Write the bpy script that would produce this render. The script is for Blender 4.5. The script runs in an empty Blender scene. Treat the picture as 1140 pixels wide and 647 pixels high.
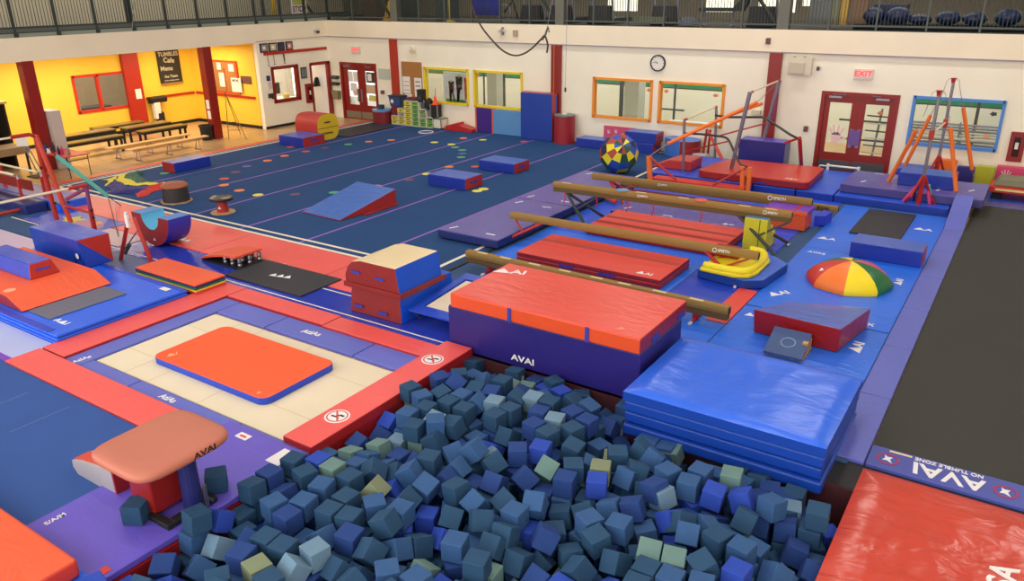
import bpy, math, random
from mathutils import Vector, Matrix, Euler, noise
random.seed(11)
PI = math.pi
sc = bpy.context.scene
COL = sc.collection

# ---------------------------------------------------------------- camera
cd = bpy.data.cameras.new('camera'); cam = bpy.data.objects.new('camera', cd); COL.objects.link(cam)
cd.sensor_fit = 'HORIZONTAL'; cd.sensor_width = 36.0; cd.lens = 874.11 * 36 / 1140
cd.clip_start = 0.05; cd.clip_end = 200
_r = Vector((0.83323126, 0.55282568, -0.01046119)); _u = Vector((-0.19300951, 0.30853375, 0.93142592)); _f = Vector((-0.5181438, 0.77407409, -0.36378058))
m = Matrix((( _r.x, _u.x, -_f.x, 0), (_r.y, _u.y, -_f.y, 0), (_r.z, _u.z, -_f.z, 4.75), (0, 0, 0, 1)))
cam.matrix_world = m
sc.camera = cam
# ---------------------------------------------------------------- world, lights, exposure
w = bpy.data.worlds.new('world'); sc.world = w; w.use_nodes = True
w.node_tree.nodes['Background'].inputs[0].default_value = (1.0, 0.98, 0.91, 1)
w.node_tree.nodes['Background'].inputs[1].default_value = 2.65
sc.view_settings.view_transform = 'Standard'; sc.view_settings.look = 'None'
sc.view_settings.gamma = 1; sc.view_settings.use_curve_mapping = False
sc.view_settings.exposure = 0.0

def area(name, loc, sx, sy, power, col=(1, .95, .87), rot=(0, 0, 0)):
    l = bpy.data.lights.new(name, 'AREA'); l.shape = 'RECTANGLE'; l.size = sx; l.size_y = sy; l.energy = power; l.color = col
    o = bpy.data.objects.new(name, l); o.location = loc; o.rotation_euler = rot; COL.objects.link(o); return o
HIGH_BAYS = [(x, y) for x in (-20, -14.5, -9, -3.5, 2) for y in (3.5, 9, 14.5, 20)]
for x, y in HIGH_BAYS:
    area('high_bay_light', (x, y, 8.35), 1.3, .65, (34 if x < -19 else 66) * (2.1 if y > 19 else 1))
area('alcove_light', (-25, 12.5, 2.8), 2.0, 5, 190, (1, .9, .74))
area('alcove_light', (-25, 17.2, 2.8), 2.0, 2.2, 100, (1, .84, .58))
area('mezzanine_light', (-25.2, 15, 6.1), 1.2, 12, 130, (1, .93, .82))
area('fitness_room_light', (-12, 25, 6.1), 20, 1.2, 180, (1, .93, .8))
area('next_gym_light', (-11, 24.4, 3.3), 22, 1.5, 560, (1, .99, .97))
area('hall_light', (-29, 15, 3.3), 2, 6, 160, (1, .95, .88))
area('office_light', (-24.3, 20.4, 2.7), 1.2, 2.6, 60, (1, .97, .92))

# ---------------------------------------------------------------- materials
def lin(c):
    return tuple(((v / 255) / 12.92 if v / 255 <= .04045 else ((v / 255 + .055) / 1.055) ** 2.4) for v in c)
_mats = {}
def mat(name, rgb, rough=.5, metal=0., bump=0., bscale=4., kind='plain', rgb2=None, emit=0., spec=.5, coat=0.):
    if name in _mats: return _mats[name]
    M = bpy.data.materials.new(name); M.use_nodes = True; _mats[name] = M
    nt = M.node_tree; N = nt.nodes; L = nt.links; b = N['Principled BSDF']
    c = lin(rgb)
    b.inputs['Base Color'].default_value = (*c, 1); b.inputs['Roughness'].default_value = rough
    b.inputs['Metallic'].default_value = metal; b.inputs['Specular IOR Level'].default_value = spec
    if coat: b.inputs['Coat Weight'].default_value = coat; b.inputs['Coat Roughness'].default_value = .12
    if emit: b.inputs['Emission Color'].default_value = (*c, 1); b.inputs['Emission Strength'].default_value = emit
    tc = N.new('ShaderNodeTexCoord')
    if kind in ('vinyl', 'foam', 'cloth', 'carpet', 'plain2'):
        n = N.new('ShaderNodeTexNoise'); n.inputs['Scale'].default_value = {'vinyl': 1.3, 'foam': 9, 'cloth': 3, 'carpet': 1.2, 'plain2': .8}[kind]
        n.inputs['Detail'].default_value = 4
        L.new(tc.outputs['Object'], n.inputs['Vector'])
        mx = N.new('ShaderNodeMix'); mx.data_type = 'RGBA'
        mx.inputs[6].default_value = (*[v * .9 for v in c], 1); mx.inputs[7].default_value = (*[min(1, v * 1.1) for v in c], 1)
        if rgb2: mx.inputs[7].default_value = (*lin(rgb2), 1)
        L.new(n.outputs['Fac'], mx.inputs[0]); L.new(mx.outputs[2], b.inputs['Base Color'])
    if bump:
        if kind == 'vinyl':   # long soft creases in the covers
            mp = N.new('ShaderNodeMapping'); mp.inputs['Scale'].default_value = (1, 2.6, 1); mp.inputs['Rotation'].default_value = (0, 0, .5)
            L.new(tc.outputs['Object'], mp.inputs[0])
            n1 = N.new('ShaderNodeTexNoise'); n1.inputs['Scale'].default_value = bscale * .5; n1.inputs['Detail'].default_value = 3; n1.inputs['Distortion'].default_value = 1.2
            L.new(mp.outputs[0], n1.inputs['Vector'])
            h = n1.outputs['Fac']; dist = .03
        else:
            n1 = N.new('ShaderNodeTexNoise'); n1.inputs['Scale'].default_value = {'foam': 60, 'carpet': 90, 'cloth': 12}.get(kind, bscale * 10)
            L.new(tc.outputs['Object'], n1.inputs['Vector']); h = n1.outputs['Fac']; dist = .006
        bp = N.new('ShaderNodeBump'); bp.inputs['Strength'].default_value = bump; bp.inputs['Distance'].default_value = dist
        L.new(h, bp.inputs['Height']); L.new(bp.outputs[0], b.inputs['Normal'])
    return M

def wood_mat(name, a, bcol, scale=(1, 12, 1), rough=.35, plank=None):
    M = bpy.data.materials.new(name); M.use_nodes = True; nt = M.node_tree; N = nt.nodes; L = nt.links; b = N['Principled BSDF']
    tc = N.new('ShaderNodeTexCoord'); mp = N.new('ShaderNodeMapping'); mp.inputs['Scale'].default_value = scale
    L.new(tc.outputs['Object'], mp.inputs[0])
    n = N.new('ShaderNodeTexNoise'); n.inputs['Scale'].default_value = 1.6; n.inputs['Detail'].default_value = 6; L.new(mp.outputs[0], n.inputs['Vector'])
    r = N.new('ShaderNodeValToRGB'); r.color_ramp.elements[0].position = .3; r.color_ramp.elements[1].position = .72
    r.color_ramp.elements[0].color = (*lin(a), 1); r.color_ramp.elements[1].color = (*lin(bcol), 1)
    L.new(n.outputs['Fac'], r.inputs[0]); out = r.outputs[0]
    if plank:
        br = N.new('ShaderNodeTexBrick'); br.inputs['Color1'].default_value = (1, 1, 1, 1); br.inputs['Color2'].default_value = (.86, .84, .8, 1)
        br.inputs['Mortar'].default_value = (.45, .4, .33, 1); br.inputs['Scale'].default_value = 1; br.inputs['Mortar Size'].default_value = .004
        br.inputs['Brick Width'].default_value = 1.6; br.inputs['Row Height'].default_value = .07
        mp2 = N.new('ShaderNodeMapping'); mp2.inputs['Rotation'].default_value = (0, 0, PI / 2); L.new(tc.outputs['Object'], mp2.inputs[0]); L.new(mp2.outputs[0], br.inputs['Vector'])
        mx = N.new('ShaderNodeMix'); mx.data_type = 'RGBA'; mx.blend_type = 'MULTIPLY'; mx.inputs[0].default_value = 1
        L.new(out, mx.inputs[6]); L.new(br.outputs[0], mx.inputs[7]); out = mx.outputs[2]
    L.new(out, b.inputs['Base Color']); b.inputs['Roughness'].default_value = rough
    return M

def glass_mat():
    M = bpy.data.materials.new('window_glass'); M.use_nodes = True; nt = M.node_tree; N = nt.nodes; L = nt.links
    for n in list(N): N.remove(n)
    o = N.new('ShaderNodeOutputMaterial'); t = N.new('ShaderNodeBsdfTransparent'); g = N.new('ShaderNodeBsdfGlossy'); g.inputs['Roughness'].default_value = .02
    f = N.new('ShaderNodeFresnel'); f.inputs['IOR'].default_value = 1.4; mx = N.new('ShaderNodeMixShader')
    t.inputs[0].default_value = (.93, .96, .95, 1)
    L.new(f.outputs[0], mx.inputs[0]); L.new(t.outputs[0], mx.inputs[1]); L.new(g.outputs[0], mx.inputs[2]); L.new(mx.outputs[0], o.inputs[0]); return M
GLASS = glass_mat()

V = lambda n, rgb, r=.34, bump=.35, **k: mat(n, rgb, r, bump=bump, kind='vinyl', **k)
WALL = mat('cream_wall_paint', (252, 240, 218), .7, kind='plain2')
FASCIA = mat('cream_fascia_paint', (243, 229, 202), .7, kind='plain2')
YELLOW_WALL = mat('yellow_wall_paint', (255, 206, 66), .65, kind='plain2')
MAROON = mat('maroon_paint', (140, 22, 16), .4)
BRICKRED = mat('brick_red_paint', (176, 42, 24), .45)
WOOD = wood_mat('maple_floor_boards', (186, 144, 98), (222, 188, 140), (1, 9, 1), .3, plank=1)
BENCHWOOD = wood_mat('bench_wood', (214, 164, 92), (236, 196, 128), (9, 1, 1), .4)
PLYWOOD = wood_mat('plywood', (170, 130, 86), (206, 168, 120), (1, 5, 1), .5)
NAVY_CARPET = mat('navy_carpet', (38, 74, 124), .85, bump=.25, kind='carpet', spec=.2)
RUNWAY = mat('runway_carpet', (56, 88, 156), .85, bump=.25, kind='carpet', spec=.2)
SLATE_CARPET = mat('slate_blue_carpet', (62, 90, 132), .8, bump=.3, kind='carpet', spec=.2)
WHITE_TAPE = mat('white_tape', (238, 228, 206), .6)
PURPLE_TAPE = mat('purple_tape', (140, 92, 190), .6)
RED_V = V('red_vinyl', (214, 66, 54)); CORAL_V = V('coral_vinyl', (236, 92, 88), .38); ORANGE_V = V('orange_red_vinyl', (236, 92, 52), .42)
DRED_V = V('dark_red_vinyl', (150, 30, 30)); BRIGHT_OR = V('bright_orange_vinyl', (250, 92, 42), .45, .15)
BLUE_V = V('blue_vinyl', (30, 98, 236)); ROYAL_V = V('royal_blue_vinyl', (28, 66, 196)); SKY_V = V('light_blue_vinyl', (96, 150, 205))
PERI_V = V('periwinkle_vinyl', (98, 108, 200), .4, .2); PURPLE_V = V('purple_vinyl', (104, 88, 204), .36, .3); MAUVE_V = V('mauve_purple_vinyl', (98, 88, 166), .36, .4)
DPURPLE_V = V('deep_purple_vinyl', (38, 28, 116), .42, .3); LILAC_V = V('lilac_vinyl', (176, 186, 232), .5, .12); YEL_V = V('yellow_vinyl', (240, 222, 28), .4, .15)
NAVY_V = V('navy_vinyl', (30, 44, 110), .4, .3); GREEN_V = V('green_vinyl', (20, 104, 72), .4, .15); OLIVE_V = V('olive_vinyl', (178, 178, 34), .5, .2)
PINK_V = V('pink_vinyl', (214, 70, 110), .5, .2); TERRA = V('terracotta_leather', (190, 112, 92), .48, .06); BROWN_L = V('brown_leather', (158, 92, 66), .5, .06)
DGREEN = V('dark_green_vinyl', (14, 66, 44), .4, .1); LORANGE = V('light_orange_vinyl', (250, 142, 66), .45, .1)
BEIGE_V = V('beige_vinyl', (232, 212, 168), .5, .12); CREAM_BED = mat('cream_web_bed', (230, 217, 190), .75, bump=.3, kind='carpet')
BLACK = mat('black_rubber', (26, 26, 28), .6); BLACKMAT = mat('black_mat_cover', (44, 44, 52), .6, bump=.2, kind='carpet')
DARKBED = mat('dark_woven_bed', (66, 67, 64), .8, bump=.4, kind='carpet', spec=.25); GREY_STRIP = mat('grey_carpet_strip', (106, 106, 124), .9, bump=.2, kind='carpet')
SUEDE = mat('tan_suede', (150, 118, 62), .8, bump=.2, kind='cloth'); SUEDE_D = mat('dark_tan_suede', (98, 78, 44), .8)
STEEL = mat('chrome_steel', (150, 150, 158), .3, metal=.9); GREYPAINT = mat('grey_paint', (130, 130, 140), .45); REDPAINT = mat('red_powder_coat', (176, 34, 28), .35)
OR_FOAM = mat('orange_foam', (246, 120, 40), .6); PINK_FOAM = mat('pink_foam', (226, 70, 130), .6); TEAL_FOAM = mat('teal_foam', (90, 184, 170), .55); PURPLE_FOAM = mat('plum_foam', (140, 58, 100), .6)
WHITE = mat('white_plastic', (238, 234, 226), .4); BARWOOD = mat('white_bar', (232, 220, 190), .35); LOGO = mat('white_print', (240, 238, 240), .6); BLUEPRINT = mat('blue_velcro', (40, 60, 170), .7)
GREENGREY = mat('green_grey_steel', (72, 82, 76), .5); DKGREEN = mat('dark_green_steel', (46, 54, 50), .5); LTGREEN = mat('pale_green_steel', (140, 148, 132), .6); MESH = mat('dark_mesh', (84, 92, 84), .7)
BEIGE_W = mat('beige_mezzanine_wall', (190, 180, 156), .7); CORK = mat('cork', (170, 116, 62), .85, kind='cloth'); PAPER = mat('white_paper', (236, 230, 222), .7)
YELPAINT = mat('yellow_frame_paint', (238, 206, 42), .5); ORPAINT = mat('orange_frame_paint', (240, 146, 40), .5); BLPAINT = mat('blue_frame_paint', (78, 136, 214), .5)
DARK = mat('dark_gap', (18, 20, 26), .8); FARWALL = mat('off_white_panel', (218, 216, 200), .6); FARGREEN = mat('far_green_board', (44, 128, 88), .6); DGREY = mat('dark_grey_frame', (58, 64, 66), .5)
SIGNRED = mat('exit_red', (255, 70, 60), .5, emit=.9); SIGNBOX = mat('exit_sign_case', (214, 206, 198), .5); WINLIGHT = mat('daylit_window', (255, 250, 225), .5, emit=.9)
PINK_PRINT = mat('pink_print', (236, 196, 196), .6); KRAFT = mat('brown_sign', (112, 70, 66), .6); BALLNAVY = mat('navy_ball', (32, 48, 84), .35); KICK = mat('grey_kick_plate', (92, 90, 92), .4, metal=.3)

# ---------------------------------------------------------------- mesh helpers
def curve_pts(P, k=5):   # smooth a polyline
    P = [Vector(p) for p in P]; out = []
    for i in range(len(P) - 1):
        a, b, c, d = P[max(i - 1, 0)], P[i], P[i + 1], P[min(i + 2, len(P) - 1)]
        for j in range(k):
            t = j / k; out.append(.5 * ((2 * b) + (c - a) * t + (2 * a - 5 * b + 4 * c - d) * t * t + (3 * b - a - 3 * c + d) * t ** 3))
    return out + [P[-1]]
class MB:
    def __init__(s, M=None): s.v = []; s.f = []; s.mi = []; s.M = M; s.sm = False
    def add(s, vs, fs, mi=0):
        o = len(s.v)
        s.v += [(s.M @ Vector(p)) if s.M else Vector(p) for p in vs]
        s.f += [tuple(o + i for i in f) for f in fs]
        s.mi += ([mi] * len(fs) if isinstance(mi, int) else list(mi)); return s
    def box(s, x0, y0, z0, x1, y1, z1, mi=0):   # face order: bottom top front(-y) right(+x) back(+y) left(-x)
        return s.add([(x0, y0, z0), (x1, y0, z0), (x1, y1, z0), (x0, y1, z0), (x0, y0, z1), (x1, y0, z1), (x1, y1, z1), (x0, y1, z1)],
                     [(0, 3, 2, 1), (4, 5, 6, 7), (0, 1, 5, 4), (1, 2, 6, 5), (2, 3, 7, 6), (3, 0, 4, 7)], mi)
    def frustum(s, b, t, mi=0):                  # two quads, bottom and top, counter-clockwise from above
        return s.add(list(b) + list(t), [(0, 3, 2, 1), (4, 5, 6, 7), (0, 1, 5, 4), (1, 2, 6, 5), (2, 3, 7, 6), (3, 0, 4, 7)], mi)
    def prism(s, poly, z0, z1, mi=0, mtop=None, mbot=None):
        n = len(poly)
        fs = [tuple(range(n))[::-1], tuple(range(n, 2 * n))] + [(i, (i + 1) % n, n + (i + 1) % n, n + i) for i in range(n)]
        return s.add([(x, y, z0) for x, y in poly] + [(x, y, z1) for x, y in poly], fs, [mi if mbot is None else mbot, mi if mtop is None else mtop] + [mi] * n)
    def prism_y(s, poly, y0, y1, mi=0, mcap=None, edges=None):   # poly in x,z extruded along y
        n = len(poly)
        fs = [tuple(range(n)), tuple(range(n, 2 * n))[::-1]] + [(i, n + i, n + (i + 1) % n, (i + 1) % n) for i in range(n)]
        mm = [mi if mcap is None else mcap] * 2 + (edges or [mi] * n)
        return s.add([(x, y0, z) for x, z in poly] + [(x, y1, z) for x, z in poly], fs, mm)
    def prism_x(s, poly, x0, x1, mi=0, mcap=None, edges=None):
        n = len(poly)
        fs = [tuple(range(n))[::-1], tuple(range(n, 2 * n))] + [(i, (i + 1) % n, n + (i + 1) % n, n + i) for i in range(n)]
        mm = [mi if mcap is None else mcap] * 2 + (edges or [mi] * n)
        return s.add([(x0, y, z) for y, z in poly] + [(x1, y, z) for y, z in poly], fs, mm)
    def tube(s, pts, r, n=8, mi=0):
        pts = [Vector(p) for p in pts]; rs = r if isinstance(r, (list, tuple)) else [r] * len(pts)
        vs = []; k = len(pts); a = None
        for i, p in enumerate(pts):
            d = (pts[min(i + 1, k - 1)] - pts[max(i - 1, 0)]).normalized()
            if a is None:
                a = d.cross(Vector((0, 0, 1)) if abs(d.z) < .95 else Vector((1, 0, 0))).normalized()
            else: a = (a - d * a.dot(d)).normalized()
            b = d.cross(a)
            vs += [p + (a * math.cos(t) + b * math.sin(t)) * rs[i] for t in [2 * PI * j / n for j in range(n)]]
        fs = [(i * n + j, i * n + (j + 1) % n, (i + 1) * n + (j + 1) % n, (i + 1) * n + j) for i in range(k - 1) for j in range(n)]
        fs += [tuple(range(n))[::-1], tuple(range((k - 1) * n, k * n))]
        return s.add(vs, fs, mi)
    def lathe(s, prof, c=(0, 0, 0), n=24, mi=0, mis=None, cap=True):
        vs = []; fs = []; ms = []
        for r, z in prof: vs += [(c[0] + r * math.cos(2 * PI * j / n), c[1] + r * math.sin(2 * PI * j / n), c[2] + z) for j in range(n)]
        for i in range(len(prof) - 1):
            for j in range(n):
                fs.append((i * n + j, i * n + (j + 1) % n, (i + 1) * n + (j + 1) % n, (i + 1) * n + j)); ms.append(mis[i][j % len(mis[i])] if mis else mi)
        if cap and prof[0][0] > 1e-4: fs.append(tuple(range(n))[::-1]); ms.append(mi)
        if cap and prof[-1][0] > 1e-4: fs.append(tuple(range((len(prof) - 1) * n, len(prof) * n))); ms.append(mi)
        return s.add(vs, fs, ms)
    def ring(s, r0, r1, h, c=(0, 0, 0), n=24, mi=0): return s.lathe([(r0, 0), (r1, 0), (r1, h), (r0, h), (r0, 0)], c, n, mi, cap=False)
    def disc(s, r, h, c=(0, 0, 0), n=24, mi=0): return s.lathe([(r, 0), (r, h)], c, n, mi)
    def quad(s, a, b, c, d, mi=0): return s.add([a, b, c, d], [(0, 1, 2, 3)], mi)
    def grid(s, fn, nu, nv, mi=0, mf=None):
        vs = [fn(i / nu, j / nv) for j in range(nv + 1) for i in range(nu + 1)]
        fs = []; ms = []
        for j in range(nv):
            for i in range(nu):
                a = j * (nu + 1) + i; fs.append((a, a + 1, a + nu + 2, a + nu + 1)); ms.append(mf((i + .5) / nu, (j + .5) / nv) if mf else mi)
        return s.add(vs, fs, ms)

def tag(o, label=None, cat=None, group=None, kind=None):
    if label: o['label'] = label
    if cat: o['category'] = cat
    if group: o['group'] = group
    if kind: o['kind'] = kind
    return o
def rootmat(p):
    return p.matrix_basis.copy()
def world_of(o):
    M = rootmat(o)
    while o.parent: o = o.parent; M = rootmat(o) @ M
    return M
def obj(name, mb, mats, parent=None, label=None, bevel=0., smooth=False, local=False, seg=2):
    if not isinstance(mats, (list, tuple)): mats = [mats]
    vs = mb.v
    if parent is not None and not local:
        Mi = world_of(parent).inverted(); vs = [Mi @ p for p in vs]
    off = Vector((0, 0, 0))
    if parent is None:
        xs = [p.x for p in vs]; ys = [p.y for p in vs]; zs = [p.z for p in vs]
        off = Vector(((min(xs) + max(xs)) / 2, (min(ys) + max(ys)) / 2, min(zs))); vs = [p - off for p in vs]
    me = bpy.data.meshes.new(name); me.from_pydata([tuple(p) for p in vs], [], mb.f)
    for k in mats: me.materials.append(k)
    me.polygons.foreach_set('material_index', mb.mi)
    if smooth: me.polygons.foreach_set('use_smooth', [True] * len(me.polygons))
    me.update()
    o = bpy.data.objects.new(name, me); COL.objects.link(o); o.location = off
    if parent is not None: o.parent = parent
    if bevel:
        b = o.modifiers.new('bevel', 'BEVEL'); b.width = bevel; b.segments = seg; b.limit_method = 'ANGLE'; b.angle_limit = .6
        if not smooth: me.polygons.foreach_set('use_smooth', [True] * len(me.polygons)); b.harden_normals = True
    if label: o['label'] = label
    return o
def solo(name, mb, mats, label, cat, group=None, **k):
    return tag(obj(name, mb, mats, **k), label, cat, group)
def struct(name, mb, mats, **k):
    return tag(obj(name, mb, mats, **k), kind='structure')
def thing(name, label, cat, loc=(0, 0, 0), rz=0, group=None):
    o = bpy.data.objects.new(name, None); COL.objects.link(o); o.location = loc; o.rotation_euler = (0, 0, rz); o.empty_display_size = .2
    return tag(o, label, cat, group)
def dup(o, loc=None, rz=None, label=None, group=None, parent=None):
    c = o.copy(); COL.objects.link(c)
    if parent is not None: c.parent = parent
    if loc is not None: c.location = loc
    if rz is not None: c.rotation_euler = (0, 0, rz)
    if label: c['label'] = label
    if group: c['group'] = group
    for ch in [k for k in o.children]: dup(ch, parent=c)
    return c
_font_cache = {}
def text(name, s, size, loc, rot, m_, parent, thick=.002, sx=1.0, label=None, shear=0.):
    cu = bpy.data.curves.new('t', 'FONT'); cu.body = s; cu.size = size; cu.extrude = thick; cu.align_x = 'CENTER'; cu.align_y = 'CENTER'; cu.offset = size * .02; cu.shear = shear
    t = bpy.data.objects.new('t', cu); COL.objects.link(t)
    dg = bpy.context.evaluated_depsgraph_get(); dg.update()
    me = bpy.data.meshes.new_from_object(t.evaluated_get(dg)); bpy.data.objects.remove(t)
    M = Matrix.Translation(loc) @ Euler(rot).to_matrix().to_4x4() @ Matrix.Diagonal((sx, 1, 1, 1))
    if parent is not None: M = world_of(parent).inverted() @ M
    me.transform(M); me.name = name; me.materials.clear(); me.materials.append(m_)
    o = bpy.data.objects.new(name, me); COL.objects.link(o); o.parent = parent
    if label: o['label'] = label
    return o
def flat(z, *pts): return [(x, y, z) for x, y in pts]
def patch(name, parent, x0, y0, x1, y1, z, m_, th=.004, label=None):
    return obj(name, MB().box(x0, y0, z, x1, y1, z + th), m_, parent, label)
def matbox(name, label, cat, x0, y0, z0, x1, y1, z1, top, side=None, ends=None, bev=.025, group=None, rz=0., taper=0.):
    """a padded mat or block: one mesh; top/side/end covers are its material slots"""
    cx, cy = (x0 + x1) / 2, (y0 + y1) / 2
    M = Matrix.Translation((cx, cy, 0)) @ Matrix.Rotation(rz, 4, 'Z') @ Matrix.Translation((-cx, -cy, 0))
    side = side or top; ends = ends or side
    mb = MB(M); nx = 3
    mb.box(x0, y0, z0, x1, y1, z1, [1, 0, 1, 2, 1, 2])
    if taper:
        for i in (4, 5, 6, 7): p = mb.v[i]; mb.v[i] = Vector((p.x + (taper if i in (4, 7) else -taper), p.y, p.z))
    return tag(obj(name, mb, [top, side, ends], bevel=bev), label, cat, group)

# ================================================================ STRUCTURE
def cells(mb, axis, c0, c1, a0, a1, z0, z1, holes, mi=0):
    """wall slab with rectangular openings: axis 'x' runs along x (thickness c0..c1 in y), 'y' runs along y"""
    A = sorted({a0, a1, *[h[0] for h in holes], *[h[2] for h in holes]}); Z = sorted({z0, z1, *[h[1] for h in holes], *[h[3] for h in holes]})
    for i in range(len(A) - 1):
        for j in range(len(Z) - 1):
            am, zm = (A[i] + A[i + 1]) / 2, (Z[j] + Z[j + 1]) / 2
            if any(h[0] < am < h[2] and h[1] < zm < h[3] for h in holes): continue
            if axis == 'x': mb.box(A[i], c0, Z[j], A[i + 1], c1, Z[j + 1], mi)
            else: mb.box(c0, A[i], Z[j], c1, A[i + 1], Z[j + 1], mi)
    return mb
YB = 22.2; XL = -23.18; ZM = 3.55
# floor slab around the pit
fl = MB()
for a in ((-30, -2, -5.93, 27), (-.8, -2, 8, 27), (-5.93, -2, -.8, 1.9), (-5.93, 7.85, -3.4, 27), (-3.4, 7.42, -.8, 27)):
    fl.box(a[0], a[1], -.2, a[2], a[3], -.05)
struct('floor', fl, WOOD)
pit = MB()
pit.box(-6.05, 1.8, -1.2, -.7, 7.9, -1.1); pit.box(-6.0, 1.9, -1.1, -5.91, 7.85, -.045); pit.box(-.82, 1.9, -1.1, -.75, 7.42, -.045)
pit.box(-5.91, 7.83, -1.1, -3.4, 7.9, -.045); pit.box(-3.4, 7.4, -1.1, -.82, 7.46, -.045); pit.box(-6, 1.9, -1.1, -.8, 1.95, -.045)
pit.mi = [1] * 6 + [0] * 12 + [1] * 24
struct('floor_pit_shell', pit, [DRED_V, mat('dark_pit_lining', (70, 26, 34), .7)])
# back wall with windows and doors
YW = [(-18.47, .86, -16.57, 2.02), (-16.29, .86, -14.37, 2.02)]; OW = [(-11.71, .86, -9.78, 2.02), (-9.51, .86, -7.58, 2.02)]; BW = [(-2.7, .87, -.76, 2.02)]
D1 = (-22.64, -.05, -20.78, 2.06); D3 = (-4.93, -.05, -3.03, 2.04)
mb = MB(); cells(mb, 'x', YB, YB + .2, -23.4, 6, -.05, 2.97, YW + OW + BW + [D1, D3]); struct('wall_back', mb, WALL)
mb = MB(); mb.box(-23.3, YB - .05, 2.97, 6, YB + .2, ZM); struct('wall_back_upper', mb, FASCIA)
struct('trim_1', MB().box(-23.14, YB - .07, 2.955, 6, YB, 2.985), mat('grey_band', (150, 138, 150), .6))
struct('trim_2', MB().box(XL - .02, 18.8, 2.965, XL + .025, YB, 2.985), mat('grey_band', (150, 138, 150), .6))
struct('floor_mezzanine_back', MB().box(-30, YB - .02, ZM - .03, 8, 28, ZM), mat('mezzanine_floor', (70, 66, 64), .8))
struct('floor_mezzanine_left', MB().box(-30, -2, ZM - .03, XL + .0, YB, ZM), mat('mezzanine_floor', (70, 66, 64), .8))
# left wall: white office wall, fascia over the yellow alcove
LWIN = (19.38, .86, 20.54, 2.03); LDOOR = (21.18, -.05, 22.16, 2.05)
mb = MB(); cells(mb, 'y', XL - .2, XL, 18.82, YB + .2, -.05, 2.95, [LWIN, LDOOR]); struct('wall_left', mb, WALL)
struct('wall_left_upper', MB().box(XL - .3, -2, 2.93, XL + .02, YB, ZM), FASCIA)
struct('wall_alcove_side', MB().box(-27, 18.82, -.05, XL - .18, 19.0, 3.5), YELLOW_WALL)
AW = (14.26, .86, 16.19, 2.02)
mb = MB(); cells(mb, 'y', -27.2, -27.0, -2, 19, -.05, 3.5, [AW]); struct('wall_alcove_back', mb, YELLOW_WALL)
struct('ceiling_alcove', MB().box(-27, -2, 2.95, XL - .3, 19, 3.0), WALL)
struct('wall_alcove_near', MB().box(-27, 5, -.05, XL - .3, 5.2, 3.0), YELLOW_WALL)
struct('baseboard_alcove', MB().box(-27, 18.79, -.05, XL - .2, 18.82, .06).box(-27, 5, -.05, -26.97, 18.82, .06), BLACK)
struct('baseboard_left', MB().box(XL, 18.82, -.05, XL + .02, 21.15, .04), BLACK)
# mezzanine shell, roof
struct('wall_mezzanine_left', MB().box(-27.4, -2, ZM, -27.2, 28, 8.9), BEIGE_W)
WB = [(-13.9, 3.8, -12.7, 5.2), (-10.2, 3.8, -9.2, 5.2), (-8.4, 3.8, -7.2, 5.2), (-7.0, 4.0, -6.3, 5.2), (-5.0, 4.25, -3.2, 5.2), (-1.6, 4.2, 1.5, 5.2)]
mb = MB(); cells(mb, 'x', 27.2, 27.4, -28, 8, ZM, 8.9, WB); struct('wall_mezzanine_back', mb, mat('dark_gallery_wall', (120, 112, 96), .8))
for k, h in enumerate(WB):
    struct('window_%d' % (20 + k), MB().box(h[0], 27.26, h[1], h[2], 27.3, h[3]), WINLIGHT)
struct('ceiling', MB().box(-30, -4, 8.9, 10, 28, 9.0), mat('ceiling_deck', (205, 200, 190), .8))
struct('ceiling_mezzanine_left', MB().box(-27.2, -2, 6.35, XL - 1, 28, 6.45), mat('ceiling_deck', (205, 200, 190), .8))
struct('ceiling_mezzanine_back', MB().box(-23, YB + 1, 6.35, 8, 27.2, 6.45), mat('ceiling_deck', (205, 200, 190), .8))
# the next gym, seen through the windows
mb = MB(); mb.box(-24, 26.4, -.05, 6, 26.6, 1.3); mb.box(-24, 26.4, 1.3, 6, 26.6, 1.34, 2); mb.box(-24, 26.4, 1.34, 6, 26.6, 3.5, 1); struct('wall_next_gym', mb, [FARWALL, FARGREEN, mat('brown_rail', (80, 50, 46), .6)])
struct('ceiling_next_gym', MB().box(-24, 22.4, 3.4, 6, 26.4, 3.5), WALL)
# columns
for k, (x0, y0, x1, y1) in enumerate(((-23.45, 10.95, -23.15, 11.27), (-23.45, 16.63, -23.15, 16.95))):
    struct('column_alcove', MB().box(x0, y0, -.05, x1, y1, 2.94), MAROON, bevel=.01)
struct('column_alcove_wall', MB().box(-27, 16.02, -.05, -26.85, 16.63, 2.95), BRICKRED, bevel=.01)
for x0, x1, c in ((-19.98, -19.68, BRICKRED), (-13.21, -12.87, MAROON), (-6.38, -6.05, MAROON)):
    o = struct('column_back_wall', MB().box(x0, YB - .12, -.02, x1, YB, 2.96), c, bevel=.01)
    if x0 == -13.21: obj('conduit', MB().tube([(-13.08, YB - .14, 0), (-13.08, YB - .14, 2.96)], .02), mat('copper_pipe', (200, 110, 60), .5), o)
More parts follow.
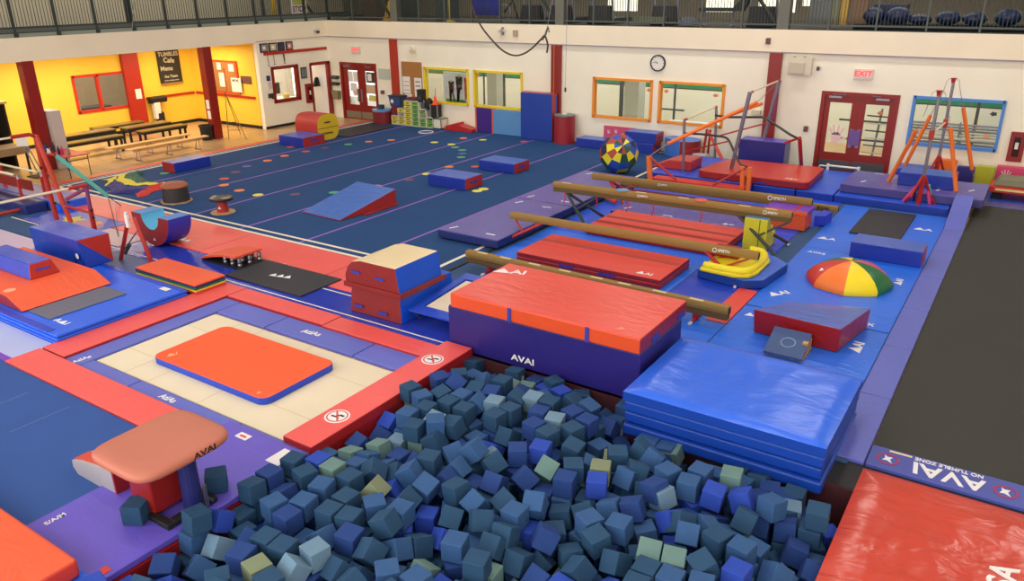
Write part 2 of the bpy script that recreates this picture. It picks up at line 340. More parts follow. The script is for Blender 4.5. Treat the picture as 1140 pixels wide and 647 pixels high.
# ---- windows
def window_x(n, h, frame, y=YB, fw=.07, mull=None):
    x0, z0, x1, z1 = h
    mb = MB(); d = .05
    mb.box(x0 - fw / 2, y - d, z0 - fw / 2, x0 + fw / 2, y + .12, z1 + fw / 2).box(x1 - fw / 2, y - d, z0 - fw / 2, x1 + fw / 2, y + .12, z1 + fw / 2)
    mb.box(x0, y - d, z0 - fw / 2, x1, y + .12, z0 + fw / 2).box(x0, y - d, z1 - fw / 2, x1, y + .12, z1 + fw / 2)
    o = struct('window_%d' % n, mb, frame); obj('pane', MB().box(x0, y + .09, z0, x1, y + .095, z1), GLASS, o); return o
for n, (h, c) in enumerate([(YW[0], YELPAINT), (YW[1], YELPAINT), (OW[0], ORPAINT), (OW[1], ORPAINT), (BW[0], BLPAINT)]):
    window_x(n + 1, h, c)
def window_y(n, h, frame, x, fw=.08, mull=None, s=1):
    y0, z0, y1, z1 = h; mb = MB()
    X0, X1 = x - .12, x + .03
    mb.box(X0, y0 - fw / 2, z0 - fw / 2, X1, y0 + fw / 2, z1 + fw / 2).box(X0, y1 - fw / 2, z0 - fw / 2, X1, y1 + fw / 2, z1 + fw / 2)
    mb.box(X0, y0, z0 - fw / 2, X1, y1, z0 + fw / 2).box(X0, y0, z1 - fw / 2, X1, y1, z1 + fw / 2)
    if mull: mb.box(X0, mull - .04, z0, X1, mull + .04, z1)
    o = struct('window_%d' % n, mb, frame); obj('pane', MB().box(x - .1, y0, z0, x - .095, y1, z1), GLASS, o); return o
window_y(6, LWIN, MAROON, XL, .11)
window_y(7, AW, mat('red_window_frame', (206, 50, 22), .5), -27.0, .09, mull=15.1)
# things beyond the alcove window: another hall with tables
struct('wall_beyond_alcove', MB().box(-31.2, 8, -.05, -31, 22, 3.4), mat('brick_beige', (170, 152, 128), .8))
struct('floor_beyond_alcove', MB().box(-31, 8, -.1, -27.2, 22, -.05), mat('grey_floor', (150, 150, 146), .5))
# ---- doors
def door_pair(n, h, lites, y=YB, kick=KICK):
    x0, z0, x1, z1 = h; fw = .1
    fr = MB().box(x0, y - .03, z0, x0 + fw, y + .1, z1).box(x1 - fw, y - .03, z0, x1, y + .1, z1).box(x0 + fw, y - .03, z1 - fw, x1 - fw, y + .1, z1)
    o = struct('door_%d' % n, fr, MAROON); xm = (x0 + x1) / 2
    for (a, b, (l0, lz0, l1, lz1)) in ((x0 + fw, xm - .001, lites[0]), (xm + .001, x1 - fw, lites[1])):
        mb = MB(); cells(mb, 'x', y + .02, y + .06, a, b, z0, z1 - fw, [(l0, lz0, l1, lz1)])
        lf = obj('door_leaf', mb, MAROON, o)
        obj('pane', MB().box(l0, y + .045, lz0, l1, y + .05, lz1), GLASS, lf)
        obj('kick_plate', MB().box(a + .02, y + .012, z0 + .04, b - .02, y + .02, z0 + .3), kick, lf)
        s = 1 if a < xm - .5 else -1
        c0 = a + .1 if s == 1 else b - .45
        obj('door_closer', MB().box(c0, y - .04, z1 - .16, c0 + .32, y + .02, z1 - .11).tube([(c0 + .1, y - .03, z1 - .07), (c0 + .42 if s == 1 else c0 - .1, y - .02, z1 - .06)], .012), STEEL, lf)
        hx = xm - .13 if s == 1 else xm + .05
        obj('push_plate', MB().box(hx, y - .0, .62, hx + .08, y + .02, 1.1), STEEL, lf)
    return o
d3 = door_pair(8, D3, [(-4.7, .45, -4.15, 1.76), (-3.81, .45, -3.25, 1.76)])
d1 = door_pair(9, D1, [(-22.3, .5, -21.78, 1.77), (-21.4, .5, -20.88, 1.77)], kick=mat('steel_kick', (150, 138, 118), .4, metal=.4))
lf = d3.children[1]
obj('door_decal', MB().box(-4.12, YB - .003, .68, -3.84, YB, 1.08), mat('purple_decal', (112, 80, 150), .5), d3)
# pink hand cut-out on the left pane
def hand(mb, cx, cz, s, y):
    mb.add([(cx + .1 * s * math.cos(PI * k / 8), y, cz + .11 * s * math.sin(PI * k / 8)) for k in range(16)], [tuple(range(16))])
    for a, l, o in ((-.5, .17, -.07), (-.18, .2, -.03), (.12, .2, .02), (.42, .16, .065), (1.15, .13, .09)):
        dx, dz = math.sin(a), math.cos(a); nx, nz = dz, -dx; bx, bz = cx + o * s, cz + .05 * s - (.09 * s if a > 1 else 0); w_ = .018 * s
        mb.quad((bx - nx * w_, y, bz - nz * w_), (bx + nx * w_, y, bz + nz * w_), (bx + nx * w_ + dx * l * s, y, bz + nz * w_ + dz * l * s), (bx - nx * w_ + dx * l * s, y, bz - nz * w_ + dz * l * s))
    return mb
obj('hand_cutout', hand(MB(), -4.45, .85, 1.3, YB + .04), PINK_PRINT, d3); obj('hand_cutout', hand(MB(), -21.98, .95, 1.2, YB + .04), PINK_PRINT, d1)
for q, (x0, z0, x1, z1, c) in enumerate(((-22.28, 1.35, -22.05, 1.72, PAPER), (-22.02, 1.35, -21.8, 1.72, PAPER), (-22.2, 1.0, -21.88, 1.3, PAPER), (-21.35, 1.35, -20.92, 1.74, DGREY), (-21.28, 1.42, -21.08, 1.68, PAPER), (-21.38, .95, -20.92, 1.28, mat('beige_paper', (210, 180, 150), .7)), (-21.28, .68, -20.95, .9, mat('yellow_paper', (220, 212, 110), .7)))):
    obj('notice', MB().box(x0, YB + .033 - .002 * q, z0, x1, YB + .042, z1), c, d1)
# single office door on the left wall, ajar onto a white cabinet
y0, z0, y1, z1 = LDOOR
o = struct('door_10', MB().box(XL - .1, y0 - .03, z0, XL + .03, y0 + .05, z1).box(XL - .1, y1 - .14, z0, XL + .03, y1 + .02, z1).box(XL - .1, y0, z1 - .08, XL + .03, y1, z1 + .03), MAROON)
obj('door_leaf', MB(Matrix.Translation((XL - .06, y1 - .15, 0)) @ Matrix.Rotation(-.9, 4, 'Z')).box(-.04, -.8, 0, 0, 0, 1.97), WHITE, o)
struct('wall_right_unseen', MB().box(8, -4, -.05, 8.2, 28, 9), WALL)  # unseen wall, added to keep world light off the left wall
struct('floor_gap', MB().box(-1.2, 7.42, -.05, 8, 7.95, -.04), BLACK)
struct('wall_office', MB().box(-25.7, 19, -.05, -25.6, 22.4, 2.95), mat('office_wall', (236, 226, 214), .7))
struct('ceiling_office', MB().box(-25.7, 19, 2.85, XL - .2, 22.4, 2.95), WALL)
# ---- mezzanine railings (a panel of balusters between each pair of posts)
def railing(name, label, pts_axis, along, fixed, posts, zb, hgt, col, post_r):
    T = thing(name, label, 'railing', ((posts[0], fixed, zb) if along == 'x' else (fixed, posts[0], zb)))
    P = (lambda a, z, o=0: (a, fixed + o, z)) if along == 'x' else (lambda a, z, o=0: (fixed + o, a, z))
    for a in posts:
        mb = MB(); q = post_r
        if along == 'x': mb.box(a - q, fixed - .02, zb, a + q, fixed + .05, zb + hgt)
        else: mb.box(fixed - .05, a - q, zb, fixed + .02, a + q, zb + hgt); mb.box(fixed - .05, a - .05, zb + .01, fixed + .07, a + .05, zb + .1)
        obj('post', mb, DKGREEN if along == 'y' else GREENGREY, T)
    a0, a1 = posts[0] - 1.1, posts[-1] + 1.1
    def bar(nm, z0, z1, d, m_):
        mb = MB()
        if along == 'x': mb.box(a0, fixed - .01, z0, a1, fixed - .01 + d, z1)
        else: mb.box(fixed - d, a0, z0, fixed + .01, a1, z1)
        obj(nm, mb, m_, T)
    bar('top_rail', zb + hgt, zb + hgt + .05, .06, DKGREEN)
    if along == 'y':
        bar('bottom_rail', zb + .22, zb + .27, .04, DKGREEN); bar('toe_board', zb + .13, zb + .22, .01, MESH); bar('lower_rail', zb + .1, zb + .13, .03, DKGREEN); bar('base_channel', zb, zb + .1, .05, LTGREEN)
    else:
        bar('bottom_rail', zb + .1, zb + .14, .04, GREENGREY); bar('base_channel', zb, zb + .02, .05, DKGREEN)
    ed = [a0] + list(posts) + [a1]
    for i in range(len(ed) - 1):
        mb = MB(); n = max(2, int((ed[i + 1] - ed[i]) / .085))
        for k in range(1, n):
            a = ed[i] + (ed[i + 1] - ed[i]) * k / n; zz = zb + (.26 if along == 'y' else .13)
            if along == 'x': mb.box(a - .007, fixed, zz, a + .007, fixed + .014, zb + hgt)
            else: mb.box(fixed - .014, a - .007, zz, fixed, a + .007, zb + hgt)
        obj('baluster_panel', mb, GREENGREY if along == 'y' else DKGREEN, T)
    return T
railing('mezzanine_railing', 'grey-green steel railing on the left balcony edge above the yellow alcove', None, 'y', XL - .02, [9.86 + 1.135 * k for k in range(-3, 12)], ZM, 1.05, GREENGREY, .03)
railing('mezzanine_railing', 'dark green steel railing on the back balcony edge in front of the exercise equipment', None, 'x', YB + .02, [-21.8] + [-19.77 + 1.137 * k for k in range(0, 22)], ZM, 1.05, GREENGREY, .022)
# steel posts and braces of the gallery
for k, (x, lean) in enumerate(((-19.75, 0), (-12.97, 0), (-6.15, 0))):
    T = thing('gallery_column', ['grey steel gallery column above the leftmost red pillar of the back wall', 'grey steel gallery column above the middle red pillar of the back wall', 'grey steel gallery column above the red pillar beside the white wall box'][k], 'column', (x, YB + .1, ZM), group='gallery columns')
    obj('shaft', MB().box(x - .15, YB - .03, ZM, x + .15, YB + .2, 8.9), mat('steel_column_paint', (104, 104, 92), .6), T)
    obj('brace', MB().tube([(x - .2, YB + .1, ZM + .1), (x - 1.6, YB + .1, ZM + 1.9)], .05), DKGREEN, T)
T = thing('gallery_column', 'tall light steel column behind the left balcony railing', 'column', (-23.3, 14.4, ZM), group=None)
obj('shaft', MB().box(-23.36, 14.3, ZM + .12, -23.24, 14.42, 8.9), DKGREEN, T)
obj('tie_rod', MB().tube([(-23.1, 14.3, ZM + .1), (-23.1, 14.7, ZM + 1.6)], .01), LTGREEN, T)

# ================================================================ FLOORING
struct('floor_carpet_base', MB().box(-9.0, 7.86, -.05, -1.0, 22.15, -.015).box(-23, 2.0, -.05, -11.1, 8.6, -.015).box(-11.1, 7.7, -.05, -9.0, 8.6, -.015), SLATE_CARPET)
mb = MB().box(-21.0, 9.93, -.05, -8.3, 22.18, 0)
SF = solo('spring_floor', mb, NAVY_CARPET, 'large navy carpeted spring floor with white borders and thin purple stripes', 'gym floor')
for x in (-19.1, -17.25, -15.43, -13.62, -11.8, -10.03):
    patch('purple_stripe', SF, x - .03, 9.97, x + .03, 22.1, 0, PURPLE_TAPE, .002)
for a in ((-20.74, 10.2, -8.52, 10.27), (-20.74, 9.97, -8.52, 10.05), (-20.76, 9.97, -20.68, 22.05), (-20.9, 9.97, -20.86, 22.05), (-8.57, 9.97, -8.49, 21.98), (-8.85 - .5, 21.94, -8.5, 22.0)):
    patch('white_border', SF, a[0], a[1], a[2], a[3], .0005, WHITE_TAPE, .002)
patch('black_edge', SF, -8.32, 9.95, -8.24, 19.2, -.04, BLACK, .045)
solo('edge_strip', MB().box(-21.3, 8.2, -.05, -21.0, 22.1, -.01), ORANGE_V, 'long thin orange-red edging strip between wood floor and spring floor', 'floor edging')
# coloured spots on the carpet
spots = [(-18.72, 15.75, 'o'), (-18.61, 15.01, 'o'), (-18.67, 16.55, 'r'), (-18.56, 17.24, 'b'), (-18.35, 18.06, 'g'), (-18.11, 18.75, 'o'), (-17.66, 19.34, 'o'), (-15.59, 12.16, 'y'), (-14.85, 12.68, 'b'), (-14.16, 13.31, 'g'), (-13.71, 14.35, 'o'), (-13.44, 15.30, 'b'), (-13.48, 16.08, 'y'), (-13.51, 17.09, 'o'), (-12.89, 17.49, 'r'), (-14.01, 18.31, 'g'), (-14.30, 18.76, 'p'), (-14.62, 19.18, 'g'), (-15.08, 19.42, 'g'), (-15.48, 19.75, 'y'), (-16.17, 19.75, 'y'), (-15.80, 20.81, 'o'), (-15.07, 20.90, 'y'), (-11.22, 15.27, 'y'), (-11.20, 15.51, 'y'), (-18.50, 14.18, 'p'), (-18.17, 13.53, 'b'), (-17.77, 12.85, 'r'), (-17.17, 12.38, 'o'), (-16.36, 12.22, 'o'), (-19.75, 12.42, 'g'), (-13.74, 21.32, 'r'), (-19.65, 16.81, 'r')]
SP = {'o': ('orange', mat('spot_orange', (240, 132, 70), .6)), 'r': ('red', mat('spot_red', (206, 84, 74), .6)), 'b': ('brown', mat('spot_brown', (110, 72, 84), .6)), 'g': ('green', mat('spot_green', (84, 168, 116), .6)), 'y': ('yellow', mat('spot_yellow', (232, 226, 90), .6)), 'p': ('purple', mat('spot_purple', (92, 92, 160), .6))}
proto = {}
LBL = ['orange floor spot just right of the blue block by the yellow barrel', 'orange floor spot left of the blue block by the yellow barrel, in the left arc', 'dull red floor spot between the yellow barrel block and the left arc', 'brown floor spot below the black mat by the double doors', 'green floor spot nearest the black mat by the double doors', 'orange floor spot right of the green spot, below the back black mat', 'dull orange floor spot furthest back near the cubby shelves', 'yellow floor spot at the left front, on the near end of the arc', 'brown floor spot between the yellow spot and the blue wedge', 'green floor spot left of the blue wedge top', 'orange floor spot touching the high back of the blue wedge', 'brown floor spot behind the blue wedge on the purple stripe', 'yellow floor spot left of the middle blue block', 'orange floor spot behind the middle blue block', 'small red floor spot left of the back blue block', 'green floor spot nearest the front in the right-hand arc', 'purple floor spot in the right-hand arc', 'green floor spot in the middle of the right-hand arc', 'green floor spot touching a yellow one in the right-hand arc', 'yellow floor spot at the top of the right-hand arc', 'yellow floor spot below the white hoop', 'orange floor spot in front of the red folded wedges', 'pale yellow floor spot by the purple and blue wall panels', 'yellow floor spot of a pair, nearer the middle blue block', 'yellow floor spot of a pair, the one further back', 'purple floor spot above the small pedestal on the left', 'brown-red floor spot in the left arc near the flat blue block', 'red-orange floor spot behind the small pedestal', 'bright orange floor spot right of the tall mushroom trainer', 'orange floor spot right of the black-topped pedestal', 'green floor spot under the end of the flat blue block', 'red floor spot in front of the tall blue box', 'red floor spot in front of the blue block with red end']
for (x, y, c), lb in zip(spots, LBL):
    if c not in proto:
        o = solo('floor_spot', MB().lathe([(.13, 0), (.13, .004), (.115, .006)], (x, y, .003), 20), SP[c][1], lb, 'floor spot', 'coloured spots on the spring floor'); proto[c] = o
    else: dup(proto[c], (x, y, .003), label=lb)
solo('exercise_hoop', MB().tube([(-17.57 + .25 * math.cos(a), 21.02 + .25 * math.sin(a), .02) for a in [2 * PI * k / 28 for k in range(29)]], .016), WHITE, 'white plastic hoop lying on the carpet by the cubbies', 'hoop')

# red mats along the near edge of the spring floor
for k, (x0, x1) in enumerate(((-21.0, -15.97), (-15.95, -13.02), (-13.0, -9.95), (-9.93, -8.6))):
    o = matbox('red_border_mat', ['coral red border mat at the far left, under the teal padded brace', 'coral red border mat behind the rocker, left of the small red springboard', 'coral red border mat behind the flat black mat', 'short coral red border mat hidden behind the beige-topped block'][k], 'mat', x0, 9.0 if k == 0 else 8.6, -.03, x1, 9.93, .02, CORAL_V, bev=.012, group='red border mats beside the spring floor')
    if k in (1, 2): text('logo', '\u25b2\u25b2' if k == 1 else 'A.A.I', .16, (x0 + 2.1, 8.9, .024), (0, 0, -.05), LOGO, o)
# glossy blue runway beyond the trampoline
o = matbox('runway_mat', 'long glossy blue runway mat with a white line behind the trampoline', 'mat', -15.9, 7.77, -.03, -6.3, 8.58, .015, V('glossy_blue_vinyl', (42, 62, 178), .16, .2), bev=.01)
patch('white_line', o, -15.8, 7.85, -6.4, 7.875, .015, WHITE_TAPE, .002)
patch('white_line', o, -9.75, 8.46, -8.5, 8.485, .015, WHITE_TAPE, .002)
# left end floor mats
LM = matbox('floor_mat', 'dark blue floor mat printed with a yellow and red emblem, under the low bar', 'mat', -18.35, 7.95, -.03, -15.98, 8.98, .021, ROYAL_V, bev=.01)
def emblem(cx, cy):
    mb = MB(); mb.prism([(cx + .62 * math.cos(t), cy + .38 * math.sin(t)) for t in [2 * PI * k / 20 for k in range(20)]], .021, .024)
    return mb
obj('emblem_ground', emblem(-16.75, 8.38), mat('pinkish_print', (186, 130, 160), .5), LM)
obj('emblem_star', MB().prism([(-17.3 + (.4 if k % 2 else .18) * math.cos(PI * k / 5), 8.5 + (.3 if k % 2 else .14) * math.sin(PI * k / 5)) for k in range(10)], .024, .027), mat('yellow_print', (222, 206, 70), .5), LM)
obj('emblem_star', MB().prism([(-16.55 + (.22 if k % 2 else .1) * math.cos(PI * k / 5), 8.62 + (.16 if k % 2 else .08) * math.sin(PI * k / 5)) for k in range(10)], .024, .027), mat('orange_print', (232, 160, 70), .5), LM)
obj('emblem_bar', MB().prism([(-17.0, 8.2), (-16.4, 8.2), (-16.3, 8.3), (-16.9, 8.3)], .024, .027), mat('red_print', (190, 60, 60), .5), LM)
matbox('floor_mat', 'dull slate blue floor mat with a double white line at the far left', 'mat', -21.5, 7.35, -.03, -16.0, 7.93, .015, SLATE_CARPET, bev=.01)
patch('white_line', LM, -18.7, 7.88, -17.5, 7.91, .02, WHITE_TAPE, .003)
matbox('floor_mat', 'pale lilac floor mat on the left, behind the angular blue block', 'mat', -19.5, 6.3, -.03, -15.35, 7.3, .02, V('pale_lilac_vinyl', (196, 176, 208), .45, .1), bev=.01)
o = matbox('floor_mat', 'dusky blue triangular floor mat under the red board stand', 'mat', -14.35, 7.1, -.03, -12.6, 7.76, .02, V('dusky_blue_vinyl', (74, 96, 146), .45, .3), bev=.01)
matbox('floor_mat', 'pale pinkish sheet of painted glare between the low bar and the rocker', 'mat', -15.95, 7.92, .016, -14.6, 8.57, .026, V('painted_glare_pink', (196, 166, 176), .35, .1), bev=.008)  # glare on the glossy blue runway mat, painted as a thin pale sheet
matbox('floor_mat', 'greyish corner of floor mat beside the red-ended block', 'mat', -15.3, 7.3, -.03, -14.4, 7.9, .012, V('sage_vinyl', (150, 156, 160), .45, .1), bev=.008)
o = matbox('folded_mat', 'thick purple folding mat on the floor at the far left, behind the parallel bars', 'mat', -22.3, 8.75, -.04, -18.3, 9.5, .2, MAUVE_V, side=BLUE_V, bev=.03)
matbox('folded_mat', 'dark navy folded mat behind the parallel bars, in front of the purple one', 'mat', -21.5, 8.2, -.04, -18.7, 8.7, .22, NAVY_V, bev=.04)
# runway for the vault
o = matbox('vault_runway', 'dark blue carpet runway leading to the vaulting table', 'runway', -16, 0.3, -.04, -7.22, 4.2, .0, RUNWAY, bev=.008)
for (a, b, l) in ((-10.1, 2.75, .5), (-9.2, 3.3, .7), (-10.0, 3.55, .35)): patch('chalk_streak', o, a, b, a + .02, b + l, .0, mat('chalk_streak', (84, 108, 168), .9), .002)
matbox('floor_mat', 'pale periwinkle floor mat strip beside the dark blue runway', 'mat', -16, 4.3, -.04, -11.17, 4.86, .0, LILAC_V, bev=.008)
matbox('purple_strip', 'narrow bright purple strip between the runway and the pale mat', 'floor strip', -16, 4.2, -.04, -11.17, 4.3, .002, V('bright_purple_vinyl', (124, 60, 190), .5, .1), bev=.004)
# purple mat round the vaulting table
PM = thing('purple_landing_mat', 'wide purple mat lying on the pit edge under the vaulting table', 'mat', (-6.6, 3.2, 0))
obj('panel', MB().box(-7.25, 1.0, -.04, -5.93, 3.55, .03), PURPLE_V, PM, bevel=.012); obj('panel', MB().box(-7.22, 3.56, -.04, -5.93, 4.82, .03), PURPLE_V, PM, bevel=.012)
for a in ((-7.1, 2.72, .35), (-6.02, 4.68, PI / 2)):
    text('logo', 'S/A/M', .08, (a[0], a[1], .034), (0, 0, 1.57), LOGO, PM)
patch('brand_patch', PM, -6.88, 4.62, -6.7, 4.72, .031, LOGO); patch('red_label', PM, -6.84, 4.65, -6.74, 4.68, .035, RED_V, .002)
patch('brand_patch', PM, -6.2, 4.48, -6.0, 4.75, .031, LOGO); patch('orange_label', PM, -6.07, 2.5, -5.98, 2.62, .031, RED_V)

# ================================================================ TRAMPOLINE
TR = thing('trampoline', 'in-ground trampoline with cream bed and periwinkle pads in front', 'trampoline', (-8.3, 5.9, 0))
obj('bed', MB().box(-10.2, 4.92, -.05, -6.3, 6.85, -.03), CREAM_BED, TR)
sm_ = mat('bed_seam', (206, 186, 150), .8)
for x in (-9.55, -9.05, -8.0): patch('seam', TR, x, 4.92, x + .008, 6.85, -.03, sm_, .002)
for y in (5.4, 6.35): patch('seam', TR, -10.2, y, -6.3, y + .008, -.03, sm_, .002)
for a in ((-10.58, 4.66, -10.23, 7.36), (-10.21, 6.9, -9.1, 7.36), (-9.08, 6.9, -7.29, 7.36), (-7.27, 6.9, -6.3, 7.36), (-10.21, 4.66, -9.1, 4.89), (-9.08, 4.66, -7.1, 4.89), (-7.08, 4.66, -5.95, 4.89)):
    obj('frame_pad', MB().box(a[0], a[1], -.1, a[2], a[3], -.005), PERI_V, TR, bevel=.015)
obj('frame_gap', MB().box(-10.6, 4.64, -.12, -6.3, 7.4, -.08), BLACK, TR)
text('logo', 'AtlAs', .15, (-8.32, 7.12, -.001), (0, 0, .1), LOGO, TR); text('logo', 'AtlAs', .13, (-8.35, 4.77, -.001), (0, 0, 0), LOGO, TR); text('logo', 'AtlAs', .11, (-10.35, 4.8, -.001), (0, 0, 1.5), LOGO, TR)
def surround(lbl, x0, y0, x1, y1, z=.03):
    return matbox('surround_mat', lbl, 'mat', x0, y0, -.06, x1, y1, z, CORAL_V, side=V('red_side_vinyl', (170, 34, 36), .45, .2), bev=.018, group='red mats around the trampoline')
surround('coral red surround mat on the left side of the trampoline', -11.16, 4.68, -10.58, 7.78)
surround('coral red surround mat along the near side of the trampoline', -11.16, 4.17, -7.22, 4.66)
surround('red surround mat behind the trampoline beside the blue runway', -10.57, 7.37, -8.35, 7.77); surround('red surround mat behind the trampoline next to the pit corner', -8.34, 7.34, -6.38, 7.74)
SM = surround('raised coral red surround mat on the pit edge with two no-jumping signs', -6.37, 4.87, -5.91, 7.84, .08)
for (x, y) in ((-6.15, 5.5), (-6.15, 7.26)):
    d = obj('warning_sign', MB().lathe([(.15, 0), (.15, .003)], (x, y, .08), 28), LOGO, SM)
    obj('ring', MB().ring(.112, .128, .003, (x, y, .083), 28), RED_V, d)
    obj('figure', MB().box(x - .07, y - .035, .083, x - .02, y - .01, .086).box(x - .02, y - .03, .083, x + .02, y + .03, .086).box(x + .01, y + .02, .083, x + .075, y + .05, .086).box(x + .03, y - .04, .083, x + .05, y - .02, .086), BLACK, d)
    obj('slash', MB().quad((x - .085, y + .07, .087), (x - .07, y + .085, .087), (x + .085, y - .07, .087), (x + .07, y - .085, .087)), RED_V, d)
# crash pad on the bed
mb = MB(); n = 6; cs = []
x0, y0, x1, y1, R_ = -9.5, 5.3, -7.2, 6.53, .14
for cx, cy, a0 in ((x1 - R_, y1 - R_, 0), (x0 + R_, y1 - R_, PI / 2), (x0 + R_, y0 + R_, PI), (x1 - R_, y0 + R_, 3 * PI / 2)):
    cs += [(cx + R_ * math.cos(a0 + PI / 2 * k / n), cy + R_ * math.sin(a0 + PI / 2 * k / n)) for k in range(n + 1)]
mb.prism(cs, -.028, .07, 1, mtop=0)
OM = solo('throw_mat', mb, [BRIGHT_OR, V('blue_side_vinyl', (30, 70, 200), .45, .1)], 'bright orange-red throw mat with blue sides lying on the trampoline bed', 'mat', bevel=.01)
text('logo', '\u25b2/', .12, (-9.28, 5.48, .072), (0, 0, 1.2), mat('faded_print', (246, 170, 130), .6), OM); text('logo', '\u25b2', .07, (-7.4, 5.4, .072), (0, 0, 1.2), mat('faded_print', (246, 170, 130), .6), OM)

# ================================================================ VAULTING TABLE
VT = thing('vaulting_table', 'terracotta vaulting table on a dark pedestal at the pit edge', 'vaulting table', (-6.35, 3.45, .03))
mb = MB(); nx, ny = 26, 22; W2, L2, RR = .47, .51, .22
def supers(a, k):   # rounded rectangle outline, k shrinks it
    c, s_ = math.cos(a), math.sin(a); e = .42
    return (W2 * k * abs(c) ** e * (1 if c >= 0 else -1), L2 * k * abs(s_) ** e * (1 if s_ >= 0 else -1))
rings = [(.90, 0), (.97, .02), (1, .06), (1, .10), (.985, .135), (.94, .165), (.86, .18), (.6, .187), (.3, .19), (.02, .19)]
n = 48; vs = []; fs = []; ms = []
for k, z in rings:
    for j in range(n):
        x, y = supers(2 * PI * j / n, k); dz = -.06 * max(0, (-x / W2 - .6)) ** 1.6 * 2.2   # the front edge rolls down
        vs.append((-6.32 + x, 3.46 + y, .685 + z * .62 + dz))
for i in range(len(rings) - 1):
    for j in range(n): fs.append((i * n + j, i * n + (j + 1) % n, (i + 1) * n + (j + 1) % n, (i + 1) * n + j)); ms.append(1 if i < 1 else 0)
fs.append(tuple(range(n))[::-1]); ms.append(1); fs.append(tuple(range((len(rings) - 1) * n, len(rings) * n))); ms.append(0)
mb.add(vs, fs, ms)
top_ = obj('table_top', mb, [TERRA, BLACK], VT, smooth=True)
text('logo', 'AVAI', .085, (-5.852, 3.6, .74), (PI / 2, 0, PI / 2), BLACK, top_, sx=1.3)
obj('pedestal', MB().frustum([(-6.68, 3.25, .05), (-6.3, 3.25, .05), (-6.3, 3.7, .05), (-6.72, 3.7, .05)], [(-6.55, 3.2, .68), (-6.2, 3.2, .68), (-6.2, 3.65, .68), (-6.55, 3.65, .68)]), V('pedestal_red', (150, 30, 24), .45, .1), VT, bevel=.03)
obj('column', MB().tube([(-6.12, 3.55, .06), (-6.12, 3.55, .68)], .09, 16), mat('navy_column_pad', (34, 40, 110), .5), VT)
obj('base_frame', MB().box(-6.7, 3.2, .03, -6.02, 3.28, .09).box(-6.75, 3.66, .03, -6.02, 3.75, .09).box(-6.12, 3.28, .03, -6.02, 3.66, .09), BLACK, VT, bevel=.01)
obj('adjuster', MB().tube([(-6.0, 3.62, .06), (-6.0, 3.62, .3)], .02).tube([(-6.08, 3.66, .12), (-5.96, 3.66, .12)], .012), STEEL, VT)
# springboard in front of it
SB = thing('springboard', 'grey-sided vaulting springboard with red top beside the vaulting table', 'springboard', (-7.6, 3.35, 0))
prof = [(-7.76, .13), (-7.65, .16), (-7.5, .19), (-7.25, .23), (-7.0, .25)]
obj('top_board', MB().prism_y([(x, z) for x, z in prof] + [(x, z + .03) for x, z in prof[::-1]], 3.3, 3.46, 0), V('board_red', (206, 70, 52), .5, .1), SB)
for y in (3.27, 3.46): obj('side_panel', MB().prism_y([(-7.7, .0), (-7.0, 0.0), (-7.0, .25)] + [(x, z + .02) for x, z in prof[::-1]][1:] + [(-7.77, .07)], y, y + .03, 0), mat('grey_board_side', (176, 170, 174), .6), SB)
obj('end_panel', MB().box(-7.0, 3.27, .0, -6.97, 3.49, .28), V('pedestal_red', (150, 30, 24), .45, .1), SB)
obj('base_board', MB().box(-7.7, 3.3, 0.0, -7.0, 3.46, .02), PLYWOOD, SB)
# two big mats at the corners of the frame
o = matbox('landing_mat', 'thick orange-red mat in the bottom left corner beside the purple mat', 'mat', -9.6, .4, .06, -6.08, 2.42, .25, ORANGE_V, side=RED_V, bev=.04)
patch('blue_strap', o, -6.16, 1.7, -6.07, 1.8, .1, BLUEPRINT, .1)
matbox('landing_mat', 'bright blue mat edge beneath the bottom left orange mat', 'mat', -8.6, .5, .03, -5.96, 2.46, .06, BLUE_V, bev=.01)
def wrinkle(x, y, s=1.0, a=.03):
    p = Vector((x * s, y * s * .6, 0)); return a * (1 - abs(noise.noise(p * 1.7)) * 2.2) + a * .4 * noise.noise(p * 5)
def soft_mat(name, label, x0, y0, x1, y1, z0, z1, top, side, amp=.03, nu=60, nv=50, s=1.2, **k):
    mb = MB()
    def fn(u, v):
        x, y = x0 + (x1 - x0) * u, y0 + (y1 - y0) * v; e = min(u, 1 - u, v, 1 - v); f = min(1, e * 12)
        return (x, y, z1 - .03 * (1 - f) ** 2 + f * wrinkle(x, y, s, amp))
    mb.grid(fn, nu, nv, 0)
    zt = z1 - .03
    mb.quad((x0, y0, z0), (x1, y0, z0), (x1, y0, zt), (x0, y0, zt), 1).quad((x1, y0, z0), (x1, y1, z0), (x1, y1, zt), (x1, y0, zt), 1).quad((x1, y1, z0), (x0, y1, z0), (x0, y1, zt), (x1, y1, zt), 1).quad((x0, y1, z0), (x0, y0, z0), (x0, y0, zt), (x0, y1, zt), 1).quad((x0, y0, z0), (x0, y1, z0), (x1, y1, z0), (x1, y0, z0), 1)
    return solo(name, mb, [top, side], label, 'mat', smooth=True, **k)
BRM = soft_mat('landing_mat', 'big wrinkled red landing mat in the bottom right corner', -.84, 3.2, 2.2, 7.86, -.33, .0, V('glossy_red_vinyl', (204, 72, 56), .24, .8, bscale=3), DRED_V, .011, 110, 140)
text('logo', 'SA', .3, (.5, 6.72, .012), (0, 0, 1.5), LOGO, BRM, .006)

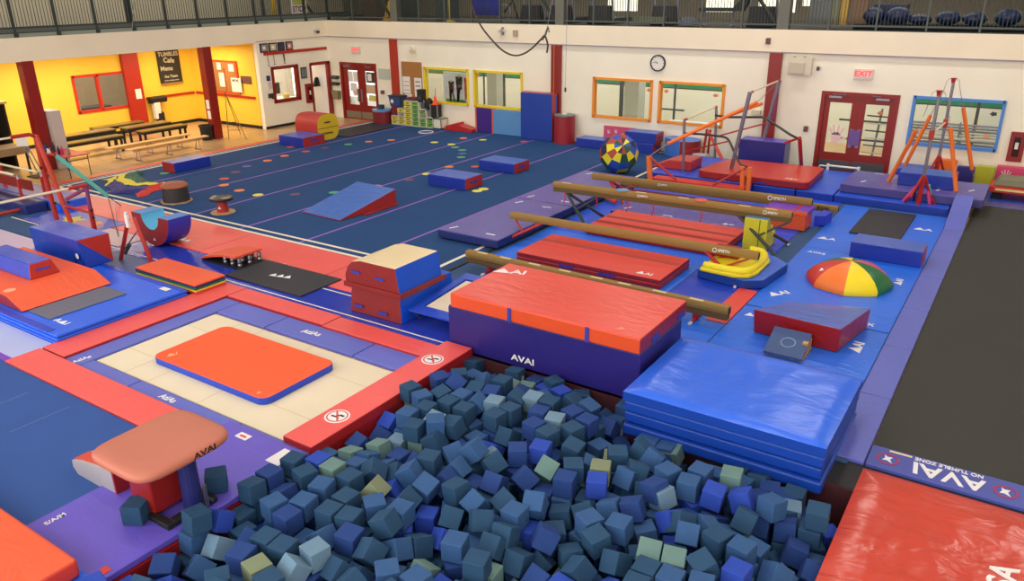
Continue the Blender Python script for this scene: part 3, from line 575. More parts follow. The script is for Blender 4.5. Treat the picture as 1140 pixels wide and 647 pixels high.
# ================================================================ TUMBLE TRACK
TT = thing('tumble_track', 'long dark woven tumble track running down the right side', 'tumble track', (.1, 14, 0))
obj('bed', MB().box(-.84, 8.36, -.06, 1.1, 20.2, -.03), DARKBED, TT)
ys = [7.92, 9.53, 11.15, 12.74, 14.4, 16.05, 17.69, 19.1, 20.62]
for i in range(8):
    if i < 6: obj('frame_pad', MB().box(-1.21, ys[i] + .006, -.06, -.85, ys[i + 1] - .006, .0), PERI_V, TT, bevel=.014)
    elif i == 6: obj('frame_pad', MB().frustum([(-1.21, 17.7, -.06), (-.85, 17.7, -.06), (-.85, 19.16, .34), (-1.21, 19.16, .34)], [(-1.21, 17.7, 0), (-.85, 17.7, 0), (-.85, 19.16, .4), (-1.21, 19.16, .4)]), PERI_V, TT, bevel=.014)
    obj('frame_pad', MB().box(1.1, ys[i] + .006, -.06, 1.46, ys[i + 1] - .006, .0), PERI_V, TT, bevel=.014)
EP = obj('end_pad', MB().box(-.84, 7.92, -.06, 1.1, 8.35, .0), V('end_pad_blue', (72, 84, 172), .45, .1), TT, bevel=.012)
obj('end_pad', MB().box(-.84, 20.21, -.06, 1.1, 20.62, .0), V('glossy_end_pad', (110, 110, 170), .12, .5), TT, bevel=.012)
obj('frame', MB().box(-1.19, 7.95, -.4, -1.12, 20.6, -.07).box(-1.19, 7.95, -.4, 1.46, 8.02, -.07).box(-1.19, 20.5, -.4, 1.46, 20.57, -.07).box(1.38, 7.95, -.4, 1.45, 20.6, -.07), BLACK, TT)
text('logo', 'AVAI', .31, (-.09, 8.11, .003), (0, 0, PI), LOGO, EP, .003, 1.0, None, -.1)
text('lettering', 'NO TUMBLE ZONE', .085, (-.09, 8.285, .003), (0, 0, PI), LOGO, EP, sx=.88)
patch('yellow_stripe', EP, -.66, 8.28, -.44, 8.31, .001, mat('cream_print', (240, 214, 170), .6))
for x in (-.65, .43):
    r = obj('warning_ring', MB().ring(.09, .11, .003, (x, 8.12, .001), 26), mat('ring_red', (170, 50, 90), .6), EP)
    obj('figure', MB().prism([(x - .05, 8.08), (x - .01, 8.09), (x + .05, 8.05), (x + .02, 8.12), (x + .04, 8.17), (x - .01, 8.16), (x - .04, 8.19), (x - .03, 8.13)], .001, .004), LOGO, EP)

# ================================================================ PIT CORNER MATS
BP = thing('crash_mat', 'tall deep purple crash mat at the back of the foam pit', 'crash mat', (-4.9, 8.5, 0))
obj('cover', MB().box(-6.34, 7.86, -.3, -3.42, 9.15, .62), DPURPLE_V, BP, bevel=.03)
text('logo', 'AVAI', .12, (-5.1, 7.855, .1), (PI / 2, 0, 0), LOGO, BP, sx=1.4)
BO = thing('crash_mat', 'orange-red mat with blue straps lying on the tall purple crash mat', 'mat', (-4.8, 8.5, .62))
obj('cover', MB().box(-6.26, 7.82, .62, -3.42, 9.28, .83, [1, 0, 1, 2, 1, 1]), [V('salmon_red_vinyl', (228, 78, 62), .34, .45), V('orange_side', (222, 78, 34), .45, .2), DRED_V], BO, bevel=.025)
for x in (-5.28, -4.13): patch('strap', BO, x - .025, 7.805, x + .025, 7.82, .62, BLUEPRINT, .2)
for y in (8.15, 8.95): patch('handle', BO, -3.42, y, -3.405, y + .22, .66, BLUEPRINT, .06)
text('logo', '\u25b2AI', .2, (-6.02, 8.95, .835), (0, 0, .3), LOGO, BO, sx=1.3); text('logo', '\u25b2', .12, (-3.75, 7.98, .835), (0, 0, .3), mat('faded_print2', (240, 140, 120), .6), BO)
for k in range(4):
    z0 = -.12 + .145 * k; d = [.04, .0, .02, 0][k]
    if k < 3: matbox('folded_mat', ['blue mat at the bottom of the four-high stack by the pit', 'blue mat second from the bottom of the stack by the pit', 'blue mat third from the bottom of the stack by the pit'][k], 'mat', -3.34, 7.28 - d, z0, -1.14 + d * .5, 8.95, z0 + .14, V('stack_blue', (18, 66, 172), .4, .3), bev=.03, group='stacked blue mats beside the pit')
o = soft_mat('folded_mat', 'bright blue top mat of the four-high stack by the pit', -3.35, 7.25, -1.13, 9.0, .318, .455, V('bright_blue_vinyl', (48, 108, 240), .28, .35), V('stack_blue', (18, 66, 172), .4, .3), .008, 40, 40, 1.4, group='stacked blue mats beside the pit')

# ================================================================ LEFT MATS AND APPARATUS
LB = thing('landing_mat', 'big glossy blue landing mat left of the trampoline with dark edge bands', 'mat', (-13, 5.9, 0))
for k in range(3):
    obj('layer', MB().box(-15.6, 4.87 + .01 * k, -.03 + .055 * k, -11.12, 7.03, .022 + .055 * k), BLUE_V, LB, bevel=.02)
patch('edge_band', LB, -15.6, 4.88, -11.35, 5.0, .134, ROYAL_V, .004); patch('edge_band', LB, -14.0, 6.93, -11.14, 7.02, .134, ROYAL_V, .004)
patch('label_patch', LB, -11.55, 6.8, -11.35, 6.9, .135, WHITE); text('logo', 'A\u25b2I', .14, (-11.55, 5.2, .137), (0, 0, 0), LOGO, LB, sx=1.2)
matbox('carpet_strip', 'grey carpet strip lying on the big glossy blue mat', 'carpet', -12.4, 5.14, .137, -11.78, 6.38, .146, GREY_STRIP, bev=.003)
o = solo('incline_mat', MB().prism_y([(-12.42, .14), (-12.42, .155), (-12.84, .32), (-15.2, .32), (-15.2, .14)], 5.06, 6.5, 1, mcap=1, edges=[1, 0, 0, 1, 1]), [ORANGE_V, DRED_V], 'orange-red mat with a sloping end on the big blue mat', 'mat', bevel=.012)
obj('print', MB().lathe([(.09, 0), (.09, .002)], (-13.05, 5.22, .321), 16), mat('faded_print', (246, 170, 130), .6), o)
mb = MB(); mb.frustum([(-14.8, 5.62, .32), (-13.22, 5.62, .32), (-13.22, 6.12, .32), (-14.8, 6.12, .32)], [(-14.75, 5.68, .57), (-13.28, 5.68, .57), (-13.28, 6.04, .57), (-14.75, 6.04, .57)], [0, 0, 0, 1, 0, 1])
o = solo('trapezoid_block', mb, [ROYAL_V, V('block_red', (176, 40, 30), .4, .3)], 'blue trapezoid block with red end standing on the orange sloping mat', 'block', bevel=.02)
obj('handle', MB().frustum([(-13.25, 5.76, .44), (-13.235, 5.76, .44), (-13.235, 5.98, .44), (-13.25, 5.98, .44)], [(-13.265, 5.76, .47), (-13.25, 5.76, .47), (-13.25, 5.98, .47), (-13.265, 5.98, .47)]), BLUEPRINT, o)
mb = MB()
B0 = [(-15.3, 6.72, .14), (-13.55, 6.72, .14), (-13.5, 7.2, .14), (-15.25, 7.2, .14)]; B1 = [(-15.2, 6.66, .66), (-13.6, 6.66, .66), (-13.55, 7.24, .66), (-15.2, 7.24, .66)]
mb.add(B0 + B1, [(0, 3, 2, 1), (4, 5, 6, 7), (0, 1, 5, 4), (2, 3, 7, 6), (3, 0, 4, 7), (1, 2, 5), (2, 6, 5)], [0, 2, 0, 0, 0, 0, 1])
o = solo('angular_block', mb, [V('block_blue', (24, 66, 176), .36, .4), V('block_red', (176, 40, 30), .4, .3), V('block_top_blue', (52, 84, 196), .32, .4)], 'large angular blue block with a red triangle end, behind the orange sloping mat', 'block', bevel=.015)
obj('print', MB().lathe([(.05, 0), (.05, .002)], (0, 0, 0), 14), LOGO, o, local=True).matrix_basis = Matrix.Translation((.73, -.29, .22)) @ Matrix.Rotation(PI / 2, 4, 'X')
obj('strap', MB().box(-13.85, 6.69, .16, -13.84, 6.705, .34), DKGREEN, o)
F5 = thing('folded_mat', 'folded panel mat with orange top and coloured layers on the trampoline corner', 'mat', (-11.9, 7.4, 0))
for k, c in enumerate((RED_V, V('yellow_layer', (228, 200, 60), .5, .1), GREEN_V, NAVY_V, ORANGE_V)):
    z = .03 + .034 * k; obj('panel', MB().box(-12.72, 7.12, z, -11.03, 7.72, z + .032), c, F5, ['dark red panel', 'yellow panel', 'green panel', 'navy panel', 'orange-red top panel'][k], bevel=.012)
# small springboard / folded board with springs
S2 = thing('springboard', 'small red springboard on dark springs beside the flat black mat', 'springboard', (-12, 8.6, .02))
pr = [(-12.5, .05), (-12.2, .13), (-11.9, .19), (-11.5, .22)]
obj('top_board', MB().prism_y([(x, z) for x, z in pr] + [(x, z + .035) for x, z in pr[::-1]], 8.3, 8.9), V('board_top_red', (222, 84, 58), .45, .1), S2)
obj('base_board', MB().box(-12.5, 8.3, .02, -11.42, 8.9, .045), BLACK, S2)
for x in (-11.9, -11.7, -11.5):
    for y in (8.38, 8.6, 8.82): obj('spring', MB().lathe([(.035, .045), (.045, .08), (.035, .11), (.045, .14), (.035, .18 + (x + 11.9) * .08)], (x, y, 0), 10), STEEL, S2)
# rocker
def arc_block(name, x0, y0, y1, z0, R, r, mcurve, mside, minner, label):
    cx, cz = x0, z0 + R; n = 22; out = [(cx + R * math.cos(t), cz + R * math.sin(t)) for t in [PI + PI * k / n for k in range(n + 1)]]; inn = [(cx + r * math.cos(t), cz + r * math.sin(t)) for t in [PI + PI * k / n for k in range(n + 1)]]
    mb = MB()
    for k in range(n):
        a, b_, c, d = out[k], out[k + 1], inn[k + 1], inn[k]
        P = [(a[0], y0, a[1]), (b_[0], y0, b_[1]), (c[0], y0, c[1]), (d[0], y0, d[1])]; Q = [(p[0], y1, p[2]) for p in P]
        mb.add(P + Q, [(0, 1, 2, 3), (7, 6, 5, 4), (0, 4, 5, 1), (2, 6, 7, 3)] + ([(3, 7, 4, 0)] if k == 0 else []) + ([(1, 5, 6, 2)] if k == n - 1 else []), [1, 1, 0, 2] + ([3] if k == 0 else []) + ([3] if k == n - 1 else []))
    return mb
mb = arc_block('r', -14.05, 8.35, 8.85, .03, .60, .28, 0, 0, 0, '')
o = solo('rocker', mb, [V('rocker_blue', (30, 56, 176), .4, .25), V('rocker_red', (146, 34, 34), .42, .25), V('rocker_light_blue', (86, 178, 220), .42, .15), V('rocker_tip_blue', (70, 130, 200), .42, .15)], 'half-pipe foam rocker, red sided with light blue hollow, on the blue runway', 'rocker')
text('logo', '\u25b2', .07, (-14.0, 8.345, .16), (PI / 2, 0, 0), LOGO, o)
# red board stand
BS = thing('board_stand', 'red A-shaped upright stand with a white clip in front of the rocker', 'stand', (-13.5, 7.6, .02))
obj('leg', MB().tube([(-13.82, 7.5, .02), (-13.48, 7.6, .83)], .045, 4), REDPAINT, BS); obj('leg', MB().tube([(-13.19, 7.72, .02), (-13.36, 7.66, .87)], .045, 4), REDPAINT, BS)
obj('strut', MB().tube([(-13.72, 7.53, .2), (-13.35, 7.66, .62)], .012), STEEL, BS); obj('ratchet', MB().tube([(-13.66, 7.52, .16), (-13.55, 7.58, .34)], .03, 6), DKGREEN, BS)
obj('clip', MB().box(-13.52, 7.55, .68, -13.43, 7.6, .93).tube([(-13.47, 7.57, .93), (-13.47, 7.57, .98)], .03), WHITE, BS, bevel=.01)
# black flat mat
o = matbox('flat_mat', 'flat black rubber mat with white print between the runway and the red border', 'mat', -11.42, 7.98, .016, -9.5, 8.92, .045, BLACKMAT, bev=.008)
text('logo', '\u25b2\u25b2\u25b2', .15, (-10.5, 8.45, .048), (0, 0, .2), LOGO, o)
# cheese block: two-part vault trainer
CB = thing('vault_trainer', 'two-tier foam vault block with beige top, red ends and blue sides', 'vault block', (-7.9, 8.9, .015))
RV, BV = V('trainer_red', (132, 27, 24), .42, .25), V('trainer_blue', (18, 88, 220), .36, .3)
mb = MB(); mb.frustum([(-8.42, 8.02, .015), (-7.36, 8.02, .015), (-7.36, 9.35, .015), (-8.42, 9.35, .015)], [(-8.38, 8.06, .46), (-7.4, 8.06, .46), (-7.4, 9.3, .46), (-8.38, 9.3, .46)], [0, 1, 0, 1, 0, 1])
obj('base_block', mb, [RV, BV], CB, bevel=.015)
pr = [(-8.44, .47), (-7.34, .47), (-7.4, .9), (-8.1, .9), (-8.27, .86), (-8.38, .76), (-8.44, .62)]
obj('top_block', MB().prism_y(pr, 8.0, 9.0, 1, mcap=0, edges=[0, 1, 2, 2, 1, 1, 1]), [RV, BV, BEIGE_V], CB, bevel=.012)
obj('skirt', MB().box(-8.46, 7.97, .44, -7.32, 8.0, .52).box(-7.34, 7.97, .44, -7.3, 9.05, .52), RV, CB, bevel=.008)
for x, z in ((-8.2, .68), (-7.72, .66), (-8.22, .12), (-7.72, .1)): patch('handle', CB, x - .09, 7.985 + (.02 if z < .3 else 0), x + .09, 8.0 + (.02 if z < .3 else 0), z, BLUEPRINT, .04)
# mini trampoline
MT = thing('mini_trampoline', 'mini trampoline with beige bed and blue pads beside the vault block', 'mini trampoline', (-6.9, 8.8, .015))
def slope(y): return .2 + (y - 8.2) * .12
obj('pad', MB().add([(-7.32, 8.14, .24), (-6.36, 8.14, .24), (-6.36, 9.6, .36), (-7.32, 9.6, .36), (-7.18, 8.34, .255), (-6.5, 8.34, .255), (-6.5, 9.4, .345), (-7.18, 9.4, .345)], [(0, 1, 5, 4), (1, 2, 6, 5), (2, 3, 7, 6), (3, 0, 4, 7)]), V('minitramp_blue', (36, 74, 196), .38, .3), MT).modifiers.new('s', 'SOLIDIFY').thickness = .03
obj('bed', MB().quad((-7.16, 8.36, .24), (-6.52, 8.36, .24), (-6.52, 9.38, .325), (-7.16, 9.38, .325)), CREAM_BED, MT).modifiers.new('s', 'SOLIDIFY').thickness = .008
obj('frame', MB().tube([(-7.3, 8.17, .21), (-6.38, 8.17, .21), (-6.38, 9.58, .32), (-7.3, 9.58, .32), (-7.3, 8.17, .21)], .018), STEEL, MT)
for x in (-7.28, -6.4):
    for y, z in ((8.2, .2), (9.55, .31)): obj('leg', MB().tube([(x, y, z), (x, y + (.14 if y < 9 else -.14), .03)], .016), STEEL, MT)
patch('white_hook', SF, -7.9, 9.75, -7.85, 9.85, -.01, WHITE, .01)

# ---- bars at the far left
UB = thing('uneven_bars', 'red uneven bars at the far left with a teal padded brace', 'bars', (-16.8, 7.8, 0))
A = (-17.25, 8.12, 1.93)
obj('upright', MB().tube([(-17.42, 8.24, .02), (-17.42, 8.2, 1.0), A], .05, 10), BRICKRED, UB); obj('upright', MB().tube([(-17.1, 8.36, .02), (-17.2, 8.2, 1.3), A], .05, 10), V('upright_red', (196, 66, 48), .45, 0), UB)
obj('high_bar', MB().tube([A, (-17.25, 7.6, 1.96), (-17.25, 5.8, 1.97)], .022, 10), BARWOOD, UB); obj('bar_end', MB().tube([(-17.25, 8.12, 1.9), (-17.25, 8.0, 1.97), (-17.25, 7.62, 1.97)], .04, 10), REDPAINT, UB)
obj('low_post', MB().tube([(-16.15, 8.34, .02), (-16.14, 8.34, .5)], .05, 10).tube([(-16.14, 8.34, .5), (-16.12, 8.34, .98)], .04, 10, 1), [REDPAINT, mat('plum_post', (120, 52, 110), .5)], UB)
obj('low_bar', MB().tube([(-16.13, 5.6, .98), (-16.13, 8.0, .98)], .025, 10), BARWOOD, UB); obj('bar_end', MB().tube([(-16.13, 7.98, .98), (-16.12, 8.36, .98), (-16.12, 8.36, .9)], .038, 10), REDPAINT, UB)
obj('cross_tube', MB().tube([(-17.4, 8.3, .42), (-16.15, 8.34, .38)], .02, 8), STEEL, UB); obj('cross_sleeve', MB().tube([(-17.0, 8.31, .41), (-16.15, 8.34, .38)], .03, 8), REDPAINT, UB)
for p in ((-17.34, 8.24, .45), (-16.98, 8.34, .5), (-16.08, 8.32, .45), (-16.06, 8.32, .3), (-17.3, 8.1, 1.25)): obj('knob', MB().lathe([(.0, -.03), (.03, -.02), (.03, .02), (.0, .03)], p, 8), BLACK, UB)
obj('padded_strut', MB().tube([(-16.12, 8.34, .92), (-16.95, 8.3, .58)], .04, 8), PURPLE_FOAM, UB)
obj('padded_cable', MB().tube([(-18.0, 8.8, 1.31), (-17.5, 9.5, .3)], .045, 10), TEAL_FOAM, UB)
obj('cable', MB().tube([A, (-18.0, 8.8, 1.31)], .008, 6).tube([(-17.5, 9.5, .3), (-17.48, 9.75, .03)], .01, 6).tube([(-17.5, 9.5, .3), (-15.2, 8.3, .03)], .008, 6), BLACK, UB)
obj('chain', MB().tube([(-15.3, 8.42, .75), (-15.2, 8.3, .02)], .01, 6), STEEL, UB)
# parallel bars
PB = thing('parallel_bars', 'low red parallel bars with pale wooden rails at the left edge', 'bars', (-20, 8.6, .0))
for y, x1, z in ((8.93, -19.15, .76), (8.5, -19.35, .76)):
    obj('rail', MB().tube([(-22.6, y, z), (x1 - .12, y, z)], .028, 10), BARWOOD, PB); obj('rail_tip', MB().tube([(x1 - .12, y, z), (x1, y, z - .01), (x1 + .02, y, z - .08)], .026, 8), STEEL, PB)
    for x in (x1 - .02, x1 - 1.9): obj('upright', MB().tube([(x, y, .1), (x, y, z - .05)], .035, 8), REDPAINT, PB); obj('foot_bracket', MB().tube([(x - .14, y, .1), (x, y, .3), (x + .14, y, .1)], .025, 6), REDPAINT, PB)
obj('base', MB().tube([(-22.6, 8.93, .08), (-18.95, 8.93, .08), (-18.95, 8.5, .08), (-18.95, 7.7, .08)], .04, 8).tube([(-22.6, 8.5, .08), (-18.95, 8.5, .08)], .04, 8), BRICKRED, PB); obj('side_panel', MB().box(-22.4, 8.68, .38, -19.2, 8.72, .62), V('panel_dark_red', (140, 36, 30), .5, .1), PB)
# sign stand + table behind
SG = thing('notice_stand', 'white paper notice on a thin metal stand beside the left red column', 'sign', (-22.6, 10.5, -.05))
obj('pole', MB().tube([(-22.62, 10.5, -.04), (-22.78, 10.34, .85)], .018).tube([(-22.54, 10.6, -.04), (-22.72, 10.4, .85)], .018), GREYPAINT, SG); obj('base', MB().box(-22.9, 10.3, -.05, -22.4, 10.7, -.03), BLACK, SG)
obj('paper', MB(Matrix.Translation((-22.78, 10.33, .93)) @ Matrix.Rotation(-1.0, 4, 'Z')).box(-.01, -.16, -.13, .01, .16, .13), PAPER, SG)
TB = thing('folding_table', 'small red-topped folding table with thin legs near the left red column', 'table', (-22, 11.1, -.05))
obj('table_top', MB().box(-22.75, 10.72, .53, -21.5, 11.42, .56), V('table_red', (206, 62, 54), .4, 0), TB, bevel=.006)
for x, y in ((-22.68, 11.34), (-21.55, 11.36), (-21.55, 10.8), (-22.68, 10.8)): obj('leg', MB().tube([(x, y, -.05), (x, y, .53)], .012, 6), DARK, TB)
obj('crossbar', MB().tube([(-21.55, 10.8, .42), (-21.55, 11.36, .42)], .009, 6), DARK, TB)
def bottle(x, y, z, c, lb, h=.22): return solo('water_bottle', MB().lathe([(.035, 0), (.037, .02), (.037, h * .65), (.018, h * .82), (.018, h), (0, h)], (x, y, z), 12), c, lb, 'bottle', 'things on the red table')
bottle(-22.5, 10.98, .56, mat('dark_bottle', (40, 44, 48), .4), 'tall dark bottle at the back left of the red folding table', .28)
bottle(-22.02, 10.86, .56, mat('navy_bottle', (40, 34, 90), .4), 'navy bottle in the middle of the red folding table'); bottle(-21.93, 10.9, .56, mat('magenta_bottle', (190, 40, 90), .4), 'magenta bottle next to the navy one on the red table'); bottle(-21.75, 10.98, .56, mat('grey_bottle', (140, 130, 130), .4), 'grey bottle on the right of the red table')
solo('bag', MB().lathe([(.1, 0), (.15, .06), (.13, .14), (.05, .2), (0, .2)], (-22.66, 10.82, .56), 12), mat('navy_cloth', (50, 48, 104), .8), 'small navy cloth bag at the left end of the red table', 'bag')
solo('tissue_roll', MB().lathe([(.05, 0), (.05, .12), (.02, .12), (.02, .02)], (-22.52, 10.84, .56), 14), PAPER, 'white paper roll beside the navy bag on the red table', 'paper roll')
# storage behind the left column
CBN = thing('storage_cabinet', 'dark open storage cabinet with a tan top at the far left under the balcony', 'cabinet', (-24.6, 10, -.05))
obj('body', MB().box(-25.4, 8.6, -.05, -25.3, 10.75, 1.78).box(-25.4, 8.6, -.05, -24.2, 8.66, 1.78).box(-25.4, 10.7, -.05, -24.2, 10.75, 1.78).box(-24.85, 9.7, 0, -24.2, 9.74, 1.78), mat('dark_brown_wood', (44, 36, 22), .6), CBN); obj('top', MB().box(-25.42, 8.58, 1.78, -24.15, 10.8, 1.84), mat('tan_top', (208, 166, 104), .6), CBN)
T2 = thing('workbench', 'long table with a tan front rail in front of the dark cabinet', 'table', (-23.7, 9.9, -.05))
obj('table_top', MB().box(-24.1, 8.0, .62, -23.3, 10.7, .7), mat('tan_rail', (150, 122, 84), .6), T2); obj('apron', MB().box(-23.34, 8.0, .5, -23.3, 10.7, .62), mat('tan_rail', (150, 122, 84), .6), T2)
for x, y in ((-24.05, 10.6), (-23.35, 10.6), (-23.35, 8.1)): obj('leg', MB().box(x, y, -.05, x + .05, y + .05, .62), BLACK, T2)
solo('equipment_case', MB().box(-24.0, 8.6, -.05, -23.5, 9.5, .4), BLACK, 'black equipment case stored under the tan-railed table', 'case', bevel=.02); 
WB_ = solo('display_panel', MB().box(-23.6, 11.3, -.05, -22.98, 11.62, 1.58), mat('pale_grey_panel', (196, 182, 176), .6), 'tall pale grey box standing right of the left red column', 'cabinet', bevel=.015)
# benches: black ones then pale wooden ones
def black_bench(nm, label, x, y0, y1, z=.45, w_=.4, g=None):
    T = thing(nm, label, 'bench', (x, (y0 + y1) / 2, -.05), group=g)
    obj('seat', MB().box(x - w_ / 2, y0, z - .04, x + w_ / 2, y1, z), mat('bench_top_tan', (126, 106, 52), .3), T, bevel=.006); obj('apron', MB().box(x - w_ / 2 + .02, y0 + .02, z - .12, x + w_ / 2 - .02, y1 - .02, z - .04), BLACK, T)
    for yy in (y0 + .06, y1 - .12):
        for xx in (x - w_ / 2 + .02, x + w_ / 2 - .08): obj('leg', MB().box(xx, yy, -.05, xx + .06, yy + .06, z - .12), BLACK, T)
    return T
gb = 'black-legged benches and tables in the yellow alcove'
black_bench('low_bench', 'low black-legged bench nearest the room in the alcove, at left', -24.15, 11.9, 13.9, g=gb); black_bench('low_table', 'black-legged table with dark top behind the left low bench', -24.9, 11.9, 14.1, .55, .5, gb)
black_bench('low_bench', 'black-legged bench with tan top at the right, nearest the trash bin', -24.15, 14.55, 16.2, g=gb); black_bench('low_table', 'black table just behind the right tan bench', -24.95, 14.5, 16.1, .5, .5, gb); black_bench('low_bench', 'rearmost dark bench against the yellow wall under the window', -26.3, 14.2, 16.0, .42, g=gb)
def wood_bench(label, x, y0, y1):
    T = thing('wooden_bench', label, 'bench', (x, (y0 + y1) / 2, -.05), group='long pale wooden benches')
    obj('seat', MB().box(x - .12, y0, .3, x + .12, y1, .335), BENCHWOOD, T, bevel=.008); obj('rail', MB().box(x - .03, y0 + .2, .22, x + .03, y1 - .2, .3), BENCHWOOD, T)
    for yy in (y0 + .35, (y0 + y1) / 2, y1 - .35): obj('leg', MB().tube([(x - .12, yy - .03, -.04), (x - .05, yy, .3)], .014, 6).tube([(x + .12, yy - .03, -.04), (x + .05, yy, .3)], .014, 6).box(x - .16, yy - .05, -.05, x + .16, yy - .01, -.02), STEEL, T)
wood_bench('long pale wooden bench nearest the blue floor', -22.15, 12.85, 15.6); wood_bench('long pale wooden bench behind the nearer pale one', -22.95, 12.7, 15.5)
# alcove things
BN = solo('trash_bin', MB().lathe([(.17, 0), (.21, .45), (.23, .45), (.23, .5), (.2, .5), (.19, .1), (0, .1)], (-23.3, 16.42, -.05), 14), BLACK, 'black trash bin at the foot of the right red column', 'bin', smooth=False)
ES = thing('easel', 'folding metal easel standing right of the red column', 'easel', (-22.9, 17.3, -.05))
for a in ((-22.6, 16.75), (-22.2, 17.15), (-23.2, 17.7)): obj('leg', MB().tube([(a[0], a[1], -.05), (-23.0, 17.15, 1.45)], .013, 6), mat('brass_metal', (120, 96, 60), .4, metal=.5), ES)
obj('crossbar', MB().tube([(-22.82, 16.92, .5), (-22.62, 17.15, .5)], .01, 6).tube([(-22.76, 16.88, .25), (-22.44, 17.15, .25)], .01, 6), DGREY, ES)
ck = solo('chalkboard', MB().box(-26.98, 17.42, 1.5, -26.93, 18.31, 2.72), mat('chalkboard_black', (42, 42, 34), .7), 'black chalkboard menu with white lettering on the yellow alcove wall', 'chalkboard'); obj('ledge', MB().box(-26.98, 17.42, 1.46, -26.88, 18.31, 1.5), mat('tan_rail', (150, 122, 84), .6), ck)
ch = mat('chalk', (206, 200, 176), .9)
text('chalk_writing', 'TUMBLES', .2, (-26.925, 17.86, 2.5), (PI / 2, 0, PI / 2), ch, ck); text('chalk_writing', 'Cafe', .24, (-26.925, 17.86, 2.28), (PI / 2, .1, PI / 2), ch, ck); text('chalk_writing', 'Menu', .22, (-26.925, 17.72, 2.0), (PI / 2, 0, PI / 2), ch, ck); text('chalk_writing', 'the Team', .14, (-26.925, 17.86, 1.72), (PI / 2, 0, PI / 2), ch, ck); text('chalk_writing', 'at the training centre', .07, (-26.925, 17.86, 1.58), (PI / 2, 0, PI / 2), ch, ck)
bb = solo('notice_board', MB().box(-25.72, 18.76, 1.12, -24.32, 18.82, 2.28), V('board_frame_red', (214, 74, 40), .5, 0), 'red-framed cork notice board on the yellow side wall', 'notice board'); obj('cork', MB().box(-25.66, 18.75, 1.18, -24.38, 18.76, 2.22), CORK, bb)
for k, a in enumerate(((-25.4, 1.95, .22), (-24.75, 1.92, .28), (-25.35, 1.35, .3), (-24.7, 1.2, .55))): obj('notice', MB().box(a[0], 18.742, a[1], a[0] + a[2], 18.75, a[1] + (.25 if k < 2 else .5)), PAPER, bb)
obj('divider', MB().box(-25.05, 18.74, 1.18, -25.0, 18.76, 2.0), BRICKRED, bb); text('lettering', 'MOVE', .13, (-24.45, 18.74, 1.6), (PI / 2, 0, 0), DKGREEN, bb)
solo('wall_plaque', MB().box(-24.2, 18.79, 1.52, -23.66, 18.82, 1.78), KRAFT, 'small brown plaque on the yellow wall right of the notice board', 'plaque')
solo('wall_rail', MB().box(-26.9, 18.77, 1.0, -23.55, 18.82, 1.08), BRICKRED, 'thin red bump rail on the yellow side wall', 'rail'); solo('wall_rail', MB().box(-27, 16.75, 1.0, -26.95, 18.75, 1.08), BRICKRED, 'thin red bump rail on the yellow wall under the chalkboard', 'rail')
cs_ = thing('coat_stand', 'black and white jackets hanging on the yellow wall beside the flat red pilaster', 'coats', (-26.8, 16.95, .2))
obj('jacket', MB().prism_y([(-26.9, .95), (-26.7, .95), (-26.72, .3), (-26.9, .3)], 16.85, 17.1), PAPER, cs_, bevel=.03); obj('jacket', MB().prism_y([(-26.92, 1.1), (-26.66, 1.05), (-26.7, .88), (-26.92, .85)], 16.75, 17.4).prism_y([(-26.92, .6), (-26.7, .5), (-26.7, .0), (-26.92, .0)], 16.95, 17.2), BLACK, cs_, bevel=.03)
solo('wall_notice', MB().box(-26.85, 16.3, 1.08, -26.84, 16.52, 1.42), PAPER, 'white sheet taped on the flat red pilaster in the alcove', 'notice'); 
solo('wall_notice', MB().box(-23.36, 16.615, .95, -23.2, 16.625, 1.25), PAPER, 'upper white sheet taped on the right red column', 'notice'); solo('wall_notice', MB().box(-23.36, 16.615, .62, -23.2, 16.625, .9), PAPER, 'lower white sheet taped on the right red column', 'notice')
# hall beyond the alcove window: table, chair-like rack, mats
hb = thing('folding_table', 'dark table seen through the alcove window', 'table', (-29, 15.5, -.05))
obj('table_top', MB().box(-29.4, 14.3, .68, -28.7, 16.4, .73), DGREY, hb)
for x, y in ((-29.35, 14.4), (-28.8, 14.4), (-29.35, 16.2), (-28.8, 16.2)): obj('leg', MB().box(x, y, -.05, x + .05, y + .05, .68), DGREY, hb)
solo('padded_crate', MB().box(-28.3, 14.2, -.05, -27.7, 14.75, 1.2), mat('peach_pad', (222, 180, 140), .6), 'peach padded crate inside the alcove window at its left end', 'crate', bevel=.08)
# parachute
mb = MB()
def para(u, v):
    a = (-20.5, 10.9); b_ = (-17.9, 10.35); c = (-18.15, 11.5); d = (-20.7, 12.0)
    x = (a[0] * (1 - u) + b_[0] * u) * (1 - v) + (d[0] * (1 - u) + c[0] * u) * v; y = (a[1] * (1 - u) + b_[1] * u) * (1 - v) + (d[1] * (1 - u) + c[1] * u) * v
    y += .16 * math.sin(u * 7 + 1) + .07 * math.sin(u * 17); x += .08 * math.sin(v * 9)
    return (x, y, .012 + (.035 + .09 * abs(noise.noise(Vector((x * 2.2, y * 2.6, 0)))) + .012 * abs(math.sin(x * 13 + y * 9))) * min(1, 8 * min(u, 1 - u, v, 1 - v)))
def pcol(u, v):
    t = v + .14 * math.sin(u * 4) - (u - .5) * .3
    if u > .86: return 2
    return 1 if (v < .2 and u < .3) else (0 if t < .5 else (1 if t < .78 else 3))
mb.grid(para, 70, 44, 0, pcol)
C_ = lambda n, c: mat(n, c, .7, bump=.2, kind='cloth')
solo('play_parachute', mb, [C_('parachute_navy', (44, 40, 118)), C_('parachute_yellow', (226, 210, 50)), C_('parachute_red', (206, 44, 44)), C_('parachute_green', (26, 92, 76))], 'crumpled navy, yellow, red and green play parachute on the carpet', 'parachute', smooth=True)

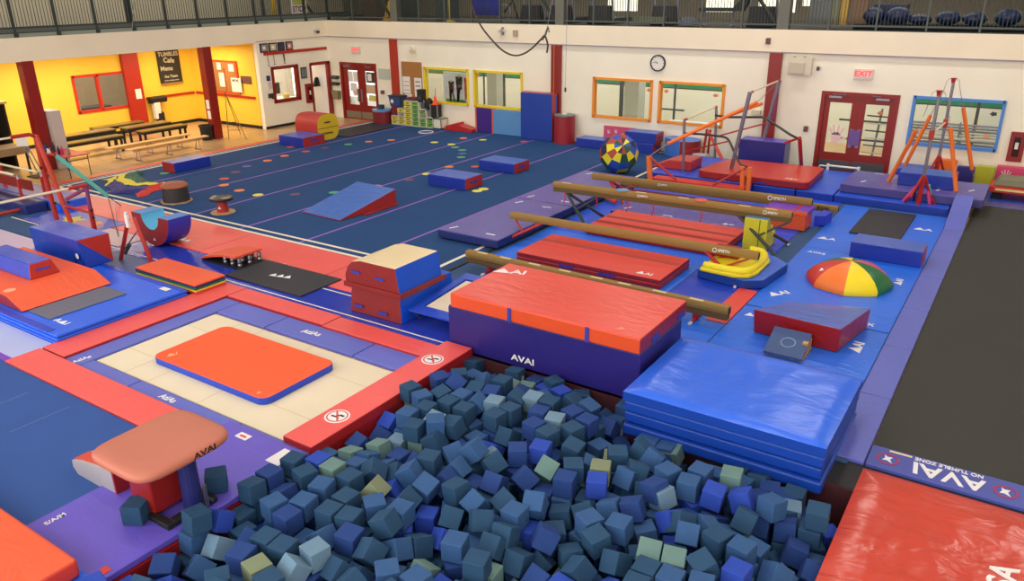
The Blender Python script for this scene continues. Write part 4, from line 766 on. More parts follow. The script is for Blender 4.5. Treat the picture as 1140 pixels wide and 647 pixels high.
# ================================================================ BLOCKS ON THE SPRING FLOOR
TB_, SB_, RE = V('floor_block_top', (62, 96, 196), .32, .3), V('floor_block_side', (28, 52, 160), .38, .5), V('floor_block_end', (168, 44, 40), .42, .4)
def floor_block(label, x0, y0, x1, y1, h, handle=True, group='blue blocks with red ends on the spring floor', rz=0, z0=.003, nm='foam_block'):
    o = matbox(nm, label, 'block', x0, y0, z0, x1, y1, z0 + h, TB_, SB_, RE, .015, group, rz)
    if handle:
        M = Matrix.Translation((0, 0, 0)); cx, cy = (x0 + x1) / 2, (y0 + y1) / 2
        R2 = Matrix.Translation((cx, cy, 0)) @ Matrix.Rotation(rz, 4, 'Z') @ Matrix.Translation((-cx, -cy, 0))
        obj('handle', MB(R2).box(x1, cy - .14, z0 + h * .45, x1 + .012, cy + .14, z0 + h * .65), BLUEPRINT, o)
    return o
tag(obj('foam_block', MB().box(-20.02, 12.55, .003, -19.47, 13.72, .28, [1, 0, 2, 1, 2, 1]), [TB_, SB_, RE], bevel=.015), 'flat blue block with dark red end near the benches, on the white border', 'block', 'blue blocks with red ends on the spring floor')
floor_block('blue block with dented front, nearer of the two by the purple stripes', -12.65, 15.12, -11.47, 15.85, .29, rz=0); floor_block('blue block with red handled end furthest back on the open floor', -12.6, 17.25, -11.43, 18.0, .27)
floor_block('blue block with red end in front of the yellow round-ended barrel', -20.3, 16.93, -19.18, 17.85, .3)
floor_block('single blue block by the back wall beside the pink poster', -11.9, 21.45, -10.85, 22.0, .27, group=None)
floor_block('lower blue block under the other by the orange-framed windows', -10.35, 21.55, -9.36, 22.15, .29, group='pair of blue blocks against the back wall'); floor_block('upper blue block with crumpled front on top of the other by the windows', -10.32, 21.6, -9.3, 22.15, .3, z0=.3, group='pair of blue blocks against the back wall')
# wedge
mb = MB(); P0 = [(-13.44, 11.62, .0), (-12.2, 11.56, 0), (-12.06, 13.25, 0), (-13.35, 13.33, 0)]
mb.add([(x, y, .003) for x, y, _ in P0] + [(-13.44, 11.62, .03), (-12.2, 11.56, .03), (-12.06, 13.25, .38), (-13.35, 13.33, .38)], [(0, 3, 2, 1), (4, 5, 6, 7), (0, 1, 5, 4), (1, 2, 6, 5), (2, 3, 7, 6), (3, 0, 4, 7)], [1, 0, 1, 1, 1, 1])
WG = solo('wedge_mat', mb, [V('wedge_blue', (66, 108, 190), .36, .7), V('wedge_red', (164, 44, 40), .42, .4)], 'blue topped wedge with red sides in the middle of the spring floor', 'wedge', bevel=.012)
obj('fold_flap', MB().box(-12.1, 12.2, .004, -12.02, 13.25, .03), V('wedge_red', (164, 44, 40), .42, .4), WG)
# round-ended barrel block
n = 18; pr = [(17.98, .003), (18.72, .003)]
cy_, cz_, ra, rb = 18.35, .42, .47, .42
pr = [(cy_ + ra * (abs(math.cos(t)) ** .6) * (1 if math.cos(t) > 0 else -1), .003 + cz_ + rb * (abs(math.sin(t)) ** .75) * (1 if math.sin(t) > 0 else -1)) for t in [2 * PI * k / 32 for k in range(32)]]
BR = solo('barrel_block', MB().prism_x(pr, -20.55, -19.5, 0, mcap=1), [V('barrel_red', (190, 54, 50), .42, .2), V('barrel_yellow', (222, 186, 36), .45, .2)], 'red round-edged foam barrel block with yellow end', 'barrel block')
obj('handle', MB().box(-19.5, 18.2, .56, -19.485, 18.45, .6), BLACK, BR); patch('seam', BR, -19.5, 17.9, -19.49, 18.8, .4, BLACK, .012); text('logo', 'A-Gymnast', .1, (-19.488, 18.3, .24), (PI / 2, 0, PI / 2), DKGREEN, BR)
matbox('flat_mat', 'long flat black mat on the carpet by the double doors', 'mat', -20.5, 18.98, .003, -19.25, 21.3, .03, BLACKMAT, bev=.006)
# mushroom trainers
MH = thing('mushroom_trainer', 'round mushroom trainer with brown leather top and black drum', 'mushroom', (-16.72, 10.72, 0))
obj('base_board', MB().lathe([(.37, .003), (.37, .03)], (-16.78, 10.74, 0), 8), PLYWOOD, MH); obj('drum', MB().lathe([(.31, .03), (.285, .3), (.27, .36)], (-16.78, 10.74, 0), 28), mat('ribbed_black', (48, 44, 44), .6), MH)
obj('top_cushion', MB().lathe([(.29, .35), (.315, .37), (.31, .405), (.24, .45), (.1, .475), (0, .478)], (-16.78, 10.74, 0), 32), BROWN_L, MH, smooth=True)
MS = thing('spin_pedestal', 'small red pedestal with glossy black round top on a wooden disc', 'pedestal', (-14.98, 10.66, 0))
obj('base_disc', MB().lathe([(.27, .003), (.27, .03)], (-14.98, 10.68, 0), 28), PLYWOOD, MS, bevel=.008); obj('post', MB().lathe([(.13, .03), (.105, .28)], (-14.98, 10.68, 0), 20), V('pedestal_red2', (176, 44, 38), .4, .1), MS); text('logo', '\u25b2', .07, (-14.93, 10.56, .14), (PI / 2, 0, .6), LOGO, MS)
obj('top_disc', MB().lathe([(.17, .28), (.25, .3), (.265, .33), (.24, .36), (.17, .345), (0, .335)], (-14.98, 10.68, 0), 32), mat('gloss_black', (22, 22, 24), .22), MS, smooth=True)
# patchwork ball
mb = MB(); n = 11
nr = 7
prof = [(.52 * math.sin(PI * (k + .0001) / nr) + .0002, .58 - .565 * math.cos(PI * k / nr)) for k in range(nr + 1)]
mis = [[(3 * i + 2 * j + (i * j) % 3) % 5 for j in range(n)] for i in range(nr)]
mb.M = Matrix.Translation((-9.15, 18.85, -.06)) @ Matrix.Translation((0, 0, .58)) @ Euler((.9, .5, .3)).to_matrix().to_4x4() @ Matrix.Translation((0, 0, -.58)); mb.lathe(prof, (0, 0, 0), n, mis=mis)
solo('patchwork_barrel', mb, [V('ball_blue', (44, 84, 190), .45, .1), V('ball_red', (170, 56, 42), .45, .1), V('ball_yellow', (240, 222, 40), .45, .1), V('ball_green', (24, 84, 66), .45, .1), V('ball_navy', (22, 26, 70), .45, .1)], 'big multicoloured patchwork ball at the edge of the spring floor', 'ball')

# ================================================================ BLUE FLOOR MATS AROUND THE BEAMS
def bmat(label, x0, y0, x1, y1, z1=0.0, m_=None, logos=(), g='blue floor mats around the beams', bev=.008):
    o = matbox('floor_mat', label, 'mat', x0, y0, -.04, x1, y1, z1, m_ or V('floor_blue_vinyl', (36, 112, 240), .36, .5), bev=bev, group=g)
    for (s, x, y, r, sz) in logos: text('logo', s, sz, (x, y, z1 + .003), (0, 0, r), LOGO, o)
    return o
bmat('blue floor mat in front of the dark red wedge at the pit end', -3.3, 8.9, -1.22, 11.55, 0, None, [('\u25b2AI', -1.5, 10.85, PI / 2, .2), ('\u25b2AI', -3.05, 11.2, .2, .16)])
bmat('blue floor mat under the rainbow dome', -3.3, 11.6, -1.22, 15.0, 0, None, [('\u25b2AI', -3.0, 12.3, .9, .2), ('GYM FX', -1.7, 11.75, 0, .14), ('\u25b2AI', -1.45, 13.9, PI / 2, .16), ('AVAI|', -3.0, 14.75, 0, .13)])
bmat('blue floor mat under the flat black mat at the back right', -3.3, 15.02, -1.22, 18.6, 0, None, [('\u25b2A', -3.05, 15.75, 0, .2), ('\u25b2A', -1.55, 17.4, 0, .2)])
bmat('blue floor mat under the lowest beam, beside the vault block', -7.6, 9.2, -3.32, 11.3, 0, None, [('\u25b2', -7.15, 9.9, 0, .22)])
bmat('royal blue floor mat under the orange-covered crash mat corner', -8.0, 8.62, -7.62, 9.66, 0, ROYAL_V); 
bmat('blue floor mat between the two long red mats', -8.1, 11.32, -4.55, 13.5, 0); bmat('royal blue floor mat right of the long red mats', -4.53, 11.32, -3.32, 13.9, 0, ROYAL_V)
bmat('blue floor mat under the highest beam', -8.1, 13.52, -3.65, 16.4, 0, V('floor_blue_vinyl2', (34, 86, 224), .36, .5)); bmat('blue floor mat at the foot of the far beams', -8.1, 16.42, -3.4, 18.7, 0, V('floor_blue_vinyl2', (34, 86, 224), .36, .5))
bmat('narrow red floor mat strip beside the end of the lowest beam', -3.62, 10.65, -3.31, 12.2, .012, V('strip_red', (228, 72, 62), .42, .2), g=None)
o = matbox('flat_mat', 'square flat black mat on the blue floor at the back right', 'mat', -2.77, 16.36, .002, -1.82, 18.42, .03, BLACKMAT, bev=.006)
# mauve landing mats along the carpet edge
def velcro(o, pts, z):
    for x, y, r in pts: obj('velcro_tab', MB(Matrix.Translation((x, y, z)) @ Matrix.Rotation(r, 4, 'Z')).box(-.1, -.02, 0, .1, .02, .004), LOGO, o)
for k, (y0, y1) in enumerate(((11.72, 14.6), (14.62, 17.9))):
    o = matbox('landing_mat', ['mauve purple landing mat nearest the camera along the spring floor edge', 'mauve purple landing mat further back along the spring floor edge, by the ball'][k], 'mat', -9.62, y0, .02, -8.16, y1, .2, MAUVE_V, NAVY_V, bev=.03, group='mauve landing mats beside the spring floor')
    velcro(o, [(-9.4, y0 + .25, 1.2), (-8.5, y0 + .25, 0), (-9.35, y1 - .3, 1.2), (-8.6, y1 - .35, .2)], .201)
    patch('seam', o, -9.62, y0 + .001, -8.16, y0 + .003, .1, BLACK, .006)
for k, (x0, y0, x1, y1, lb) in enumerate(((-7.54, 11.42, -4.7, 12.72, 'long red folding mat in front, beneath the second beam'), (-7.25, 13.55, -4.42, 14.98, 'long red folding mat behind, beneath the highest beam'))):
    T = thing('folding_mat', lb, 'mat', ((x0 + x1) / 2, (y0 + y1) / 2, 0), group='long red folding mats under the beams')
    for z in (.003, .09): obj('layer', MB().box(x0, y0, z, x1, y1, z + .085, [1, 0, 1, 1, 1, 1]), [V('mat_red', (222, 66, 54), .4, .35), DRED_V], T, bevel=.02)
    for f in ((.62,) if k == 0 else (.25, .55)): patch('fold_shadow', T, x0 + .03, y0 + (y1 - y0) * f, x1 - .03, y0 + (y1 - y0) * f + .13, .174, V('fold_shadow_brown', (168, 56, 46), .6, .1), .003)  # shadow line of the fold gap, painted as a darker band
    if k == 0:
        text('logo', '\u25b2AI', .15, (x1 - .35, y0 + .15, .18), (0, 0, 0), LOGO, T)
        for xx in (x0 + .9, x0 + 1.7): patch('handle', T, xx, y0 - .01, xx + .3, y0, .06, BLUEPRINT, .04)
o = soft_mat('throw_mat', 'rumpled mauve throw mat behind the long red mats', -7.5, 15.15, -4.4, 16.1, .0, .1, MAUVE_V, NAVY_V, .02, 60, 24, 2.2)
text('logo', '\u25b2AI', .12, (-4.9, 15.3, .12), (0, 0, 0), LOGO, o); velcro(o, [(-7.2, 15.4, 1), (-6.2, 15.25, 0)], .12)

# ================================================================ BALANCE BEAMS
def beam(label, x0, y0, x1, y1, ztop, h=.13, w_=.125, groove=False, logos=(), g='balance beams'):
    T = thing('balance_beam', label, 'balance beam', ((x0 + x1) / 2, (y0 + y1) / 2, 0), math.atan2(y1 - y0, x1 - x0), g)
    L = math.hypot(x1 - x0, y1 - y0) / 2; R_ = world_of(T)
    pr = [(-w_ / 2 + .02, ztop - h), (w_ / 2 - .02, ztop - h), (w_ / 2, ztop - h * .6), (w_ / 2, ztop - h * .3), (w_ / 2 - .015, ztop), (-w_ / 2 + .015, ztop), (-w_ / 2, ztop - h * .3), (-w_ / 2, ztop - h * .6)]
    B = obj('beam_body', MB(R_).prism_x(pr, -L, L, 0), [SUEDE], T, bevel=.008)
    if groove:
        obj('under_rail', MB(R_).box(-L + .01, -w_ / 2 + .012, ztop - h - .085, L - .01, w_ / 2 - .012, ztop - h), SUEDE_D, T, bevel=.006)
    for s in (-1, 1): obj('end_cap', MB(R_).box(s * L - .006 if s > 0 else -L - .006, -w_ / 2 + .025, ztop - h + .015, s * L + .006 if s > 0 else -L + .006, w_ / 2 - .025, ztop - .02), BLACK, T)
    for (s, x, sz) in logos:
        t = text('logo', s, sz, (0, 0, 0), (0, 0, 0), LOGO, None)
        t.parent = T; t.matrix_basis = Matrix.Translation((x, -w_ / 2 - .003, ztop - h * .48)) @ Euler((PI / 2, 0, 0)).to_matrix().to_4x4()
        r = obj('logo_ring', MB(R_ @ Matrix.Translation((x - sz * 2.3, -w_ / 2 - .004, ztop - h * .48)) @ Matrix.Rotation(PI / 2, 4, 'X')).ring(sz * .42, sz * .6, .003, (0, 0, 0), 20), LOGO, T)
    return T, L, R_
def chalk(T, L, R_, z, xs):
    for x in xs: obj('chalk_mark', MB(R_).box(x, -.03, z, x + .22, .03, z + .002), mat('chalky', (214, 196, 150), .9), T)
def a_leg(T, R_, x_beam, x_foot, z, spread, m_, strap=True):
    s = 1 if x_foot > x_beam else -1
    obj('leg', MB(R_).tube([(x_beam, 0, z), (x_foot - s * .12, -spread * .8, .12), (x_foot, -spread, .02)], .032, 8), m_, T); obj('leg', MB(R_).tube([(x_beam, 0, z), (x_foot - s * .12, spread * .8, .12), (x_foot, spread, .02)], .032, 8), m_, T)
    obj('brace', MB(R_).tube([((x_beam + x_foot) / 2, -spread / 2, z * .5), (x_foot + s * .05, 0, z - .02)], .02, 8), m_, T)
    for q in (-1, 1): obj('foot', MB(R_).tube([(x_foot, q * spread - .05, .015), (x_foot, q * spread + .05, .015)], .022, 8), WHITE, T)
T, L, R_ = beam('lowest balance beam, partly behind the orange crash mat', -8.1, 10.68, -3.25, 10.58, .32, .13, .14, True, [('SPIETH', 1.65, .055)])
chalk(T, L, R_, .32, [-2.2, -1.7, -1.1, -.5, .1, .6, 1.2, 1.8])
for s in (-1, 1): obj('leg', MB(R_).box(s * (L - .5) - .04, -.05, .02, s * (L - .5) + .04, .05, .12).tube([(s * (L - .5), -.22, .02), (s * (L - .5), .22, .02)], .02, 8), REDPAINT, T); obj('foot', MB(R_).tube([(s * (L - .5), -.26, .016), (s * (L - .5), -.18, .016)], .024, 8), WHITE, T)
T, L, R_ = beam('low balance beam with red legs over the long red mats', -8.47, 12.66, -3.5, 12.72, .5, .14, .12, False, [('SPIETH', 1.9, .07)])
a_leg(T, R_, -L + .75, -L + .15, .38, .55, REDPAINT); a_leg(T, R_, L - .95, L - .2, .38, .5, REDPAINT)
T, L, R_ = beam('highest balance beam on black legs with red hanging straps', -8.44, 14.28, -3.46, 14.48, .79, .12, .13, True, [('SPIETH', 2.15, .06), ('SPIETH', -.4, .05)])
a_leg(T, R_, -L + .3, -L + 1.0, .6, .45, DKGREEN); a_leg(T, R_, L - 1.0, L - .1, .6, .5, DKGREEN)
for x in (-2.2, -1.45, -.75, -.2, .8, 1.95): obj('strap', MB(R_).tube([(x, -.06, .6), (x + .02, -.07, .48), (x - .02, -.06, .36)], .012, 6), V('strap_red', (190, 36, 36), .5, 0), T)
for x, c in ((-.9, SKY_V), (.75, V('spot_red_v', (216, 92, 72), .5, 0))): obj('floor_spot', MB(R_).lathe([(.13, .79), (.13, .797)], (x, 0, 0), 20), c, T)
chalk(T, L, R_, .79, [-2.3, -.6, .3, 1.5, 2.0])
T, L, R_ = beam('far balance beam in front of the bars, at mid height', -8.57, 16.29, -3.58, 16.52, .56, .14, .12, False, [('SPIETH', 1.85, .085), ('SPIETH', -.7, .05)])
a_leg(T, R_, -L + .45, -L + 1.0, .42, .4, REDPAINT); a_leg(T, R_, L - .6, L - .1, .42, .4, REDPAINT)
obj('leg_pad', MB(R_).tube([(-L + .5, -.3, .1), (-L + .8, -.4, .06)], .05, 8), V('leg_red', (214, 70, 50), .5, 0), T)
T, L, R_ = beam('floor-level balance beam behind the far beam, its right end showing', -8.2, 17.1, -3.2, 17.28, .28, .14, .12, False, [])
text('logo', 'AVAI', .12, (0, 0, 0), (0, 0, 0), BLACK, None)
t = [o for o in bpy.data.objects if o.name.startswith('logo') and o.parent is None][-1]; t.parent = T; t.matrix_basis = Matrix.Translation((2.2, -.064, .21)) @ Euler((PI / 2, 0, 0)).to_matrix().to_4x4()
for s in (-1, 1): obj('foot', MB(R_).box(s * (L - .3) - .04, -.16, .01, s * (L - .3) + .04, .16, .05).tube([(s * (L - .3), 0, .03), (s * (L - .3), 0, .16)], .03, 8), REDPAINT, T)
o = matbox('floor_beam', 'maroon padded floor beam lying between the far beams', 'floor beam', -7.7, 16.86, .003, -4.55, 17.0, .13, V('maroon_pad', (120, 24, 44), .45, .1), bev=.02); text('logo', 'AVAI', .05, (-4.95, 16.855, .08), (PI / 2, 0, 0), LOGO, o)

# ================================================================ SOFT SHAPES BY THE BEAM ENDS
ST = solo('foam_steps', MB().prism_x([(14.27, .003), (14.92, .003), (14.92, .2), (14.86, .3), (14.7, .26), (14.68, .44), (14.52, .42), (14.5, .62), (14.27, .62)], -4.27, -3.83, 0), [V('steps_yellow', (206, 196, 40), .45, .3)], 'yellow foam step block under the end of the highest beam', 'foam steps', bevel=.02)
obj('blue_top', MB().box(-4.26, 14.28, .62, -3.84, 14.5, .628), SKY_V, ST); patch('seam', ST, -3.98, 14.262, -3.97, 14.27, .01, BLACK, .6)
OC = solo('octagon_mat', MB().prism([(-4.4, 12.3), (-3.55, 12.18), (-3.28, 12.36), (-3.17, 13.4), (-3.5, 13.7), (-4.35, 13.75)], .003, .16, 0, mtop=1), [V('oct_side', (20, 62, 150), .4, .3), V('oct_top', (62, 108, 224), .34, .3)], 'blue angular mat on the floor beneath the yellow curved block', 'mat', bevel=.02)
# yellow trough: raised rim with a red wall on the left
YR = solo('foam_trough', MB().prism([(-4.33, 12.2), (-3.74, 12.17), (-3.5, 12.27), (-3.43, 12.5), (-3.43, 13.2), (-3.6, 13.56), (-3.9, 13.6), (-4.33, 13.55)], .163, .24), [YEL_V], 'bright yellow curved foam block with raised rim behind the red beam leg', 'foam block', bevel=.03)
rim = [(-4.28, 12.28), (-3.76, 12.26), (-3.58, 12.34), (-3.53, 12.55), (-3.53, 13.15), (-3.66, 13.46), (-3.88, 13.5)]
obj('rim', MB().tube(curve_pts([(x, y, .26) for x, y in rim]), .07, 12), YEL_V, YR, smooth=True)
obj('inner_panel', MB().box(-4.33, 12.9, .24, -3.9, 13.05, .44), V('trough_red', (160, 28, 30), .42, .3), YR, 'dark red inner panel', bevel=.02)
# orange cube with purple lid
OQ = thing('foam_cube', 'orange foam block with a purple lid at the end of the highest beam', 'foam block', (-3.9, 16.1, 0))
obj('body', MB().box(-4.35, 15.98, .003, -3.55, 16.52, .33), V('cube_orange', (226, 88, 40), .45, .2), OQ, bevel=.02); obj('lid', MB().box(-4.38, 15.95, .33, -3.52, 16.55, .42, [1, 0, 1, 0, 0, 0]), [V('lid_purple', (118, 62, 190), .4, .2), V('lid_orange', (236, 98, 50), .45, .2)], OQ, bevel=.012)
patch('strap', OQ, -3.8, 15.96, -3.74, 16.54, .42, V('strap_red', (190, 36, 36), .5, 0), .003)
solo('foam_block', MB().prism([(-3.5, 16.5), (-3.3, 16.6), (-3.25, 17.0), (-3.45, 17.1)], .003, .22), V('royal_small', (40, 60, 200), .42, .2), 'small royal blue foam block beside the purple-lidded block', 'foam block', bevel=.015)
# dome
mb = MB(); prof = [(.68, .003), (.69, .06), (.66, .12), (.58, .21), (.45, .295), (.3, .35), (.15, .38), (.001, .39)]
def dome_ring(r, z):
    out = []
    for k in range(8):
        for s in range(3):
            a0 = 2 * PI * (k) / 8 + .1; a1 = 2 * PI * (k + 1) / 8 + .1; t = s / 3
            p0 = (r * math.cos(a0), r * math.sin(a0)); p1 = (r * math.cos(a1), r * math.sin(a1))
            x = p0[0] * (1 - t) + p1[0] * t; y = p0[1] * (1 - t) + p1[1] * t
            q = math.hypot(x, y); g_ = (r / q - 1) * .35 + 1
            out.append((-2.16 + x * g_, 13.42 + y * g_, z))
    return out
vs = []; fs = []; ms = []
for r, z in prof: vs += dome_ring(r, z)
DCOL = [V('dome_green', (24, 108, 62), .42, .08), V('dome_red', (206, 48, 42), .42, .08), V('dome_orange', (248, 124, 44), .42, .08), V('dome_yellow', (252, 222, 28), .42, .08), V('dome_pink', (214, 80, 110), .42, .08)]
order = [4, 0, 3, 0, 1, 2, 3, 0]  # sector k counter-clockwise from +x
for i in range(len(prof) - 1):
    for j in range(24): fs.append((i * 24 + j, i * 24 + (j + 1) % 24, (i + 1) * 24 + (j + 1) % 24, (i + 1) * 24 + j)); ms.append(order[j // 3])
DM = solo('foam_dome', MB().add(vs, fs, ms), DCOL, 'rainbow foam dome with orange, yellow, green and red segments', 'dome', smooth=True)
text('logo', '\u25b2', .08, (-2.55, 13.1, .26), (.5, -.4, 0), LOGO, DM)
# wedge with red sides
mb = MB(); mb.add([(-2.87, 10.57, .003), (-1.7, 10.5, .003), (-1.52, 11.6, .003), (-2.75, 11.95, .003), (-2.9, 10.56, .37), (-1.68, 10.48, .37), (-1.5, 11.55, .34), (-2.73, 11.9, .06)], [(0, 3, 2, 1), (4, 5, 6, 7), (0, 1, 5, 4), (1, 2, 6, 5), (2, 3, 7, 6), (3, 0, 4, 7)], [1, 0, 1, 1, 0, 1])
solo('wedge_mat', mb, [V('wedge_top_blue', (72, 110, 206), .24, .7), V('wedge_side_red', (150, 24, 24), .3, .6)], 'wrinkled blue topped wedge with dark red sides beside the rainbow dome', 'wedge', bevel=.02)
SP3 = thing('springboard', 'small slate blue springboard leaning against the dark red wedge', 'springboard', (-2.28, 10.3, 0))
obj('top_board', MB().add([(-2.53, 9.92, .03), (-2.02, 9.92, .03), (-2.04, 10.46, .19), (-2.55, 10.46, .19), (-2.53, 9.92, .06), (-2.02, 9.92, .06), (-2.04, 10.46, .22), (-2.55, 10.46, .22)], [(0, 3, 2, 1), (4, 5, 6, 7), (0, 1, 5, 4), (1, 2, 6, 5), (2, 3, 7, 6), (3, 0, 4, 7)], 0), V('board_slate', (62, 88, 140), .6, .05), SP3)
obj('base_board', MB().box(-2.52, 9.95, .003, -2.02, 10.46, .03).box(-2.1, 10.2, .03, -2.03, 10.45, .17), PLYWOOD, SP3)
mb = MB().ring(.085, .1, .004, (-2.28, 10.18, 0), 22); mb.v = [Vector((p.x, p.y, .14 + (p.y - 10.18) * .296 + p.z)) for p in mb.v]
obj('emblem', mb, mat('pale_print', (130, 152, 190), .6), SP3)
# long blue block
floor_block('long blue block with red end between the rainbow dome and the black mat', -2.45, 14.83, -1.25, 15.45, .29, False, group=None)

# ================================================================ BACK RIGHT MATS
for k, (x0, x1, lb) in enumerate(((-8.2, -5.5, 'blue base mat at the left under the uneven bars'), (-5.48, -4.48, 'blue base mat under the front of the big red mat'), (-4.46, -3.62, 'blue base mat between the big red mat and the purple mats'), (-3.6, -1.25, 'blue base mat in front of the purple mats and the padded uprights'))):
    matbox('base_mat', lb, 'mat', x0, 18.72, -.03, x1, 21.3, .16, V('base_blue', (34, 86, 220), .3, .35), V('base_blue_side', (20, 56, 160), .4, .3), bev=.02, group='blue base mats under the bars')
T = thing('landing_mat', 'big thick red landing mat with rounded corners under the uneven bars', 'mat', (-5.3, 19.6, .16))
mb = MB(); pl = []
for cx, cy, a0 in ((-4.45, 20.5, 0), (-6.55, 20.4, PI / 2), (-6.75, 18.95, PI), (-4.4, 18.95, 3 * PI / 2)): pl += [(cx + .18 * math.cos(a0 + PI / 2 * k / 5), cy + .18 * math.sin(a0 + PI / 2 * k / 5)) for k in range(6)]
obj('cover', mb.prism(pl, .165, .35, 1, mtop=0), [V('bigmat_red', (206, 58, 48), .36, .3), DRED_V], T, bevel=.03); text('logo', 'A\u25b2AI', .12, (-4.65, 18.98, .353), (0, 0, -.05), LOGO, T); patch('strap', T, -5.45, 18.76, -5.2, 18.775, .19, BLUEPRINT, .05)
solo('incline_mat', MB().prism_y([(-8.45, .165), (-7.3, .165), (-7.3, .42), (-7.9, .4)], 19.3, 20.1, 0), V('incline_red', (196, 52, 46), .4, .4), 'red incline mat left of the big red landing mat, behind the orange upright', 'incline', bevel=.02)
for k, (x0, y0, x1, y1, z, lb) in enumerate(((-8.0, 18.2, -5.55, 18.62, .01, 'lower thin red mat leaning in front of the blue base mats'), (-7.95, 18.35, -5.6, 18.7, .07, 'upper thin red mat in front of the blue base mats'))):
    matbox('thin_mat', lb, 'mat', x0, y0, z, x1, y1, z + .05, V('thin_red', (216, 66, 60), .4, .3), bev=.012, group='thin red mats in front of the bars')
for k, (x0, y0, x1, y1, lb) in enumerate(((-3.56, 19.05, -2.0, 20.7, 'left purple mat on the blue base mats, with a white tab'), (-1.98, 19.05, -.66, 20.7, 'right purple mat behind the end of the tumble track'))):
    o = matbox('landing_mat', lb, 'mat', x0, y0, .165, x1, y1, .36, MAUVE_V, V('mauve_side', (70, 64, 130), .42, .3), bev=.02, group='purple mats at the back right'); velcro(o, [(x0 + .4, y0 + .5, 1.2), (x1 - .3, y0 + .8, 1.1)], .36); text('logo', 'AVAI', .1, ((x0 + x1) / 2 - .2, y1 - .15, .363), (0, 0, 0), LOGO, o)
floor_block('blue block standing on the purple mat behind the front upright', -2.45, 19.6, -1.3, 20.3, .3, False, z0=.362, group=None)
matbox('foam_block', 'blue block with red end against the wall under the blue-framed window', 'block', -2.75, 21.2, -.01, -1.95, 21.9, .42, V('back_block_blue', (40, 74, 180), .4, .4), None, RE, group=None)
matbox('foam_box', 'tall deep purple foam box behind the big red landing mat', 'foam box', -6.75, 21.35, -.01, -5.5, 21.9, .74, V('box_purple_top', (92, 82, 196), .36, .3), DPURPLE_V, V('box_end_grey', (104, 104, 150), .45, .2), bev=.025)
R = thing('low_rail', 'low white tubular rail in front of the right-hand red double doors', 'rail', (-4, 21.3, 0))
for x in (-4.35, -3.6): obj('post', MB().tube([(x, 21.3, -.05), (x, 21.3, .32)], .035, 10), WHITE, R)
obj('bar', MB().tube([(-4.35, 21.3, .28), (-3.6, 21.3, .28)], .025, 8).tube([(-4.35, 21.3, .1), (-3.6, 21.3, .1)], .015, 8), WHITE, R); obj('side_handle', MB().tube([(-4.35, 21.3, .26), (-4.55, 21.3, .26), (-4.58, 21.3, .14)], .018, 8), WHITE, R)
# wall pads under the blue-framed window
for x0, x1, z1, y, m_, lb in ((-1.95, -1.5, .58, 22.0, OR_FOAM, 'orange foam wall panel under the blue-framed window'), (-1.45, -1.08, .5, 21.75, V('navy_panel', (44, 38, 122), .5, .2), 'dark navy foam panel leaning against the wall'), (-1.06, -.66, .55, 21.78, OLIVE_V, 'olive yellow foam panel leaning against the wall'), (-.64, 1.6, .56, 22.0, PINK_V, 'long pink wall panel with white hand prints')):
    o = matbox('wall_panel', lb, 'panel', x0, y, -.03, x1, y + .16, z1, m_, bev=.02)
    if m_ is PINK_V:
        for cx, cz in ((-.42, .3), (-.12, .2), (.3, .3)): obj('hand_print', hand(MB(), cx, cz, .7, y - .004), PINK_PRINT, o)
BX = thing('vault_box', 'wooden vault box with grey-green padded top at the right edge', 'vault box', (.1, 20.95, .0))
obj('padded_top', MB().frustum([(-.62, 20.9, .3), (.9, 20.9, .3), (.9, 21.5, .3), (-.62, 21.5, .3)], [(-.5, 20.95, .48), (.85, 20.95, .48), (.85, 21.45, .48), (-.5, 21.45, .48)]), V('top_olive_grey', (124, 120, 96), .6, .1), BX, bevel=.03)
obj('body', MB().box(-.68, 20.85, .16, .95, 21.55, .3), V('box_red', (196, 44, 30), .5, 0), BX, bevel=.01); obj('stripe', MB().box(-.55, 20.84, .21, .9, 20.85, .26), mat('cream_stripe', (244, 214, 140), .6), BX); obj('foot', MB().box(-.6, 20.9, -.04, -.4, 21.5, .16).box(.5, 20.9, -.04, .8, 21.5, .16), DARK, BX)
matbox('floor_mat', 'plain blue floor mat behind the far end of the tumble track', 'mat', -.7, 20.66, -.04, 2.0, 21.9, .0, V('plain_blue', (40, 70, 176), .4, .2), bev=.01)

# ================================================================ UNEVEN BARS (back middle)
UB2 = thing('uneven_bars', 'chrome uneven bars with orange padded braces in front of the orange-framed windows', 'bars', (-6.7, 20.2, 0))
CH = mat('brushed_chrome', (140, 136, 150), .35, metal=.7)
obj('low_post', MB().tube([(-7.42, 19.12, .0), (-7.49, 19.12, 1.5)], .035, 10), CH, UB2); obj('low_post', MB().tube([(-7.42, 21.44, .0), (-7.5, 21.44, 1.54)], .035, 10), CH, UB2)
obj('low_bar', MB().tube([(-7.48, 19.15, 1.5), (-7.5, 21.42, 1.54)], .022, 10), BARWOOD, UB2)
obj('high_post', MB().tube([(-6.3, 19.4, .1), (-5.98, 19.4, 2.25)], .05, 10), CH, UB2); obj('high_post', MB().tube([(-6.28, 21.6, .0), (-5.91, 21.6, 2.32)], .05, 10), CH, UB2)
obj('high_bar', MB().tube([(-5.97, 19.4, 2.24), (-5.91, 21.6, 2.31)], .022, 10), BARWOOD, UB2)
for p in ((-7.49, 19.2, 1.5), (-7.5, 21.38, 1.54), (-5.97, 19.5, 2.24), (-5.91, 21.5, 2.31)): obj('bar_clamp', MB().tube([(p[0], p[1] - .06, p[2]), (p[0], p[1] + .06, p[2])], .035, 8), REDPAINT, UB2)
obj('padded_cable', MB().tube([(-7.69, 18.6, .96), (-6.11, 20.5, 1.86)], .045, 10), OR_FOAM, UB2); obj('padded_cable', MB().tube([(-6.78, 20.0, 1.5), (-6.1, 20.9, 1.78)], .04, 10), OR_FOAM, UB2)
